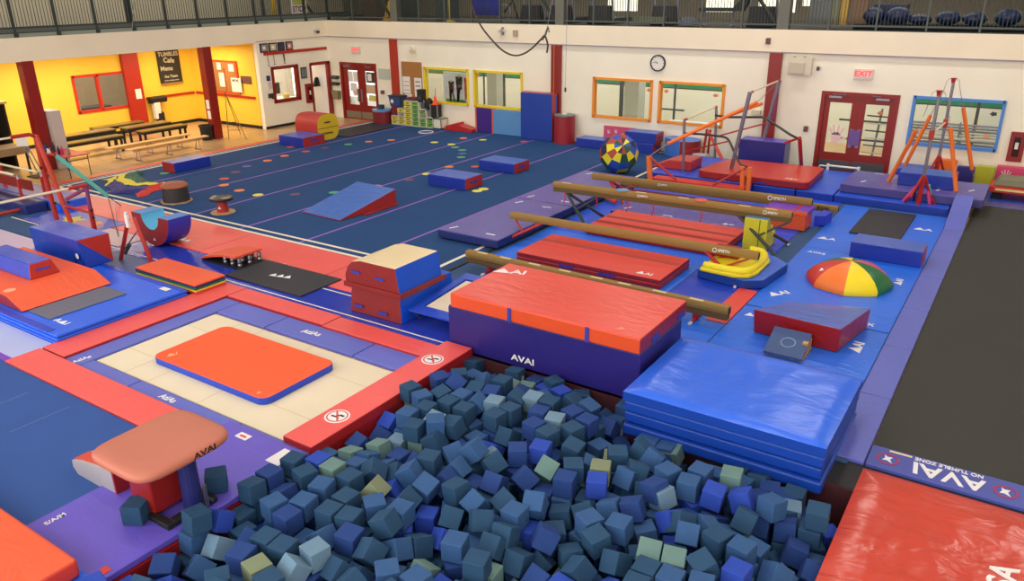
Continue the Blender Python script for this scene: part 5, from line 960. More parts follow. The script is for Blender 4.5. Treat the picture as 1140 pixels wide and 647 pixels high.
obj('cable', MB().tube([(-8.04, 18.3, .66), (-7.69, 18.6, .96)], .01, 6).tube([(-6.11, 20.5, 1.86), (-5.91, 21.6, 2.3)], .008, 6), STEEL, UB2)
obj('front_pad', MB().tube([(-7.98, 18.3, .0), (-8.04, 18.3, .66)], .07, 10), OR_FOAM, UB2)
for x in (-5.63, -5.5): obj('front_pad', MB().tube([(x, 18.42, .0), (x - .06 if x < -5.6 else x, 18.42, .64)], .055, 10), OR_FOAM, UB2)
obj('front_brace', MB().tube([(-8.04, 18.3, .66), (-7.2, 18.1, .2)], .03, 8), REDPAINT, UB2); obj('front_brace', MB().tube([(-5.6, 18.42, .62), (-6.3, 18.2, .15)], .03, 8), REDPAINT, UB2)
obj('curved_spreader', MB().tube(curve_pts([(-7.46, 19.14, 1.16), (-7.2, 19.55, 1.1), (-6.9, 19.85, 1.04), (-6.63, 19.95, .98), (-6.35, 19.6, .82), (-5.95, 19.0, .6), (-5.6, 18.45, .64)]), .03, 10), mat('graphite_tube', (86, 84, 86), .35, metal=.6), UB2)
obj('curved_spreader', MB().tube([(-7.5, 21.44, 1.3), (-6.98, 20.8, 1.38), (-6.1, 21.0, 1.42), (-5.79, 20.5, 1.45), (-5.19, 20.5, 1.12), (-4.95, 20.4, 1.05)], .03, 10), mat('graphite_dark', (52, 52, 50), .35, metal=.4), UB2)
obj('spreader', MB().tube([(-7.49, 19.12, .68), (-6.75, 20.4, .82)], .02, 8), REDPAINT, UB2); obj('spreader', MB().tube([(-7.33, 21.44, .76), (-6.15, 21.6, 1.17)], .02, 8), REDPAINT, UB2)
obj('side_post', MB().tube([(-4.98, 21.3, .0), (-4.93, 20.4, 1.08)], .05, 8).tube([(-4.93, 20.4, 1.08), (-5.3, 20.5, .9)], .03, 8), REDPAINT, UB2)
obj('post_chain', MB().tube([(-6.3, 19.38, .1), (-6.2, 19.2, .62)], .02, 6), CH, UB2); obj('purple_pad', MB().tube([(-6.0, 21.62, 1.3), (-5.94, 21.62, 1.95)], .05, 8), PURPLE_FOAM, UB2)
TP = thing('tripod_frame', 'red folded tripod frame leaning by the wall behind the low bar', 'frame', (-7.7, 21.7, 0))
obj('leg', MB().tube([(-7.9, 21.74, .0), (-7.82, 21.74, .85)], .035, 6), BRICKRED, TP); obj('leg', MB().tube([(-7.78, 21.84, .0), (-7.76, 21.84, .82)], .03, 6), MAROON, TP); obj('leg', MB().tube([(-7.1, 21.3, .05), (-7.74, 21.6, .82)], .045, 6), V('tripod_orange', (226, 72, 46), .45, 0), TP)
solo('step_stool', MB().box(-8.15, 21.3, -.03, -7.65, 21.7, .12).box(-8.1, 21.45, .12, -7.7, 21.7, .17), mat('pale_grey_plastic', (196, 194, 196), .5), 'pale grey low step beside the half-round block', 'step', bevel=.015)
# half-round block
n = 16; pr = [(-9.15, 21.9), (-9.05, 21.7), (-8.45, 21.35)] + [(-8.45 + .45 * math.sin(PI * k / 12), 21.76 - .42 * math.cos(PI * k / 12)) for k in range(0, 13)] + [(-9.0, 22.16)]
mb = MB(); mb.prism(pr, .003, .5, 1, mtop=0); k = len(pr)
mb.mi[2] = 2; mb.mi[3] = 0; mb.mi[4] = 2
solo('half_round_block', mb, [V('half_blue_top', (72, 124, 216), .4, .2), V('half_red_side', (150, 40, 36), .45, .3), V('half_light_blue', (96, 176, 220), .42, .2)], 'half-round foam block with blue top and red side near the low bar post', 'foam block', bevel=.015)

# ================================================================ HIGH BAR STAND (right)
HB = thing('training_bar', 'tall single bar stand with orange padded cables in front of the blue-framed window', 'bars', (-1.85, 20, 0))
for (x, y, zt, zc) in ((-1.85, 18.8, 2.6, 1.7), (-1.84, 21.2, 2.62, 1.6)):
    g = .8
    obj('post', MB().tube([(x, y, g), (x + .01, y, zt)], .035, 10), CH, HB); obj('lower_post', MB().tube([(x - .02, y, .0), (x, y, g)], .05, 8), REDPAINT, HB); obj('top_cap', MB().tube([(x, y, zt - .12), (x, y, zt)], [.035, .06], 8), REDPAINT, HB)
    obj('bar_clamp', MB().box(x - .05, y - .06, zc - .12, x + .05, y + .06, zc + .08), REDPAINT, HB, bevel=.01)
    for s in (-1, 1): obj('tripod_leg', MB().tube([(x, y, g + .05), (x + s * .17, y + .15 * s, .35), (x + s * .4, y + .25, .0)], .028, 8), REDPAINT, HB)
    for s in (-1, 1): obj('cable', MB().tube([(x, y, zt)] + [(x + s * .14 * math.sin(q), y, zt - .12 * (1 - math.cos(q))) for q in (.6, 1.2, 1.8)] + [(x + s * .25, y + .3, zt - .6)], .006, 5), STEEL, HB)
obj('bar', MB().tube([(-1.85, 18.86, 1.69), (-1.84, 21.14, 1.6)], .022, 10), BARWOOD, HB)
for a, b in (((-2.71, 19.9, .22), (-2.21, 19.3, 1.67)), ((-2.58, 21.5, .42), (-2.19, 21.3, 1.72)), ((-1.22, 19.25, .45), (-1.56, 19.25, 1.78)), ((-1.12, 21.5, .5), (-1.54, 21.3, 1.95))):
    obj('padded_cable', MB().tube([a, b], .045, 10), OR_FOAM, HB); a, b = Vector(a), Vector(b); d = (a - b).normalized(); e = a + d * ((a.z - .0) / -d.z) * (.98 if a.y < 20 else .4)
    obj('chain', MB().tube([a, e], .014, 6), STEEL, HB); obj('cable', MB().tube([b, b - d * .25], .007, 5), STEEL, HB)
obj('pink_pad', MB().tube([(-2.25, 19.0, .02), (-1.98, 18.92, .52)], .035, 10), PINK_FOAM, HB); obj('pink_pad', MB().tube([(-1.62, 18.98, .02), (-1.73, 18.9, .45)], .035, 10), PINK_FOAM, HB); obj('teal_pad', MB().tube([(-1.66, 19.06, .2), (-1.74, 18.95, .58)], .035, 10), TEAL_FOAM, HB)

# ================================================================ BACK WALL OBJECTS
ck = solo('wall_clock', MB().lathe([(.0, 0), (.235, 0), (.235, .06), (.205, .06), (.205, .035), (0, .035)], (0, 0, 0), 32), BLACK, 'round black-rimmed wall clock above the orange-framed windows', 'clock')
ck.matrix_basis = Matrix.Translation((-9.62, YB - .002, 2.55)) @ Matrix.Rotation(PI / 2, 4, 'X')
def local(o, name, mb, m_): return obj(name, mb, m_, o, local=True)
local(ck, 'dial', MB().lathe([(.2, .036), (.2, .04), (0, .04)], (0, 0, 0), 32), PAPER)
hm = MB()
for k in range(12):
    a = PI / 6 * k; hm.quad(*[(.175 * math.sin(a) + dx * math.cos(a) + dy * math.sin(a), .175 * math.cos(a) - dx * math.sin(a) + dy * math.cos(a), .042) for dx, dy in ((-.006, -.015), (.006, -.015), (.006, .015), (-.006, .015))])
local(ck, 'hour_marks', hm, BLACK)
for nm, a, l, w_ in (('hour_hand', -.95, .1, .008), ('minute_hand', -1.45, .15, .006)):
    local(ck, nm, MB().quad(*[(dx * math.cos(a) + dy * math.sin(a), -dx * math.sin(a) + dy * math.cos(a), .045) for dx, dy in ((-w_, -.02), (w_, -.02), (w_, l), (-w_, l))]), BLACK)
def exit_sign(label, x0, z0, x1, z1, sz):
    T = solo('exit_sign', MB().box(x0, YB - .07, z0, x1, YB, z1), SIGNBOX, label, 'exit sign', bevel=.01)
    obj('face', MB().box(x0 + .04, YB - .075, z0 + .05, x1 - .04, YB - .07, z1 - .03), mat('sign_face', (240, 206, 200), .5), T)
    text('lettering', 'EXIT', sz, ((x0 + x1) / 2, YB - .08, (z0 + z1) / 2 + .01), (PI / 2, 0, 0), SIGNRED, T, sx=1.1); return T
exit_sign('lit red EXIT sign above the right-hand red double doors', -4.2, 2.38, -3.74, 2.64, .19); exit_sign('lit red EXIT sign above the left-hand red double doors in the corner', -21.9, 2.38, -21.5, 2.64, .17)
T = solo('ventilation_box', MB().box(-5.85, YB - .16, 2.42, -5.25, YB, 2.87), mat('vent_cream', (216, 206, 186), .5), 'cream wall unit box right of the rightmost red pillar', 'wall box', bevel=.012); obj('inner_panel', MB().box(-5.8, YB - .2, 2.46, -5.42, YB - .16, 2.74), mat('vent_cream_dark', (196, 186, 160), .5), T, bevel=.01)
for x in (-5.72, -5.46): obj('vent_cap', MB().lathe([(.04, 0), (.04, .03)], (x, YB - .1, 2.86), 10), GREYPAINT, T)
for x, z, w_, h_, m_, lb in ((-5.22, 1.02, .1, .14, KRAFT, 'small red alarm call point left of the right-hand double doors'), (-20.5, 1.06, .12, .13, KRAFT, 'small red call point right of the corner double doors'), (-6.47, 3.25, .12, .16, KRAFT, 'small brown sensor box on the fascia above the rightmost red pillar'), (-14.57, 3.27, .18, .2, mat('sensor_tan', (178, 156, 132), .6), 'small tan sensor on the fascia above the yellow windows'), (-5.1, 2.6, .06, .1, DGREY, 'tiny dark switch right of the cream wall unit')):
    solo('wall_device', MB().box(x - w_ / 2, YB - .1, z - h_ / 2, x + w_ / 2, YB, z + h_ / 2), m_, lb, 'wall device', bevel=.008)
solo('speaker_box', MB().box(-6.72, YB - .12, 1.3, -6.48, YB, 1.42), mat('beige_plastic', (216, 206, 170), .5), 'small beige box low on the wall left of the rightmost red pillar', 'wall device', bevel=.01)
T = thing('emergency_light', 'twin-head emergency light on the wall above the cork board', 'emergency light', (-18.93, YB, 2.6)); obj('case', MB().box(-19.05, YB - .1, 2.5, -18.81, YB, 2.62), mat('beige_plastic', (216, 206, 170), .5), T)
for x in (-19.0, -18.86): obj('lamp_head', MB().lathe([(0, 0), (.05, .02), (.05, .08), (0, .09)], (x, YB - .1, 2.64), 10), PAPER, T)
T = thing('emergency_light', 'small twin-head light on the fascia near the hanging rope', 'emergency light', (-15.06, YB - .05, 3.3)); obj('bracket', MB().box(-15.1, YB - .1, 3.2, -15.02, YB - .05, 3.45), GREYPAINT, T)
for x in (-15.15, -14.97): obj('lamp_head', MB().lathe([(0, 0), (.05, .02), (.05, .08), (0, .09)], (x, YB - .13, 3.3), 10), SIGNBOX, T)
T = thing('security_camera', 'small white dome camera in the back left corner of the fascia', 'camera', (-23.0, 21.6, 3.2)); obj('mount', MB().box(-23.16, 21.55, 3.2, -23.0, 21.65, 3.3), SIGNBOX, T); obj('dome', MB().lathe([(0, -.1), (.06, -.07), (.07, 0), (0, .02)], (-23.02, 21.6, 3.2), 12), DGREY, T)
# fire extinguisher cabinets
def ext_cab(label, M):
    T = solo('extinguisher_cabinet', MB(M).box(0, -.08, 0, .32, 0, .7), MAROON, label, 'fire extinguisher cabinet', bevel=.008)
    obj('window', MB(M).box(.09, -.086, .12, .23, -.08, .58), mat('cabinet_glass', (60, 20, 20), .2), T); e_ = obj('extinguisher', MB(M @ Matrix.Translation((.16, -.088, .0))).box(-.035, -.004, .3, .035, .0, .46), PAPER, T); obj('extinguisher_head', MB(M @ Matrix.Translation((.16, -.088, .0))).lathe([(.0, .46), (.035, .47), (.035, .52), (0, .53)], (0, 0, 0), 8), BLACK, T); return T
ext_cab('recessed maroon fire extinguisher cabinet at the right edge beside the blue-framed window', Matrix.Translation((-.5, YB, .66)))
ext_cab('maroon fire extinguisher cabinet on the white wall beside the office door', Matrix.Translation((XL, 20.83, .64)) @ Matrix.Rotation(PI / 2, 4, 'Z'))
# left white wall
RL = solo('wall_rail', MB().box(XL, 19.1, 2.5, XL + .04, 22.08, 2.6), BRICKRED, 'long dark red rail on the white wall under the framed pictures', 'rail')
FC = [(150, 140, 140), (200, 180, 140), (50, 50, 80), (190, 120, 110)]
for k, (y0, y1) in enumerate(((18.96, 19.29), (19.35, 19.69), (19.75, 20.05), (20.12, 20.43))):
    T = solo('picture_frame', MB().box(XL, y0, 2.6, XL + .04, y1, 2.9), BLACK, ['leftmost small black-framed picture above the red rail', 'second framed picture from the left with a tan print', 'third framed picture from the left with a dark print', 'rightmost framed picture with a reddish print'][k], 'picture', 'framed pictures on the white wall'); obj('print', MB().box(XL + .04, y0 + .04, 2.64, XL + .045, y1 - .04, 2.86), mat('picture_%s' % 'abcd'[k], FC[k], .6), T)
    if k != 2: obj('white_mount', MB().box(XL + .045, y0 + .1, 2.7, XL + .048, y1 - .12, 2.8), PAPER, T)
for y, z0 in ((19.22, 2.12), (19.48, 2.15), (19.95, 2.15)):
    T = solo('hanging_tool', MB().tube([(XL + .05, y, 2.5), (XL + .05, y + .02, z0 + .08)], .01 if y < 19.9 else .02, 6), DARK if y > 19.9 else KRAFT, {19.22: 'thin dark baton hanging from the red rail, leftmost', 19.48: 'thin tan baton hanging from the red rail', 19.95: 'thicker black strap hanging from the red rail'}[y], 'hanging strap'); obj('tip', MB().lathe([(0, 0), (.03, .02), (.0, .06)], (XL + .05, y + .02, z0), 8), DARK, T)
T = solo('picture_frame', MB().box(XL, 20.7, 1.55, XL + .03, 20.98, 1.95), DGREY, 'grey framed photo sheet between the office window and door', 'picture'); obj('print', MB().box(XL + .03, 20.73, 1.6, XL + .035, 20.83, 1.9).box(XL + .03, 20.86, 1.6, XL + .035, 20.95, 1.9), mat('grey_green_print', (120, 134, 124), .6), T)
for k, (y, z, w_, h_, m_) in enumerate(((19.1, 1.62, .12, .18, mat('navy_cloth', (50, 48, 104), .8)), (19.12, 1.35, .12, .22, SIGNBOX), (19.08, 1.02, .05, .16, DGREY), (19.16, 1.02, .05, .16, DGREY), (19.24, .98, .05, .2, DGREY))): solo('wall_hook_item', MB().box(XL, y, z, XL + .05, y + w_, z + h_), m_, ['small navy pouch hooked left of the office window', 'small beige switch box left of the office window', 'leftmost dark key set on the wall left of the office window', 'middle dark key set on the wall left of the office window', 'rightmost dark key set on the wall left of the office window'][k], 'hook item')
# inside the office
solo('computer_monitor', MB().box(-23.75, 19.4, 1.05, -23.7, 20.1, 1.45).box(-23.74, 19.7, .85, -23.7, 19.8, 1.05), BLACK, 'large dark monitor behind the office window', 'monitor', bevel=.01)
solo('office_desk', MB().box(-24.4, 19.2, .78, -23.45, 20.9, .84).box(-24.4, 19.2, -.05, -24.35, 20.9, .78), WHITE, 'white counter behind the office window', 'desk')
for k, (y, z, w_, h_, c) in enumerate(((19.3, 1.5, .5, .5, (236, 214, 200)), (20.0, 1.55, .35, .4, (240, 236, 232)), (20.45, 1.3, .3, .45, (226, 170, 150)), (20.0, 1.0, .3, .3, (220, 200, 150)), (20.35, .95, .25, .25, (220, 190, 90)))): solo('office_poster', MB().box(-25.6, y - .1, z, -25.58, y + w_, z + h_), mat('poster_%s' % 'abcde'[k], c, .7), ['pale poster at the upper left inside the office', 'white poster at the upper right inside the office', 'salmon poster at the right inside the office', 'tan paper low on the office wall', 'yellow paper low on the office wall'][k], 'poster')
solo('toy_flowers', MB().lathe([(.0, 0), (.12, .03), (.14, .15), (.05, .22), (0, .22)], (-23.7, 20.35, .84), 10), mat('yellow_pink', (226, 200, 110), .7), 'colourful yellow craft item on the office counter', 'craft item')
solo('coat', MB().frustum([(-23.5, 21.5, 1.15), (-23.4, 21.5, 1.15), (-23.4, 21.85, 1.15), (-23.5, 21.85, 1.15)], [(-23.48, 21.62, 1.5), (-23.42, 21.62, 1.5), (-23.42, 21.78, 1.5), (-23.48, 21.78, 1.5)]), BLACK, 'black jacket hanging inside the office doorway', 'coat', bevel=.03)
# corner shelves with hanging bags between the door and the double doors
for z, lb, c in ((1.42, 'upper dark wire basket beside the corner double doors', (70, 72, 62)), (1.18, 'middle dark wire basket beside the corner double doors', (60, 56, 50)), (.66, 'lower framed olive poster beside the corner double doors', (130, 124, 90))):
    solo('wall_basket', MB().frustum([(-23.02, YB - .16, z), (-22.72, YB - .16, z), (-22.72, YB, z), (-23.02, YB, z)], [(-23.05, YB - .2, z + (.12 if z > 1 else .32)), (-22.69, YB - .2, z + (.12 if z > 1 else .32)), (-22.69, YB, z + (.12 if z > 1 else .32)), (-23.05, YB, z + (.12 if z > 1 else .32))]), mat('basket_%d' % int(z * 10), c, .7), lb, 'wall basket', bevel=.01)
solo('notice_board', MB().box(-20.66, YB - .03, 1.52, -20.12, YB, 1.9), mat('glass_board', (188, 196, 184), .35), 'pale glassy notice panel right of the corner double doors', 'notice board')
cb = solo('cork_board', MB().box(-19.53, YB - .03, .98, -18.6, YB, 2.2), CORK, 'tall cork board with white papers beside the yellow-framed window', 'cork board')
for a in ((-19.5, 1.1, -19.15, 1.68), (-18.95, 1.0, -18.62, 1.66), (-19.45, .98, -19.1, 1.08)): obj('paper_sheet', MB().box(a[0], YB - .036, a[1], a[2], YB - .03, a[3]), PAPER, cb)
for z in (1.2, 1.35, 1.5): obj('print', MB().box(-19.45, YB - .04, z, -19.2, YB - .036, z + .02).box(-18.9, YB - .04, z, -18.68, YB - .036, z + .05), mat('grey_print', (150, 140, 136), .7), cb)
# cubby shelves with bins (stepped)
CS = thing('cubby_shelf', 'stepped cream cubby unit with yellow and green bins under the cork board', 'shelf', (-18.7, 22.0, 0))
cols = [(-19.82, -19.5, .33), (-19.5, -19.17, .62), (-19.17, -18.84, .9), (-18.84, -18.5, .9), (-18.5, -18.17, .64), (-18.17, -17.86, .38), (-17.86, -17.5, .36)]
CRM = mat('cream_shelf', (226, 220, 200), .5)
for k, (x0, x1, zt) in enumerate(cols):
    mb = MB(); y0, y1 = 21.78, 22.15; mb.box(x0, y0, 0, x0 + .025, y1, zt).box(x1 - .025, y0, 0, x1, y1, zt).box(x0, y0, zt - .025, x1, y1, zt).box(x0, y0, 0, x1, y1, .03).box(x0, y1 - .02, 0, x1, y1, zt)
    if k == 6: mb.box(x0, y0, 0, x1, y0 + .02, zt)
    nb = int(round((zt - .03) / .145)) if k < 6 else 0
    for j in range(1, max(nb, 1)): mb.box(x0, y0, j * .145 + .02, x1, y1, j * .145 + .035)
    obj('cubby_column', mb, CRM, CS)
    for j in range(nb):
        z = .035 + j * .145; c = (mat('bin_yellow', (226, 212, 60), .5) if k < 3 else mat('bin_green', (104, 176, 70), .5))
        if (k, j) in ((1, 2), (4, 2)): continue
        b = tag(obj('storage_bin', MB().box(x0 + .04, y0 - .01, z, x1 - .04, y0 + .01, z + .1).box(x0 + .04, y0 + .01, z, x1 - .04, y1 - .06, z + .015).box(x0 + .04, y0 + .01, z + .015, x0 + .055, y1 - .06, z + .1).box(x1 - .055, y0 + .01, z + .015, x1 - .04, y1 - .06, z + .1), c), '%s bin in %s of the stepped cubbies, %s' % ('yellow' if k < 3 else 'green', ['the leftmost column', 'the second column', 'the third, tall column', 'the fourth, tall column', 'the fifth column', 'the sixth column'][k], ['bottom row', 'second row from the floor', 'third row', 'fourth row', 'fifth row', 'top row'][j]), 'bin', 'coloured bins in the cubbies')
        obj('label_slot', MB().box(x0 + .1, y0 - .013, z + .03, x1 - .1, y0 - .01, z + .07), mat('bin_shadow', (90, 100, 40), .6), b)
T = solo('storage_tub', MB().frustum([(-19.8, 21.75, .66), (-19.35, 21.75, .66), (-19.35, 22.1, .66), (-19.8, 22.1, .66)], [(-19.84, 21.72, 1.0), (-19.3, 21.72, 1.0), (-19.3, 22.12, 1.0), (-19.84, 22.12, 1.0)]), mat('tub_blue', (40, 70, 130), .5), 'blue storage tub on a red crate at the left of the cubbies', 'tub', bevel=.01); obj('label', MB().box(-19.74, 21.72, .78, -19.62, 21.735, .9), PAPER, T); obj('lid', MB().box(-19.86, 21.7, 1.0, -19.3, 22.13, 1.04), DKGREEN, T)
solo('crate', MB().box(-19.82, 21.8, .34, -19.52, 22.1, .66), V('crate_red', (130, 28, 34), .5, .1), 'dark red crate under the blue tub', 'crate', bevel=.02)
solo('storage_tub', MB().box(-19.4, 21.78, .64, -19.18, 22.08, .95), mat('charcoal_tub', (48, 52, 50), .6), 'charcoal box beside the blue tub on the cubbies', 'tub', bevel=.02)
solo('folded_cloth', MB().box(-19.1, 21.8, .91, -18.62, 22.1, 1.0), mat('maroon_cloth', (110, 40, 60), .8), 'maroon folded cloth on top of the tall cubbies', 'cloth', bevel=.03)
SPK = thing('speaker', 'tall black speaker on top of the green-bin cubbies', 'speaker', (-18.5, 21.95, .91)); obj('cabinet', MB().box(-18.6, 21.85, .91, -18.36, 22.08, 1.3), BLACK, SPK, bevel=.01); obj('cone', MB().lathe([(.08, 0), (.08, .01), (.03, .005), (0, .01)], (0, 0, 0), 14), DGREY, SPK, local=True).matrix_basis = Matrix.Translation((.02, -.1, .12)) @ Matrix.Rotation(PI / 2, 4, 'X')
solo('kettle', MB().lathe([(.07, 0), (.09, .05), (.08, .22), (.04, .28), (0, .3)], (-18.38, 21.95, .65), 12), mat('chrome_dark', (80, 80, 84), .3, metal=.6), 'dark metal flask beside the speaker on the cubbies', 'flask'); solo('backpack', MB().lathe([(.1, 0), (.13, .1), (.12, .3), (.06, .38), (0, .4)], (-18.12, 21.95, .64), 10), BLACK, 'black bag standing on the right cubbies behind the orange cone', 'bag')
CN = thing('traffic_cone', 'small orange cone on top of the black speaker at the right of the cubbies', 'cone', (-17.83, 21.92, .83)); obj('cone', MB().lathe([(.11, .01), (.03, .28), (.015, .32), (0, .32)], (-17.83, 21.92, .83), 14), mat('cone_orange', (246, 84, 30), .5), CN); obj('base', MB().box(-17.96, 21.8, .82, -17.7, 22.05, .84), mat('cone_orange', (246, 84, 30), .5), CN); obj('antenna', MB().tube([(-17.88, 22.0, .84), (-17.88, 22.0, 1.38)], .008, 6), BLACK, CN)
S2_ = thing('speaker', 'black portable speaker with grey rim under the orange cone', 'speaker', (-17.83, 21.95, .37)); obj('cabinet', MB().box(-17.97, 21.82, .385, -17.68, 22.08, .82), BLACK, S2_, bevel=.02); obj('rim', MB().box(-17.99, 21.8, .385, -17.96, 21.84, .82).box(-17.69, 21.8, .385, -17.66, 21.84, .82), GREYPAINT, S2_)
DR = thing('octagon_drum', 'low dark red padded drum with light blue top by the corner double doors', 'drum', (-20.25, 22.0, 0)); obj('side', MB().lathe([(.36, .003), (.36, .44)], (-20.28, 21.82, 0), 12), V('drum_red', (128, 26, 34), .45, .2), DR); obj('top', MB().lathe([(.37, .44), (.37, .5), (0, .51)], (-20.28, 21.82, 0), 12), SKY_V, DR)
solo('speaker_box', MB().box(-20.42, 21.75, .51, -20.22, 21.9, .66), mat('teal_navy', (34, 60, 84), .5), 'small navy box on the light blue topped drum', 'box', bevel=.01); solo('cushion', MB().box(-20.0, 21.9, .3, -19.84, 22.1, .52), V('indigo_cushion', (50, 36, 120), .5, .2), 'indigo cushion wedged between the drum and the cubbies', 'cushion', bevel=.04)
FW = thing('folded_wedge', 'red folded wedge mats lying against the wall under the yellow-framed window', 'wedge', (-16.8, 22, 0)); RW = V('wedge_bright_red', (186, 34, 36), .4, .3)
obj('panel', MB().prism_y([(-17.35, .003), (-16.7, .003), (-16.75, .3), (-17.25, .16)], 21.72, 22.12), RW, FW, bevel=.015); obj('panel', MB().prism_y([(-16.72, .003), (-16.15, .003), (-16.15, .1), (-16.72, .22)], 21.74, 22.14), RW, FW, bevel=.015)
for x0, x1, m_, lb in ((-16.12, -15.48, V('panel_purple', (62, 30, 130), .42, .5), 'deep purple wall mat panel with orange edging'), (-15.42, -14.1, SKY_V, 'light blue wall mat panel beside the tall blue box')):
    o = matbox('wall_mat', lb, 'wall mat', x0, 22.02, .003, x1, 22.16, .82, m_, bev=.012, group='coloured wall mats under the yellow window'); patch('edging', o, x0 - .05, 22.0, x0, 22.16, .003, V('edging_salmon', (226, 108, 84), .5, 0), .84)
BB = thing('foam_box', 'tall blue and red upright foam box against the red pillar', 'foam box', (-13.7, 21.9, 0)); obj('cover', MB().box(-14.15, 21.75, .003, -12.95, 22.07, 1.5, [0, 1, 0, 1, 0, 0]), [V('tall_blue', (26, 62, 160), .4, .3), V('tall_red', (180, 60, 48), .45, .3)], BB, bevel=.02); obj('side_strip', MB().box(-12.955, 21.95, .8, -12.945, 22.05, 1.45), TB_, BB)
CY = thing('foam_cylinder', 'red padded cylinder with grey-green top standing by the back wall', 'cylinder', (-12.5, 21.8, 0)); obj('side', MB().lathe([(.33, .003), (.33, .86)], (-12.53, 21.82, 0), 28), V('cyl_red', (156, 34, 44), .42, .2), CY, smooth=False); obj('top', MB().lathe([(.33, .86), (.335, .89), (.28, .9), (0, .9)], (-12.53, 21.82, 0), 28), V('cyl_top', (106, 134, 122), .5, .1), CY); obj('cap', MB().lathe([(.08, .9), (.08, .93), (0, .93)], (-12.53, 21.82, 0), 12), WHITE, CY)
PP = solo('wall_poster', MB().box(-11.27, YB - .12, .2, -10.2, YB - .1, .62), mat('poster_pink', (206, 76, 112), .6), 'pink wall panel with white handprint marks behind the blue blocks', 'panel'); 
for cx, cz in ((-11.1, .42), (-10.85, .45), (-10.6, .36)): obj('hand_print', hand(MB(), cx, cz, .35, YB - .125), PINK_PRINT, PP)
T = thing('pull_line', 'thin hanging cord with a small weight above the red cylinder', 'cord', (-12.4, 20.5, 1.5)); obj('cord', MB().tube([(-12.4, 21.7, 6.3), (-12.45, 21.7, 1.75)], .006, 5), GREYPAINT, T); obj('weight', MB().lathe([(0, 0), (.035, .02), (.03, .12), (0, .16)], (-12.45, 21.7, 1.6), 8), DGREY, T)
# rope swag above the floor
RP = thing('hanging_rope', 'dark looped rope slung across the upper wall in the middle', 'rope', (-9.5, 14, 3.5))
obj('rope', MB().tube(curve_pts([(-10.75, 14, 5.6), (-10.34, 14, 4.45), (-10.1, 14, 3.98), (-9.79, 14, 3.66), (-9.5, 14, 3.45), (-9.2, 14, 3.38), (-8.9, 14, 3.48), (-8.61, 14, 3.71), (-8.52, 14, 3.78), (-8.45, 14, 3.62), (-8.47, 14, 3.46)]), .018, 6), mat('rope_brown', (70, 52, 40), .8), RP); obj('cord', MB().tube([(-8.55, 14, 3.75), (-8.46, 14, 3.95), (-8.2, 14, 5.2), (-7.9, 14, 8.8)], .006, 5), GREYPAINT, RP); obj('hook', MB().tube([(-8.58, 14, 3.7), (-8.5, 14, 3.8), (-8.44, 14, 3.95), (-8.42, 14, 3.85)], .015, 6), DGREY, RP)
obj('cord', MB().tube([(-10.75, 14, 5.6), (-10.8, 14, 8.8)], .01, 5), mat('rope_brown', (70, 52, 40), .8), RP)
# ---- poster standing behind the left yellow-framed window, next gym contents
PS = solo('team_poster', MB().box(-17.85, 22.45, .5, -16.64, 22.5, 1.9).box(-17.8, 22.46, -.05, -17.76, 22.49, .5).box(-16.74, 22.46, -.05, -16.7, 22.49, .5), mat('poster_white', (238, 236, 236), .6), 'poster of three gymnasts in dark and red outfits behind the left yellow-framed window', 'poster')
yq = 22.44
def figure(mb, x, z, s, dx, mi):
    s *= 1.0; mb.prism_y([(x - .1 * s, z + .5 * s), (x + .1 * s, z + .5 * s), (x + .13 * s, z + .88 * s), (x - .13 * s, z + .88 * s)], yq, yq + .01, mi)
    mb.prism_y([(x - .1 * s, z), (x - .02 * s, z), (x + .02 * s, z + .56 * s), (x - .1 * s, z + .56 * s)], yq, yq + .01, mi).prism_y([(x + dx * s, z), (x + dx * s + .05 * s, z), (x + .06 * s, z + .56 * s), (x - .0, z + .56 * s)], yq, yq + .01, mi)
mb = MB(); figure(mb, -17.5, .75, .95, .16, 0); figure(mb, -17.15, .75, 1.15, -.14, 0); figure(mb, -16.82, .9, .95, -.04, 1); obj('figure_print', mb, [BLACK, RED_V], PS)
obj('grass_print', MB().box(-17.75, yq, .75, -16.66, yq + .008, .98), mat('print_green', (70, 160, 80), .6), PS)
obj('star_print', MB().prism_y([(-16.8 + (.14 if k % 2 else .06) * math.cos(PI * k / 7), .95 + (.12 if k % 2 else .05) * math.sin(PI * k / 7)) for k in range(14)], yq - .004, yq), PAPER, PS)
for z, x in ((1.72, -17.5), (1.9, -17.15), (1.86, -16.82)): obj('head_print', MB(Matrix.Translation((x, yq, z - .12)) @ Matrix.Rotation(PI / 2, 4, 'X')).lathe([(.05, 0), (.05, .006)], (0, 0, 0), 12), mat('print_skin', (224, 178, 154), .6), PS)
for k, (x, w_, z0, z1) in enumerate(((-18.1, .05, 0, 3), (-17.2, .1, 0, 3), (-15.3, .1, 0, 3), (-14.6, .1, 0, 3), (-12.3, .14, 0, 3), (-11.0, .1, .0, 3), (-10.3, .06, 0, 3), (-8.6, .14, 0, 3), (-7.7, .1, .4, 3), (-4.6, .08, 0, 3), (-3.2, .1, 0, 3), (-1.5, .08, 0, 3), (-.4, .1, 0, 3))):
    solo('partition_post', MB().box(x, 25.2, z0, x + w_, 25.25, z1), DGREY, ['thin dark post deep behind the left yellow-framed window, left side', 'dark partition post in the left yellow-framed window behind the poster', 'dark partition post in the right yellow-framed window, left of two', 'dark partition post in the right yellow-framed window, right of two', 'dark partition post in the left orange-framed window, left side', 'dark partition post in the left orange-framed window, right side', 'slim dark post between the two orange-framed windows', 'dark partition post in the right orange-framed window, middle', 'dark partition post at the right of the right orange-framed window', 'dark post seen through the right-hand double doors, left pane', 'dark post seen through the right-hand double doors, right pane', 'dark partition post in the blue-framed window, left side', 'dark partition post in the blue-framed window, right side'][k], 'post', 'dark posts in the next gym')
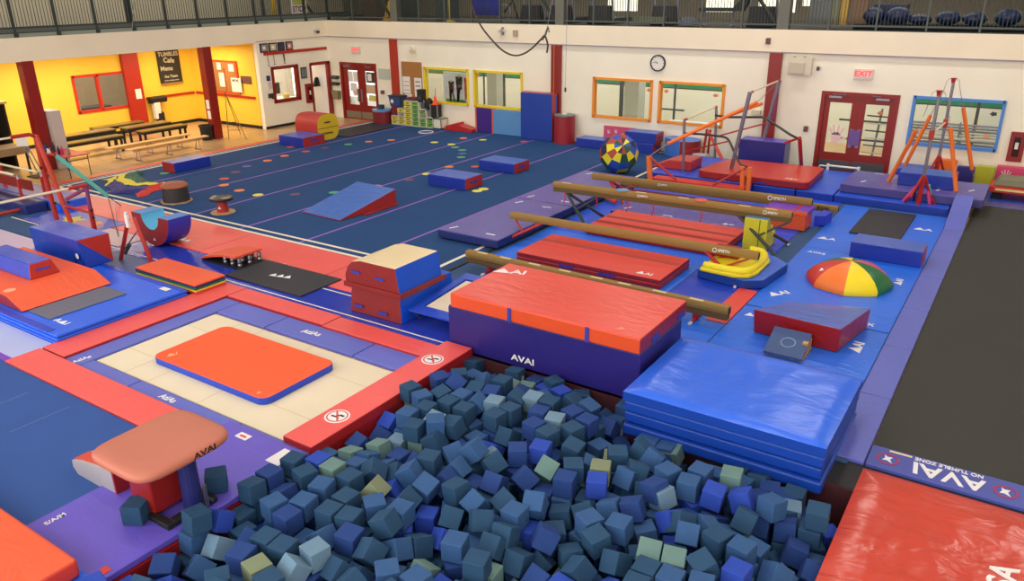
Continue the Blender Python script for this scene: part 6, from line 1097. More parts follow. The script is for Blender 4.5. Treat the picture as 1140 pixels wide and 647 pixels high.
for k, (x0, x1, z) in enumerate(((-15.9, -14.2, .95), (-11.0, -9.9, .75), (-8.6, -7.6, .7), (-5.0, -3.2, .85), (-5.0, -3.2, .3))):
    solo('partition_rail', MB().box(x0, 25.15, z, x1, 25.2, z + .05), DGREY, ['dark horizontal rail in the right yellow-framed window', 'dark horizontal rail in the left orange-framed window', 'dark horizontal rail in the right orange-framed window', 'upper dark rail seen through the right-hand double doors', 'lower dark rail seen through the right-hand double doors'][k], 'rail', 'dark rails in the next gym')
solo('concrete_column', MB().box(-11.25, 23.4, -.05, -10.75, 23.9, 3.4), mat('grey_concrete', (176, 176, 164), .7), 'pale grey square column inside the left orange-framed window', 'column')
solo('concrete_column', MB().box(-16.35, 23.0, -.05, -15.95, 23.4, 3.4), mat('grey_concrete', (176, 176, 164), .7), 'pale grey column at the left of the right yellow-framed window', 'column')
T = thing('work_counter', 'long white counter with equipment behind the right orange-framed window', 'counter', (-8.6, 23.4, 0)); obj('counter_top', MB().box(-9.7, 23.2, .62, -7.4, 23.7, .7), mat('pale_blue_top', (200, 210, 214), .5), T)
for x in (-9.6, -8.6, -7.6): obj('leg', MB().box(x, 23.3, -.05, x + .05, 23.35, .62), DGREY, T)
obj('shelf_items', MB().box(-9.3, 23.3, .3, -9.15, 23.5, .55).box(-8.9, 23.3, .2, -8.75, 23.5, .5).box(-8.1, 23.3, .1, -7.95, 23.5, .5), DARK, T)
for k, y in enumerate((23.4, 23.9, 24.4)):
    T = thing('bar_rack', ['front rack of pale barbells and tubes behind the blue-framed window', 'middle rack of pale tubes behind the blue-framed window', 'rear rack of pale tubes behind the blue-framed window'][k], 'rack', (-1.7, y, 0), group='racks of pale tubes in the next gym')
    for x in (-2.9, -1.7, -.5): obj('upright', MB().box(x, y, -.05, x + .04, y + .04, 1.3 - .2 * k), GREYPAINT, T)
    for j in range(5): obj('tube', MB().tube([(-3.0, y - .03, .25 + .21 * j), (-.4, y - .03, .22 + .22 * j)], .03, 6), mat('pale_tube', (206, 208, 200), .4) if j % 2 else GREYPAINT, T)
T = thing('bar_rack', 'grey rolling rack seen through the right pane of the double doors', 'rack', (-3.4, 23.5, 0))
for x in (-3.7, -3.2): obj('upright', MB().tube([(x, 23.5, 0), (x + .1, 23.5, 1.5)], .03, 6), GREYPAINT, T)
for j in range(6): obj('tube', MB().tube([(-3.95, 23.45, .3 + .2 * j), (-2.9, 23.45, .28 + .2 * j)], .02, 6), DGREY if j % 2 else mat('pale_tube', (206, 208, 200), .4), T)
obj('caster', MB().lathe([(.05, -.02), (.05, .02)], (-3.3, 23.4, .05), 10), BLACK, T)
for k, (x, z, lb) in enumerate(((-7.85, 1.72, 'orange leaf sticker at the top right of the right orange-framed window'), (-9.35, 1.75, 'small orange sticker at the top left of the right orange-framed window'), (-9.9, 1.75, 'small orange sticker at the top right of the left orange-framed window'), (-16.2, 1.85, 'orange sticker in the top corner of the right yellow-framed window'), (-1.0, 1.18, 'orange leaf sticker low in the blue-framed window'), (-3.45, 1.55, 'orange sticker in the right pane of the double doors'), (-.95, 1.72, 'dark sticker at the top right of the blue-framed window'))):
    solo('window_sticker', MB(Matrix.Translation((x, YB + .085, z)) @ Matrix.Rotation(PI / 2, 4, 'X')).prism([((.09 if j % 2 else .06) * math.cos(PI * j / 5), (.06 if j % 2 else .04) * math.sin(PI * j / 5)) for j in range(10)], 0, .004), mat('sticker_orange', (236, 150, 96), .6) if k < 6 else DGREY, lb, 'sticker', 'stickers on the windows')

# ================================================================ MEZZANINE THINGS
def gym_ball(x, r, lb, flat=1.0):
    n = 24; prof = [(r * math.sin(PI * k / 16) + (.0005), r * flat * (1 - math.cos(PI * k / 16))) for k in range(17)]
    return solo('exercise_ball', MB().lathe(prof, (x, 22.95, 3.69), n), BALLNAVY, lb, 'exercise ball', 'navy exercise balls on the gallery', smooth=True)
RK = solo('ball_rack', MB().box(-4.5, 22.75, ZM, 1.5, 23.2, ZM + .05).box(-4.5, 22.72, ZM + .05, 1.5, 22.78, ZM + .14).box(-4.5, 23.15, ZM + .05, 1.5, 23.2, ZM + .14), DARK, 'low dark rack holding the navy exercise balls', 'rack')
for k, (x, r, f, lb) in enumerate(((-4.08, .27, .75, 'leftmost navy exercise ball on the gallery rack'), (-3.5, .3, .7, 'second exercise ball from the left, standing tallest'), (-2.98, .28, .45, 'squashed dark exercise ball, third from the left'), (-2.36, .29, .58, 'glossy exercise ball in the middle of the rack'), (-1.78, .28, .55, 'exercise ball fifth from the left above the red doors'), (-1.1, .29, .68, 'big exercise ball above the blue-framed window'), (-.5, .28, .6, 'rightmost exercise ball at the picture edge'))): gym_ball(x, r, lb, f)
def treadmill(x, lb):
    T = thing('treadmill', lb, 'treadmill', (x, 24.0, ZM), group='dark exercise machines on the gallery')
    obj('deck', MB().box(x - .35, 23.0, ZM, x + .35, 24.7, ZM + .16), BLACK, T, bevel=.02); obj('belt', MB().box(x - .25, 23.05, ZM + .16, x + .25, 24.5, ZM + .17), DGREY, T)
    for s in (-1, 1): obj('upright', MB().tube([(x + s * .36, 23.3, ZM + .1), (x + s * .36, 23.1, ZM + 1.3)], .04, 8), GREYPAINT, T); obj('handrail', MB().tube([(x + s * .36, 23.1, ZM + 1.1), (x + s * .36, 23.8, ZM + 1.05)], .03, 8), BLACK, T)
    obj('console', MB().box(x - .4, 22.95, ZM + 1.2, x + .4, 23.15, ZM + 1.5), BLACK, T, bevel=.02); obj('motor_cover', MB().frustum([(x - .37, 22.9, ZM), (x + .37, 22.9, ZM), (x + .37, 23.35, ZM), (x - .37, 23.35, ZM)], [(x - .33, 22.98, ZM + .55), (x + .33, 22.98, ZM + .55), (x + .33, 23.25, ZM + .55), (x - .33, 23.25, ZM + .55)]), BLACK, T, bevel=.03)
for x, lb in ((-14.55, 'dark exercise machine left of the middle gallery column, leftmost of two'), (-13.45, 'dark exercise machine just left of the middle gallery column'), (-12.05, 'dark exercise machine just right of the middle gallery column'), (-9.9, 'dark exercise machine above the left orange-framed window'), (-7.0, 'dark exercise machine left of the right gallery column')): treadmill(x, lb)
T = thing('weight_bench', 'black weight bench on the gallery above the clock', 'bench', (-8.3, 23.4, ZM)); obj('seat', MB().box(-8.9, 23.2, ZM + .4, -7.9, 23.5, ZM + .5), BLACK, T, bevel=.02); obj('backrest', MB().frustum([(-7.95, 23.2, ZM + .42), (-7.6, 23.2, ZM + .42), (-7.6, 23.5, ZM + .42), (-7.95, 23.5, ZM + .42)], [(-7.5, 23.2, ZM + .9), (-7.35, 23.2, ZM + .9), (-7.35, 23.5, ZM + .9), (-7.5, 23.5, ZM + .9)]), BLACK, T)
for x in (-8.75, -7.9): obj('leg', MB().tube([(x, 23.35, ZM), (x, 23.35, ZM + .4)], .03, 6).tube([(x, 23.15, ZM + .02), (x, 23.55, ZM + .02)], .025, 6), GREYPAINT, T)
solo('balance_trainer', MB().lathe([(.3, 0), (.3, .05), (.26, .12), (.15, .2), (0, .22)], (-9.0, 22.75, ZM + .05), 24), mat('grey_rubber', (96, 104, 122), .5), 'grey half-ball balance trainer at the railing above the orange windows', 'balance trainer'); solo('aerobic_step', MB().box(-10.7, 22.7, ZM + .05, -9.75, 23.05, ZM + .25), mat('khaki_plastic', (120, 124, 104), .6), 'khaki aerobic step behind the railing near the middle column', 'step', bevel=.02)
solo('blue_screen', MB().box(-16.75, 22.7, ZM + .22, -15.6, 22.78, ZM + 1.1), mat('royal_panel', (26, 36, 130), .6), 'royal blue panel behind the back railing', 'panel'); T = thing('exercise_bike', 'exercise bike right of the royal blue gallery panel', 'exercise bike', (-15.1, 23, ZM)); obj('wheel', MB(Matrix.Translation((-15.45, 22.8, ZM + .32)) @ Matrix.Rotation(PI / 2, 4, 'X')).ring(.24, .27, .04, (0, 0, -.02), 22), GREYPAINT, T); obj('frame', MB().tube([(-15.45, 22.8, ZM + .32), (-15.1, 22.8, ZM + .7), (-14.9, 22.8, ZM + .1)], .035, 6).tube([(-15.1, 22.8, ZM + .7), (-15.1, 22.8, ZM + .95)], .03, 6), BLACK, T); obj('saddle', MB().box(-15.2, 22.72, ZM + .95, -14.95, 22.88, ZM + 1.0), BLACK, T)
YS_ = thing('caution_sign', 'yellow folding floor sign behind the railing above the cork board', 'floor sign', (-20.4, 22.9, ZM)); obj('panel', MB().add([(-20.75, 22.7, ZM), (-20.1, 22.7, ZM), (-20.28, 22.85, ZM + .68), (-20.56, 22.85, ZM + .68)], [(0, 1, 2, 3)]), mat('sign_yellow', (206, 164, 36), .5), YS_); obj('panel', MB().add([(-20.75, 23.05, ZM), (-20.1, 23.05, ZM), (-20.28, 22.87, ZM + .68), (-20.56, 22.87, ZM + .68)], [(0, 3, 2, 1)]), mat('sign_yellow', (206, 164, 36), .5), YS_)
solo('yellow_pole', MB().lathe([(.22, 0), (.2, .03), (.035, .06), (.035, 1.3), (0, 1.3)], (-17.75, 22.8, ZM), 16), mat('pole_yellow', (190, 170, 70), .5), 'yellow post on a round base behind the railing', 'post')
for k, (x, w_, c, lb) in enumerate(((-5.65, .5, (112, 116, 112), 'grey rolled mat column leaning at the railing right of the right gallery column'), (-5.1, .22, (120, 120, 96), 'slim khaki board leaning behind the railing'), (-4.9 + .0, .2, (186, 150, 70), 'yellow wooden plank standing behind the railing'), (-4.62, .4, (122, 92, 68), 'brown wooden board standing behind the railing'))): solo('leaning_board', MB().box(x, 22.8, ZM + .08, x + w_, 22.9, ZM + 1.2), mat('board_%s' % 'abcd'[k], c, .7), lb, 'board', 'boards leaning on the gallery')
solo('storage_box', MB().box(-4.6 + .4, 23.5, ZM, -3.4, 23.9, ZM + .6), mat('navy_box', (34, 44, 84), .6), 'navy bin behind the leftmost exercise ball', 'box')
# corner of the gallery: sign, doors
SG2 = solo('stop_sign', MB().box(-23.32, 20.68, ZM + .27, -23.29, 21.42, ZM + 1.1), PAPER, 'white notice with red STOP lettering on the left gallery railing', 'sign')
text('lettering', 'STOP', .27, (-23.285, 21.05, ZM + .42), (PI / 2, 0, PI / 2), mat('stop_red', (150, 24, 40), .6), SG2); obj('green_graphic', MB().box(-23.289, 20.76, ZM + .58, -23.284, 21.36, ZM + 1.0), mat('lime_graphic', (196, 206, 90), .6), SG2)
T = thing('stair_frame', 'dark steel stair frame behind the STOP notice on the gallery', 'stair frame', (-24, 21, ZM))
for y in (19.9, 20.4, 21.7): obj('upright', MB().box(-24.0, y, ZM, -23.9, y + .1, ZM + 2.5), DKGREEN, T)
obj('stringer', MB().tube([(-23.7, 21.4, ZM + 1.0), (-23.7, 22.1, ZM + .2)], .04, 6), DKGREEN, T)
solo('caution_sign', MB().frustum([(-23.9, 20.2, ZM), (-23.8, 20.2, ZM), (-23.8, 20.5, ZM), (-23.9, 20.5, ZM)], [(-23.87, 20.3, ZM + .8), (-23.83, 20.3, ZM + .8), (-23.83, 20.4, ZM + .8), (-23.87, 20.4, ZM + .8)]), mat('sign_yellow', (206, 164, 36), .5), 'yellow cone-shaped sign left of the STOP notice', 'floor sign')
for k, (x, y, c) in enumerate(((-22.4, 23.4, (80, 66, 52)), (-21.4, 24.2, (54, 60, 58)), (-19.0, 23.6, (58, 66, 64)))): solo('locker_cabinet', MB().box(x, y, ZM, x + .7, y + .5, ZM + 1.6), mat('locker_%s' % 'abc'[k], c, .6), ['brown cabinet in the corner of the back gallery', 'dark cabinet behind the yellow floor sign', 'dark grey cabinet right of the leftmost gallery column'][k], 'cabinet', bevel=.01)

# ================================================================ FOAM CUBES
CM = {}
def cube_mat(n, rgb): return mat(n, rgb, .82, bump=.35, kind='foam', spec=.25)
PAL = [('dark teal', (42, 76, 110), 33, .34), ('slate blue', (54, 90, 140), 31, 0), ('navy blue', (40, 68, 132), 20, 0), ('royal blue', (46, 76, 180), 6, 0), ('faded pale blue', (108, 140, 166), 3.5, 0), ('pale green-grey', (104, 136, 134), 4, 0), ('olive green', (126, 138, 112), 1.2, 0)]
S = .1
def cube_mesh(n, m_):
    bm = MB().box(-S, -S, -S, S, S, S)
    me = bpy.data.meshes.new(n); me.from_pydata([tuple(p) for p in bm.v], [], bm.f); me.materials.append(m_); return me
meshes = [cube_mesh('foam_cube', cube_mat('foam_' + p[0].replace(' ', '_'), p[1])) for p in PAL]
def dec(s):
    out = []
    for k in s.split(';'):
        a = k.split(','); out.append([int(v) / 1000 for v in a[:3]] + [int(v) / 100 for v in a[3:]])
    return out
CUBES_VISIBLE = ('-3292,4330,88,-157,0,-131;-5796,3365,152,-159,11,142;-3600,4428,88,75,157,101;-4300,4290,132,205,-3,-140;-2588,5187,76,24,140,129;-1417,6526,74,9,-14,-202;-4570,3675,88,-1,0,-20;-5144,3870,88,-145,157,8;-4469,3987,87,-283,-145,-11;-1678,5748,88,217,157,25;-2484,5432,94,-7,-4,162;-4206,3981,63,-84,-233,82;-3141,4732,-88,-108,0,314;-1014,6604,86,37,-166,131;-2350,5106,-2,54,227,175;-4607,3444,67,-76,3,-23;-3029,5029,23,106,-32,-93;-5747,2952,-88,162,-40,222;-1122,6360,-213,184,16,177;-2597,4880,-46,256,-33,142;-5808,4001,90,165,302,-2;-1446,5723,88,0,-314,141;-5074,3288,88,0,0,22;-1387,5420,88,-89,-157,-78;-1942,6389,82,-120,-145,-29;-4838,3550,88,-14,157,0;-2199,6381,88,-65,-157,78;-3255,5779,88,0,0,22;-1144,5764,-59,-73,-53,-54;-4076,5068,104,0,-173,-19;-3389,5068,88,-157,0,157;-1648,5335,124,26,199,-201;-5573,3393,-90,-196,-80,181;-4234,4794,-126,-314,0,36;-1933,5705,73,5,85,185;-1590,6283,10,25,270,-143;-2971,5919,89,-12,158,-130;-3306,5286,119,104,4,-283;-1702,6525,45,44,-117,282;-2528,5814,53,-87,-196,-42;-4100,4213,-29,109,-57,5;-4381,4965,91,35,-30,152;-5556,3158,-162,-76,-72,-246;-5177,4100,88,-157,0,-143;-4866,4134,88,176,157,-126;-3369,4678,14,-241,-9,0;-2436,6123,116,137,-186,-20;-3624,4852,84,293,-59,-69;-5088,4632,88,75,157,228;-5223,4380,88,33,157,58;-3344,4839,48,-104,6,-311;-4330,5704,133,-89,2,-150;-5402,3933,88,-202,157,93;-3859,3824,88,-3,157,-76;-4824,3253,88,0,0,-182;-4033,4418,-92,37,-34,-189;-5823,3318,-58,-157,11,157;-5184,5743,88,-157,0,-297;-4690,5090,66,-147,-216,26;-4636,5336,88,175,157,44;-4317,4516,88,-143,-157,-3;-5823,4236,88,0,0,157;-4645,4173,88,240,157,-53;-2748,5347,87,158,-1,263;-5803,3584,-5,29,219,191;-5523,4438,88,0,0,-183;-4312,3691,3,116,88,101;-4550,6417,88,-157,0,303;-1276,6568,-148,-18,-137,193;-2810,6269,33,-107,-309,-9;-3943,4803,8,78,-28,-271;-5056,3544,88,177,-157,-9;-5041,4918,58,114,-74,-227;-4584,4450,88,-62,-157,154;-3139,5515,-99,-20,-20,42;-3941,5960,88,-314,0,-100;-3757,6128,88,0,0,21;-1898,5287,82,179,5,27;-3890,5451,40,148,-68,-145;-1886,6738,88,-157,0,-140;-2035,5028,88,32,-157,128;-4849,6016,96,-297,17,-151;-2123,5279,77,-148,-32,183;-916,6135,-218,55,99,220;-1821,5037,88,41,-157,119;-2367,6127,62,134,-186,-20;-3832,5048,50,-30,-100,-158;-3683,5705,23,89,264,-82;-3497,6360,73,-165,-293,7;-5806,4538,88,157,0,-144;-2447,6454,88,-58,157,218;-4879,4368,88,113,157,112;-3590,3880,88,175,-157,-31;-3541,5906,87,78,-276,17;-3020,6475,88,60,-157,153;-1054,6606,-130,-32,148,131;-2777,5053,-99,157,127,-80;-3657,6638,88,-314,0,125;-3604,6879,88,-36,-157,-135;-2169,6635,88,-242,157,63;-4082,5720,47,-42,-80,307;-4935,6343,88,-157,0,5;-5363,4664,88,67,-157,92;-2349,5732,-120,12,295,67;-5767,3810,-126,0,-314,156;-4932,5781,6,-155,-210,14;-3846,6416,88,157,0,-183;-4482,6625,88,267,-157,36;-4062,6484,88,191,-157,104;-2057,5860,48,84,48,82;-4610,3196,88,-152,157,-18;-4989,5877,146,152,3,-84;-4328,6344,-38,-9,63,140;-4775,4660,79,-68,-13,-128;-3297,6021,88,-157,0,-99;-2723,5721,13,-239,108,-56;-2891,4680,-136,180,-69,129;-2717,6687,58,208,46,181;-5442,5421,-87,-49,135,-47;-5422,5907,88,314,0,9;-2866,6714,93,178,-263,-4;-4733,3914,15,132,92,-21;-5800,6401,88,-115,-157,92;-3390,6784,-126,-157,0,123;-3612,5243,36,-200,-94,-150;-2173,5902,5,287,-63,-36;-3532,7271,-130,-152,84,157;-4353,5431,31,-179,-85,27;-5183,6371,88,101,157,96;-4948,7149,88,0,-1,-151;-2760,6386,59,-192,-37,-96;-4985,2977,88,68,-157,-126;-1332,7064,-126,-88,157,-87;-3313,5141,-126,-314,0,21;-3041,4956,-221,90,-49,-133;-4079,3613,47,194,-64,-38;-4393,6994,93,-149,0,7;-1410,6031,-122,-309,10,-18;-3048,6140,87,-31,159,163;-4581,5684,10,-279,-88,-87;-5786,5984,-145,155,-57,157;-3583,4400,-126,157,0,-76;-1513,6530,-147,297,1,10;-5578,4206,-17,311,-35,0;-3787,7242,52,166,192,-7;-4178,7016,88,-85,158,78;-4425,4722,51,-156,69,20;-5578,4676,88,-157,0,2;-935,6899,-337,139,-151,97;-3927,6712,88,157,0,-133;-1851,5981,-13,144,-46,-217;-5665,6810,86,-198,162,-87;-5388,6777,163,-76,256,-83;-5541,6313,88,83,-157,188;-5151,5428,-127,311,-5,1'
'51;-1581,5105,88,-206,-158,-87;-5743,5415,-129,-153,-44,139;-3829,6947,88,157,0,-187;-5329,6131,88,0,0,-305;-4731,6669,88,314,0,20;-3273,4464,-126,-84,-157,-64;-2027,4807,88,-227,157,-61;-2686,7174,-143,-171,-17,161;-5601,5142,-87,-135,303,4;-4161,6750,90,156,-2,-145;-5540,3669,-141,38,137,19;-3916,4648,-138,-64,-239,-141;-5814,7727,-135,44,142,-116;-3730,4122,-60,65,-14,-312;-4328,5217,31,-179,-83,26;-3069,5262,-120,4,-2,65;-4022,7275,46,30,201,15;-2749,7163,-130,157,301,0;-4936,6597,88,-78,11,-148;-1565,7014,-126,0,314,-130;-1300,6808,-126,157,0,25;-5093,7653,-46,13,146,-137;-4585,6910,103,-302,56,12;-5365,5658,-126,-314,0,16;-5405,6521,84,-6,291,124;-4777,4879,-85,158,100,38;-4518,7685,-42,33,157,147;-3469,5727,-126,157,0,-294;-5781,5786,-234,60,-56,157;-5796,2357,88,-262,157,30;-5151,6586,88,110,157,107;-2134,6384,-126,-21,157,83;-2926,5614,-40,59,-246,162;-4910,6869,80,163,18,-136;-1714,7130,-130,-41,-11,0;-4300,7504,-42,104,-157,17;-4147,5467,-126,-1,0,-159;-5320,4943,-28,238,143,-72;-4239,3841,-137,-191,-62,155;-4913,5107,-48,82,-234,118;-5132,6839,79,-11,-175,189;-4646,6172,-126,0,0,-171;-3251,6291,-22,-42,1,-120;-2655,4660,-125,0,310,142;-5387,5178,-82,-30,-199,-126;-2800,5339,-126,1,-2,287;-5230,7162,29,215,-48,-4;-5311,3541,-22,54,-262,-146;-4947,3900,-126,28,-157,-17;-5785,3238,-275,-150,16,289;-3862,5876,-126,-190,157,101;-1891,6286,-167,48,14,282;-3044,5862,-126,0,0,16;-3252,5742,-126,0,0,179;-4858,6383,-126,55,-157,-82;-3370,7268,-344,233,172,-2;-3898,4485,-340,-244,-157,-55;-4335,5684,-126,157,0,-48;-909,6385,-315,-29,7,22;-5151,5775,-126,0,-314,-144;-5511,7009,88,314,0,72;-5543,2637,2,-166,92,169;-2338,6021,-146,-167,-186,-20;-5514,2814,-136,217,-92,-146;-2812,6258,-211,-113,31,247;-1845,6960,-126,-137,157,0;-2054,5821,-173,241,99,-95;-4553,3561,-126,169,157,-145;-1300,6253,-367,56,85,-278;-4308,4502,-126,-195,157,25;-2251,5386,-126,-314,0,58;-4485,3929,-128,-8,-145,-11;-4822,7732,-139,3,-168,-160;-3527,7506,-202,157,32,157;-3700,6324,-126,157,0,127;-1273,6525,-358,146,-178,-121;-3519,4096,-137,-1,-16,311;-3618,7069,-126,314,0,141;-4121,7699,-126,-160,1,56;-2959,7151,-128,312,-1,10;-5490,7267,-42,270,-157,28;-2130,6963,-126,0,-314,11;-4392,6110,-130,94,-5,-9;-4545,6380,-126,-275,157,31;-2552,6221,-22,74,123,-128;-5803,4034,-138,21,-8,-157;-3603,4658,-126,157,0,-307;-5823,4999,-126,314,0,157;-2541,5328,-128,-202,-165,57;-3527,7743,-126,-8,-157,-149;-3899,5595,-144,-211,5,8;-1026,6634,-341,163,-7,57;-1399,6990,-130,-157,0,207;-1701,6102,-123,148,46,97;-3118,5167,-340,157,0,-291;-4815,7492,-116,-157,-1,-139;-3804,7738,-344,-5,50,0;-5262,4136,-126,169,-157,-59;-3809,4930,-279,26,-64,147;-3906,5248,-126,0,0,313;-4237,5903,-51,-86,-98,-285;-1432,5742,-126,-140,-157,-55;-4590,7616,-126,-157,0,-173;-4828,2858,130,-70,-128,-58;-2294,4864,-128,16,-52,-57;-4892,5443,-98,-25,73,-180;-3159,4729,-340,0,314,78;-5052,3231,-126,224,-157,58;-2480,5336,-338,4,-165,57;-4507,5074,-126,157,0,183;-4085,4994,-126,-68,157,-9;-4716,7258,-49,-164,173,0;-1936,7136,-130,143,30,153;-1317,6771,-130,0,0,68;-5796,3513,-377,-193,-13,-19;-3876,6100,-126,103,-157,187;-4569,4208,-126,296,157,-11;-5776,2604,-126,-220,157,90;-4279,6544,-145,9,269,-172;-2818,5936,-126,-276,157,37;-4613,4694,-126,-137,157,39;-5141,5195,-126,151,-40,6;-1690,5734,-126,157,0,10;-3066,6435,-126,0,314,-120;-5090,5996,83,134,-12,-304;-1671,5368,49,191,-25,17;-2077,6095,-101,147,26,126;-1984,5541,-82,-72,314,22;-3951,3975,-126,0,-314,35;-4927,6179,-126,0,-314,-29;-2564,5559,-153,-32,-197,51;-3636,6075,-126,0,0,6;-1530,6736,-340,-132,-157,-177;-1526,6478,-355,-128,175,162;-1616,6822,-130,0,0,70;-4996,7370,-64,-152,181,22;-4497,6675,-126,-157,0,156;-2507,5028,-287,-183,59,-198;-1776,6725,-126,-29,-157,36;-2695,7254,-391,-136,119,-168;-3871,5993,-340,-60,-157,209;-4541,5402,-340,-56,-157,55;-4472,7046,-159,32,-197,-174;-1805,6763,-340,88,157,79;-3928,5183,-340,157,0,-154;-4206,4396,-340,-255,-157,-57;-1542,6764,-126,148,157,164;-3622,5053,-116,142,66,-179;-4013,6483,-126,-157,'
'0,310;-5742,4505,-126,77,157,55;-2103,7298,-554,157,0,149;-4440,7272,-42,251,-157,14;-3676,5361,-140,172,94,164;-5645,3964,-340,157,0,277;-4674,5919,-134,22,12,-33;-1789,6474,-309,-95,-111,103;-4224,5934,-302,-197,-24,183;-3354,4872,-150,40,313,-5;-3967,5767,-340,0,0,-146;-3161,6660,-126,-31,157,164;-3034,5528,-315,147,-15,40;-1136,5969,-263,-127,-28,109;-4335,4243,-121,156,-23,8;-2852,5609,-554,157,0,-122;-3661,3633,88,-225,157,74;-5435,5868,-126,18,157,196;-3306,5976,-126,-278,-157,10;-3873,4257,-224,180,97,-114;-2997,7157,-130,-159,2,154;-1159,7089,-340,0,0,-105;-4466,5086,-340,-175,157,-44;-5430,3956,-126,-157,0,-241;-4517,6640,-340,156,157,-2;-3338,5342,57,210,3,19;-3704,6860,-126,-157,0,-184;-4122,5252,-126,-49,-157,46;-4311,4170,-335,2,23,-302;-3391,6196,-200,114,18,-121;-2585,5848,-230,-151,49,-177;-4156,5188,-340,-244,157,64;-4852,5680,-236,84,280,-83;-4563,5398,-126,-181,-157,51;-3670,6611,-126,-157,0,114;-2746,6510,-94,45,264,-139;-3016,4534,-268,229,-37,-74;-3319,5704,-340,64,157,74;-4607,6597,-554,-306,157,-7;-2296,6462,-340,157,0,149;-2254,5702,-319,135,0,168;-3053,6096,-126,-163,155,-151;-2786,4987,-340,-157,0,164;-3529,7635,-340,-157,0,-159;-2069,6683,-340,-314,0,87;-3441,5514,-126,-51,-157,72;-3094,6457,-340,0,0,171;-5732,3750,-340,-157,0,294;-2787,5364,-554,-314,0,-139;-4771,6626,-126,0,0,53;-4938,6048,-340,0,0,-284;-5605,4902,-123,-153,1,-157;-2512,6150,-226,132,-28,-43;-2218,5949,-330,164,-186,-20;-5076,6900,-131,-169,-139,-125;-4577,4473,-126,114,157,-190;-5787,6466,-126,157,0,-309;-1945,5542,-340,-157,0,-2;-5781,7192,-126,157,0,-61;-2063,6605,-126,-157,0,123;-4582,4850,-340,-157,0,277;-1629,5466,-138,-72,-115,-201;-5101,7691,-135,310,-10,-97;-3216,7103,-342,307,-1,-77;-5166,3852,-126,-293,-157,0;-1527,7002,-554,46,-157,-29;-1933,6098,-326,30,16,278;-1270,6792,-768,-157,0,-31;-5497,7688,-315,66,105,97;-1950,5792,-374,-84,99,-95;-3102,5492,-553,248,155,-2;-2718,6916,-191,-27,56,-24;-4098,6200,-274,-13,26,-27;-1290,6777,-340,157,0,-131;-3649,4447,-340,49,157,-122;-2768,5611,-768,0,0,185;-3290,4248,-126,0,0,-305;-4650,6994,45,-100,-10,162;-3627,7369,-303,0,266,-67;-1093,6172,-437,73,-76,63;-3363,6575,-367,-3,210,-145;-4886,4434,-126,43,-157,-177;-3267,4024,-30,-114,-131,126;-3443,6470,-174,43,-32,72;-2449,6413,-126,-74,157,192;-4947,4159,-126,157,0,-237;-1571,6242,-310,-281,20,107;-3442,4688,-340,0,-314,-2;-1365,5495,-126,0,0,-297;-2900,5294,-340,31,-157,-13;-4230,4911,-554,-157,0,33;-3002,5089,-554,-30,-157,189;-5551,2968,-340,0,313,-145;-5115,6636,-126,-37,157,145;-3603,6992,-340,-1,157,-266;-4800,4153,-340,-157,0,-74;-3339,5120,-340,41,157,-262;-1261,6426,-556,-41,-178,-122;-5801,3223,-503,-24,11,157;-5106,6683,-340,13,-157,0;-4964,4666,-126,11,-157,-110;-2039,7261,-768,-222,-157,0;-4177,4897,-340,81,157,-128;-4380,7555,-126,0,-314,-20;-5367,4954,-262,-118,147,58;-3918,4753,-395,222,11,4;-1046,6900,-554,84,157,-134;-3902,3745,-126,192,157,49;-5068,7022,-344,-9,150,299;-3649,6072,-340,-187,157,118;-4572,4265,-340,252,157,46;-5447,7232,-126,-130,157,21;-3042,6750,-130,-139,-102,38;-4295,4609,-340,-225,-157,-82;-3687,5190,-279,147,-90,-154;-1422,5981,-340,-304,-4,134;-4608,3696,-340,280,157,-12;-4602,6399,-340,0,0,-158;-3977,6714,-126,0,0,-143;-5823,4269,-137,0,-144,-157;-4307,6284,-768,0,-314,-11;-2124,6944,-340,314,0,-5;-2552,5971,-453,218,-86,-8')
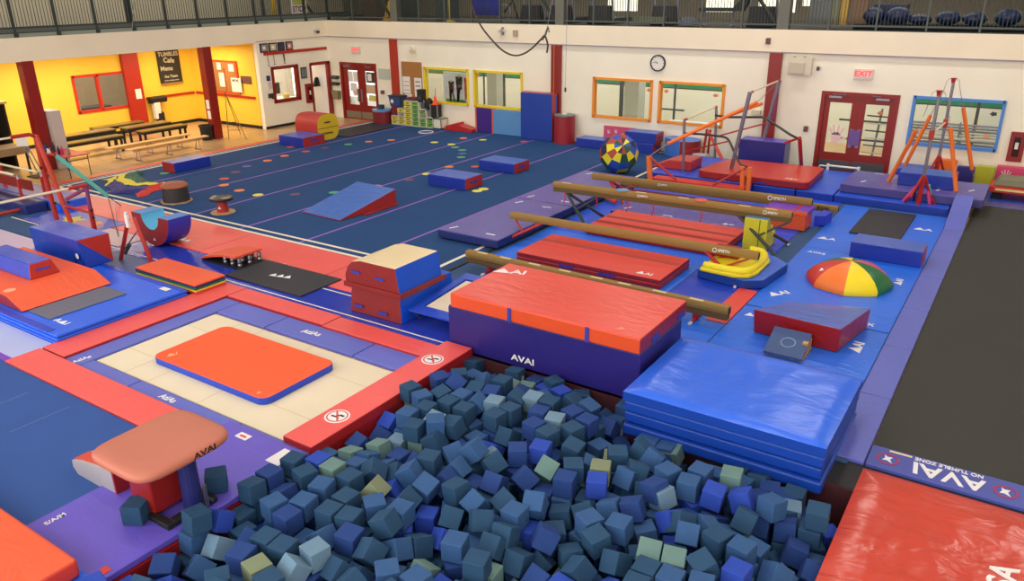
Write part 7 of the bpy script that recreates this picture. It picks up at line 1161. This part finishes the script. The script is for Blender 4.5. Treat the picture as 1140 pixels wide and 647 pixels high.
CUBES_HIDDEN = ('-5747,2027,-554,-96,-157,-80;-5468,2169,-554,157,0,-306;-5784,2392,-554,103,-157,61;-5489,2433,-554,157,0,-146;-5222,2283,-554,67,-157,-33;-5749,2644,-554,0,0,-301;-5515,2650,-554,-151,-157,0;-5099,2770,-554,84,-157,25;-4838,2670,-554,-191,-157,86;-4438,2523,-554,59,157,-92;-5538,2866,-554,-90,-158,-63;-5299,2939,-554,98,157,84;-4892,2943,-554,-74,-157,227;-4668,2982,-554,157,0,-150;-4456,3014,-554,0,0,-150;-4231,2722,-554,96,-157,-117;-5568,3169,-619,185,227,27;-5257,3332,-554,0,0,-311;-5041,3290,-554,124,-157,35;-4808,3372,-554,-314,0,-20;-4587,3284,-554,148,157,144;-4187,2944,-554,157,0,304;-3967,3122,-553,166,161,-142;-5310,3586,-554,-161,-157,-134;-5050,3534,-554,-62,157,-57;-4827,3629,-554,-157,0,149;-4548,3565,-554,-17,157,268;-3951,3488,-554,108,-157,40;-3634,3575,-554,157,0,12;-3352,3385,-554,-94,-157,39;-2951,3316,-578,29,256,-131;-5730,3938,-554,-85,157,107;-5457,3830,-554,37,-157,-140;-5164,3890,-554,3,157,304;-4849,3911,-554,-157,0,284;-4551,3904,-554,-55,-157,85;-4310,3766,-568,-17,220,-198;-3937,3844,-554,150,157,-121;-3687,3814,-554,10,157,161;-3394,3686,-552,-54,78,102;-3119,3785,-554,152,-157,133;-2686,3565,-543,23,-50,122;-5610,4206,-571,88,19,175;-5269,4220,-617,12,243,-5;-5020,4135,-554,-31,-157,18;-4802,4152,-554,-157,0,-13;-4549,4266,-554,0,0,-194;-4251,4358,-554,74,-157,40;-3965,4268,-513,0,-258,160;-3731,4218,-554,-157,0,-144;-3470,4208,-608,229,-35,170;-3163,4197,-554,157,0,-62;-2208,4154,-554,-314,0,-118;-1969,4143,-554,0,0,-133;-5734,4519,-554,89,157,-77;-5466,4460,-554,80,-157,93;-5176,4458,-554,157,0,12;-4880,4409,-554,-314,0,140;-4563,4503,-554,-157,0,282;-4290,4608,-554,59,157,219;-3836,4523,-554,138,-157,-170;-3609,4449,-554,-120,157,-124;-3372,4493,-554,157,0,312;-3101,4555,-554,-204,-157,-100;-2872,4453,-588,161,70,-151;-2456,4441,-554,-314,0,2;-2061,4383,-554,-314,0,135;-1730,4224,-554,-157,0,-181;-1486,4474,-554,-88,157,162;-5786,4771,-554,157,0,110;-5494,4714,-554,157,0,-164;-5191,4730,-554,38,157,-189;-4838,4712,-554,196,-157,-95;-4499,4789,-554,-157,0,36;-3992,4957,-554,0,0,176;-3601,4675,-554,0,0,166;-3314,4803,-554,140,157,-167;-3097,4785,-554,158,157,-148;-2750,4769,-554,300,-157,0;-2428,4694,-554,-314,0,119;-2111,4673,-554,-64,157,-39;-1906,4841,-554,37,-157,5;-1525,4730,-554,0,-314,29;-1262,4801,-554,-115,-157,0;-5806,5063,-554,-157,0,-140;-5523,4980,-551,-185,-167,12;-4963,5074,-554,-157,0,21;-4445,5072,-554,-25,-157,134;-4172,5177,-554,157,0,142;-3910,5220,-554,0,0,127;-3363,5159,-554,48,157,44;-2767,5045,-554,6,-157,0;-2488,4998,-556,130,-307,34;-1984,5042,-554,0,314,40;-1721,4998,-554,157,0,49;-1466,5054,-554,-157,0,193;-1208,5056,-554,157,0,296;-5806,5350,-563,127,-175,29;-5432,5516,-554,41,-157,-117;-5014,5452,-554,0,314,24;-4795,5562,-554,66,-157,248;-4509,5438,-554,-314,0,-63;-4241,5408,-554,89,157,-222;-3950,5462,-554,313,157,0;-3738,5600,-554,78,157,-76;-3459,5464,-554,-46,-157,-254;-2426,5422,-554,-157,0,-101;-2190,5470,-554,0,0,-131;-1890,5356,-554,-157,0,19;-1591,5515,-611,0,236,-165;-1371,5325,-554,157,0,-301;-1110,5326,-550,-164,-7,246;-5751,5671,-554,176,-157,132;-5407,5771,-554,63,157,29;-5175,5717,-554,-157,0,147;-4917,5823,-554,-157,0,264;-4444,5692,-554,-157,0,-97;-4214,5738,-554,0,314,-104;-3960,5725,-554,0,0,158;-3728,5817,-554,0,0,157;-3314,5699,-554,157,0,13;-3076,5832,-554,-157,0,-177;-2396,5788,-554,-243,-157,-23;-2144,5776,-554,0,0,-2;-1840,5636,-554,0,-314,-95;-1576,5774,-554,181,-157,-31;-1281,5689,-554,157,0,-108;-1047,5769,-554,0,0,-127;-5587,5905,-554,-157,0,-34;-5343,6121,-554,-157,0,-26;-5131,5996,-554,-115,-157,-42;-4902,6068,-554,-111,-157,96;-4688,6046,-554,98,-157,201;-3861,6141,-554,11,-157,-139;-3614,6054,-554,0,0,-132;-3321,5941,-554,0,0,-281;-3065,6070,-553,-3,-159,-150;-2837,5921,-554,-267,157,37;-2370,6132,-554,314,0,-96;-2109,6006,-554,-89,157,63;-1803,5965,-523,19,280,-152;-1531,6031,-554,-37,157,-250;-1233,5962,-533,293,-85,26;-918,6013,-572,-158,193,-1;-5776,6448,-554,179,157,-129;-5475,6464,-554,275,157,17;-5112,6297,-554,314,0,-24;-4'
'851,6307,-554,50,157,0;-4588,6322,-554,-64,-157,81;-4365,6301,-554,-109,157,60;-3963,6438,-554,175,157,0;-3666,6346,-554,84,157,76;-3413,6470,-616,-122,-89,-184;-2985,6387,-554,157,0,-176;-2753,6343,-554,314,0,138;-2496,6465,-554,0,-314,144;-2200,6416,-554,-176,-157,125;-1538,6412,-561,-7,139,-152;-930,6395,-554,-182,-150,18;-5763,6690,-554,157,2,301;-5405,6734,-554,-141,157,0;-5150,6612,-554,-201,-157,36;-4891,6577,-554,-157,0,-34;-4210,6696,-553,6,307,-108;-3940,6656,-554,-157,0,-179;-3677,6626,-554,-191,-157,28;-3335,6761,-554,-132,157,38;-3089,6677,-554,-218,-157,-85;-2778,6730,-548,-133,115,-157;-2524,6704,-557,12,1,-165;-2171,6676,-554,176,-157,-17;-1830,6703,-554,-157,0,27;-1569,6724,-554,-157,0,-140;-1283,6759,-554,41,-157,260;-1013,6632,-556,5,8,-129;-5810,6944,-554,0,0,12;-5481,6970,-554,143,157,-16;-5185,6973,-551,-35,164,-15;-4809,6981,-554,-17,157,279;-4543,6805,-554,9,-157,288;-4208,7020,-554,46,158,71;-3926,7005,-554,-58,-157,42;-3656,6909,-554,170,157,-124;-3432,6973,-554,0,314,30;-2933,7069,-558,-43,143,-145;-2638,7150,-583,149,-119,146;-2401,6940,-554,88,157,114;-2148,7027,-554,42,-157,0;-1850,6996,-554,23,157,-151;-1301,7077,-554,185,157,-97;-5766,7230,-554,157,0,-9;-5510,7230,-554,-229,157,43;-5122,7240,-558,-140,182,21;-4819,7278,-552,155,174,1;-4564,7283,-554,0,0,-24;-4320,7246,-554,-157,0,-144;-4083,7333,-554,-157,0,307;-3511,7202,-554,0,0,-2;-5750,7454,-554,157,0,-12;-5461,7464,-554,-83,-157,209;-5119,7467,-554,-97,157,-98;-4903,7496,-554,15,-157,-18;-4504,7581,-554,-21,157,-228;-4253,7560,-554,-50,-157,170;-3978,7640,-554,157,0,-207;-3576,7573,-554,-157,-314,0;-5742,2020,-340,-157,0,13;-5515,2007,-340,8,-157,149;-5785,2292,-340,-100,-157,-8;-5463,2340,-340,-6,157,79;-5165,2051,-447,-88,-43,-314;-4808,2011,-554,-313,157,0;-5534,2589,-340,-157,0,-298;-5253,2537,-469,224,-48,0;-4959,2642,-340,70,157,115;-4626,2506,-340,-157,0,-141;-4386,2576,-340,157,0,23;-5269,3001,-340,-204,-157,52;-4978,3023,-340,83,157,-59;-4737,2962,-340,-26,157,-183;-4505,2954,-340,45,157,35;-4214,2774,-340,109,-157,-83;-5470,3209,-398,-164,244,18;-5038,3243,-340,-314,0,30;-4750,3309,-340,-239,-157,-62;-4493,3249,-340,157,0,-137;-4225,3199,-449,7,-229,138;-3978,3020,-340,3,-2,126;-3746,2740,-554,201,157,0;-3436,2692,-554,159,157,65;-5801,3469,-613,-181,-97,158;-5462,3587,-346,-176,7,209;-5095,3492,-340,52,-157,-47;-4875,3603,-340,-314,0,151;-4536,3465,-340,0,0,-143;-4304,3512,-473,22,-242,140;-3908,3572,-340,-314,0,99;-3653,3576,-340,-118,157,-121;-3339,3426,-340,0,0,7;-2861,3014,-554,0,314,16;-5361,3955,-340,157,0,-30;-5149,3876,-340,0,314,115;-4897,3875,-340,0,314,-43;-4174,4052,-595,-19,63,-198;-3916,3831,-340,-54,157,114;-3702,3898,-340,0,0,-300;-3454,3918,-490,189,-73,-182;-3138,3622,-350,37,136,128;-2396,3482,-577,-137,78,163;-5823,4216,-414,0,-162,-157;-5420,4217,-428,22,48,-287;-5125,4158,-340,-298,-157,12;-3954,4087,-400,-22,56,160;-3611,4145,-338,-156,-298,-15;-3303,4214,-340,61,-157,82;-3049,3985,-406,90,-65,-94;-2854,4072,-554,157,0,-139;-2399,4034,-482,75,-294,40;-1626,3894,-554,-314,0,-18;-5745,4466,-340,0,314,1;-5462,4497,-340,157,0,304;-5152,4474,-340,-38,-157,13;-4920,4414,-340,-314,0,-153;-4558,4542,-340,0,0,146;-3337,4448,-340,157,0,-27;-2945,4327,-414,-34,-87,-158;-2684,4314,-457,213,-58,134;-2373,4394,-340,-314,0,103;-2129,4282,-340,-157,0,-168;-5692,4687,-340,0,0,-167;-5394,4708,-340,-18,-157,-147;-5137,4727,-340,-157,0,247;-4853,4701,-340,76,157,-105;-3667,4680,-340,59,157,-92;-2626,4650,-339,-19,153,138;-2296,4647,-340,-112,157,-105;-2041,4694,-340,0,0,172;-1746,4664,-446,83,220,116;-1475,4720,-340,157,0,208;-5823,4945,-340,-221,-157,64;-5578,4952,-341,-304,-1,-138;-5195,5019,-495,115,-34,-294;-4722,5129,-497,71,39,-297;-3618,5219,-544,121,-167,45;-2299,4900,-387,-56,-185,216;-2052,4917,-340,93,157,-199;-1819,4946,-340,0,0,-135;-1564,4967,-340,157,0,-238;-1218,5004,-340,12,157,185;-5523,5263,-568,91,129,163;-5231,5318,-548,-152,1,-242;-5071,5524,-340,34,157,-20;-4771,5376,-373,66,-9,12;-4214,5464,-340,-66,-15'
'7,-243;-3932,5440,-300,157,-103,157;-3694,5408,-379,-9,-247,-140;-3467,5442,-340,-139,157,24;-3205,5384,-345,-173,-2,198;-2096,5249,-554,-137,-157,172;-1843,5160,-340,157,0,-292;-1631,5293,-517,13,-264,152;-1376,5380,-340,0,0,142;-1140,5270,-308,-1,268,166;-5823,5555,-341,8,-161,149;-5502,5785,-340,0,0,141;-5254,5682,-340,70,-157,-153;-4703,5765,-399,203,57,24;-4444,5712,-340,122,157,-34;-4194,5679,-340,-112,-157,117;-3582,5740,-346,36,-134,0;-3055,5841,-340,0,314,-136;-2834,5861,-340,0,0,15;-2589,5648,-412,220,-22,-81;-1664,5656,-340,-157,0,270;-1398,5666,-340,-146,157,21;-1133,5683,-296,0,244,155;-5793,6208,-566,-27,-11,6;-5439,6113,-340,0,314,84;-5137,5928,-340,0,314,-135;-4710,6067,-340,0,0,-140;-4130,6143,-484,-194,186,20;-3355,5978,-340,0,-314,-128;-3112,6093,-340,1,2,202;-2845,6133,-384,151,-53,-156;-2229,6201,-341,-195,179,87;-1694,5962,-299,147,204,118;-5596,6453,-340,71,-157,230;-5343,6454,-340,-37,-157,197;-5072,6441,-340,0,0,21;-4841,6332,-340,111,-157,-127;-4227,6478,-362,-40,203,122;-3987,6401,-340,1,-157,133;-3669,6334,-340,-120,157,38;-3359,6251,-486,101,29,-263;-2858,6560,-377,10,-217,-176;-2634,6382,-340,185,-157,-110;-2082,6426,-340,157,0,146;-1805,6454,-544,30,16,182;-5821,6684,-341,-1,-2,0;-5335,6707,-340,0,0,312;-4764,6630,-340,0,0,162;-4271,6736,-341,-20,166,135;-3943,6664,-340,157,0,289;-3698,6597,-340,-2,-157,-76;-3137,6719,-340,157,0,178;-2750,6907,-393,-115,199,157;-2580,6694,-348,-20,-169,5;-5710,6908,-339,-142,162,12;-5414,6924,-340,157,0,311;-4827,6989,-340,157,0,-145;-4516,6986,-363,-119,-306,4;-4201,7006,-340,-157,1,122;-3870,6962,-340,0,0,-303;-3221,7129,-558,313,7,79;-2953,7150,-354,-143,1,-312;-2377,6968,-340,0,0,-59;-1838,6981,-340,314,0,-9;-1621,6961,-340,0,0,-168;-1368,6980,-340,189,157,-95;-5557,7280,-340,133,-157,0;-5357,7188,-340,199,157,21;-5015,7247,-364,-126,182,21;-4773,7300,-343,-155,-298,-12;-4528,7239,-340,-157,0,-147;-4296,7254,-329,157,12,17;-3925,7228,-354,-160,35,-16;-3726,7264,-554,-314,0,-5;-5687,7718,-559,-164,13,146;-5358,7702,-592,119,61,-21;-5062,7556,-335,-37,-168,-137;-4828,7619,-341,-2,-146,154;-4617,7517,-340,-32,157,-201;-4385,7618,-340,115,-157,82;-3810,7484,-413,-53,66,271;-5823,2041,-126,314,0,0;-5569,2159,-126,194,-157,-93;-5765,2386,-126,275,-157,32;-5465,2424,-126,0,0,22;-5136,2224,-262,80,261,-44;-4510,2043,-593,-46,-309,0;-5764,2681,-340,-87,-157,-224;-5301,2736,-340,-34,37,-304;-4989,2700,-126,185,-157,74;-4654,2448,-554,-191,-157,52;-4378,2588,-126,-184,-157,127;-5810,2972,-537,-168,7,-156;-5081,3014,-126,-314,0,124;-4790,3109,-126,-12,-157,0;-4523,3037,-126,157,0,280;-4231,2814,-126,-90,157,-77;-4812,3364,-126,-314,0,8;-4534,3276,-126,76,157,-93;-4166,3348,-299,-13,-84,-150;-3903,3276,-288,-67,-84,-108;-3741,2988,-452,-43,17,271;-5329,3388,-248,65,-52,-309;-5028,3563,-126,-215,157,0;-4796,3615,-126,0,314,33;-4280,3668,-314,193,-62,-196;-3854,3536,-126,-157,0,-143;-3622,3510,-126,-25,-157,175;-3483,3168,-512,-221,2,-183;-4606,3985,-340,145,157,133;-4232,3931,-376,-272,-52,2;-3661,3821,-126,43,-157,242;-3278,3972,-282,-190,69,-25;-2664,3330,-440,27,-237,-200;-2375,3188,-554,0,0,172;-5540,4230,-250,-8,262,-32;-2869,3761,-407,-14,62,243;-2662,3874,-528,-89,23,203;-2002,3861,-545,-34,-30,-239;-5502,4458,-126,-157,0,145;-5257,4432,-126,233,-157,56;-2952,4145,-285,-175,-87,-161;-2585,4156,-333,141,-72,-103;-2369,4335,-126,-125,-157,-78;-2049,4207,-126,-157,0,148;-1762,4177,-340,113,-157,-94;-5823,4765,-126,25,157,25;-5475,4672,-126,-79,157,-92;-5219,4708,-126,53,157,41;-3561,4950,-432,-73,-31,-3;-2417,4624,-125,-4,158,-47;-2035,4785,-126,0,0,-187;-1793,4404,-345,155,-11,-141;-1544,4470,-340,-157,0,276;-4801,4923,-341,-155,-4,288;-2033,5031,-126,8,157,-189;-1782,4970,-126,157,0,-147;-1574,5170,-126,-314,0,-152;-1315,5091,-126,0,0,219;-5598,5531,-335,-101,-171,100;-5375,5368,-300,27,-16,-190;-4981,5244,-349,-165,42,179;-4759,5208,-232,-23,224,-157;-2244,5424,-340,-68,157,-191;-1973,5337,-178,141,-72,179;-905,5276,-356,-176,24,-157;-2774,5597,-283,-286,92,44;-1133'
',5476,-191,10,-227,155;-5788,5976,-428,-67,-286,-34;-5499,6090,-126,150,157,-2;-5257,6108,-126,160,157,-18;-4468,6077,-379,-25,-135,171;-911,5890,-343,-131,-1,157;-5823,6469,-340,0,-314,0;-5551,6364,-126,67,157,194;-5148,6320,-126,-145,-157,107;-2848,6688,-205,-101,-22,-299;-5613,6690,-178,-165,67,-11;-5358,6653,-126,-59,157,248;-4214,6784,-131,9,-314,-18;-2969,6926,-190,300,118,3;-2331,6704,-209,301,64,-39;-5661,6953,-128,-154,-4,260;-5406,6949,-126,35,-157,93;-4853,7023,-126,208,-157,-61;-4203,7046,-126,-111,158,77;-3961,6975,-126,0,0,-150;-5822,7234,-340,18,157,176;-5012,7282,-146,219,181,22;-4745,7245,-131,163,-141,0;-4509,7294,-126,-2,-157,-295;-4133,7341,-144,-199,-14,-172;-3857,7242,-151,3,192,-7;-5358,7486,-336,66,174,-31;-4139,7580,-340,161,157,-127;-5740,2046,88,98,-157,-52;-5301,2007,-187,0,-82,0;-5307,2239,-43,-191,2,179;-5171,2458,-218,-6,-250,-155;-5214,2802,-51,-102,45,128;-4420,2593,88,237,157,72;-5811,2908,-325,146,7,-157;-4772,2862,-4,21,70,135;-4508,2929,88,157,0,-31;-4275,2803,88,30,-157,-62;-4302,3498,-139,-185,-73,172;-3848,3297,-31,19,40,20;-3407,3516,-126,-157,0,-7;-3416,3742,-295,-192,-30,7;-2946,3493,-432,-95,12,263;-2974,3838,-224,113,-218,-65;-2532,3561,-298,52,36,-32;-2403,3726,-510,77,2,-24;-2130,3650,-550,-87,-98,179;-1830,3632,-554,157,0,-198;-2707,3885,-241,25,0,-72;-2445,3851,-311,5,-84,130;-2329,4373,88,-82,-157,226;-2092,4173,88,-161,157,142;-1657,3918,-340,131,157,-149;-2192,4587,17,141,-73,-44;-2031,4478,-184,20,227,-142;-1480,4157,-488,-290,30,-108;-931,4198,-549,-87,247,-63;-5046,4963,-310,37,-9,126;-2282,5150,-400,75,-16,177;-1450,4911,-126,0,-314,-94;-920,4495,-554,0,-314,-146;-5782,5215,-299,261,1,-156;-1052,5160,-128,-90,-204,167;-5741,6208,-297,-12,-17,278;-3382,6871,-340,-314,0,-91;-2512,6760,-212,163,51,-40;-2341,7270,-554,109,157,-40;-5754,7490,-340,157,0,158;-5761,7728,-349,40,142,-116;-4845,2082,-340,157,0,-101;-5252,2590,27,28,55,128;-4965,2426,-603,-155,-228,-16;-4229,3103,-167,60,-243,-123;-3719,3341,-560,17,-122,289;-3200,3708,-116,-76,178,-195;-3042,4072,-70,-5,87,154;-2627,3165,-610,-80,-289,-18;-2253,3546,-365,-98,286,-68;-1556,3522,-554,-314,0,73;-2892,4389,-165,48,66,-201;-2621,4398,-217,-22,-230,159;-1799,4627,-154,-153,25,16;-1519,4662,-126,-157,0,-222;-1215,4539,-554,-157,0,290;-952,5345,-37,47,-227,194')
VIS = dec(CUBES_VISIBLE); HID = dec(CUBES_HIDDEN)
rnd = random.Random(4); wts = [p[2] for p in PAL]
NUM = 'zero one two three four five six seven eight nine ten eleven twelve thirteen fourteen fifteen sixteen seventeen eighteen nineteen twenty twenty-one twenty-two twenty-three twenty-four twenty-five twenty-six twenty-seven'.split()
used = {}
def foam(k):
    c = rnd.choices(range(len(PAL)), wts)[0]
    o = bpy.data.objects.new('foam_cube', meshes[c]); o.location = k[:3]; o.rotation_euler = k[3:]; COL.objects.link(o)
    b = o.modifiers.new('bevel', 'BEVEL'); b.width = .006; b.segments = 1
    back = 7.83 if k[0] < -3.4 else 7.3
    a, d = int((k[0] + 5.91) / .214), int((back - k[1]) / .214)
    lb = '%s foam cube %s from the left pit edge' % (PAL[c][0], NUM[a] + ' cubes' if a > 1 else ('one cube' if a else 'right')) if a else '%s foam cube touching the left pit edge' % PAL[c][0]
    lb = lb.replace('from the left pit edge', 'from the left edge'); lb += (', %s from the back' % NUM[d]) if d > 0 else ', at the back'
    if lb in used: lb = ('upper ' if k[2] > used[lb] else 'lower ') + lb
    if lb in used: lb = lb.replace('foam cube', 'tilted foam cube')
    used.setdefault(lb, k[2])
    return tag(o, lb, 'foam cube', 'foam cubes in the pit')
for k in VIS[:298]: foam(k)
mb = MB(); ms = []
for k in VIS[298:] + HID:
    mb.M = Matrix.Translation(k[:3]) @ Euler(k[3:]).to_matrix().to_4x4(); mb.box(-S, -S, -S, S, S, S, rnd.choices(range(len(PAL)), wts)[0])
o = obj('foam_cubes', mb, [x.materials[0] for x in meshes]); tag(o, 'further blue foam cubes filling the gaps and depth of the foam pit', 'foam cubes', kind='stuff')
for (x, y, r, lb) in ((-6.42, 3.15, .5, 'dark teal foam cube on the purple mat, left of the vault pedestal base'), (-6.2, 3.88, .9, 'dark teal foam cube on the purple mat, right of the vault column')):
    o = bpy.data.objects.new('foam_cube', meshes[0]); o.location = (x, y, .03 + S + .003); o.rotation_euler = (0, 0, r); COL.objects.link(o); b = o.modifiers.new('bevel', 'BEVEL'); b.width = .006; b.segments = 1
    tag(o, lb, 'foam cube')
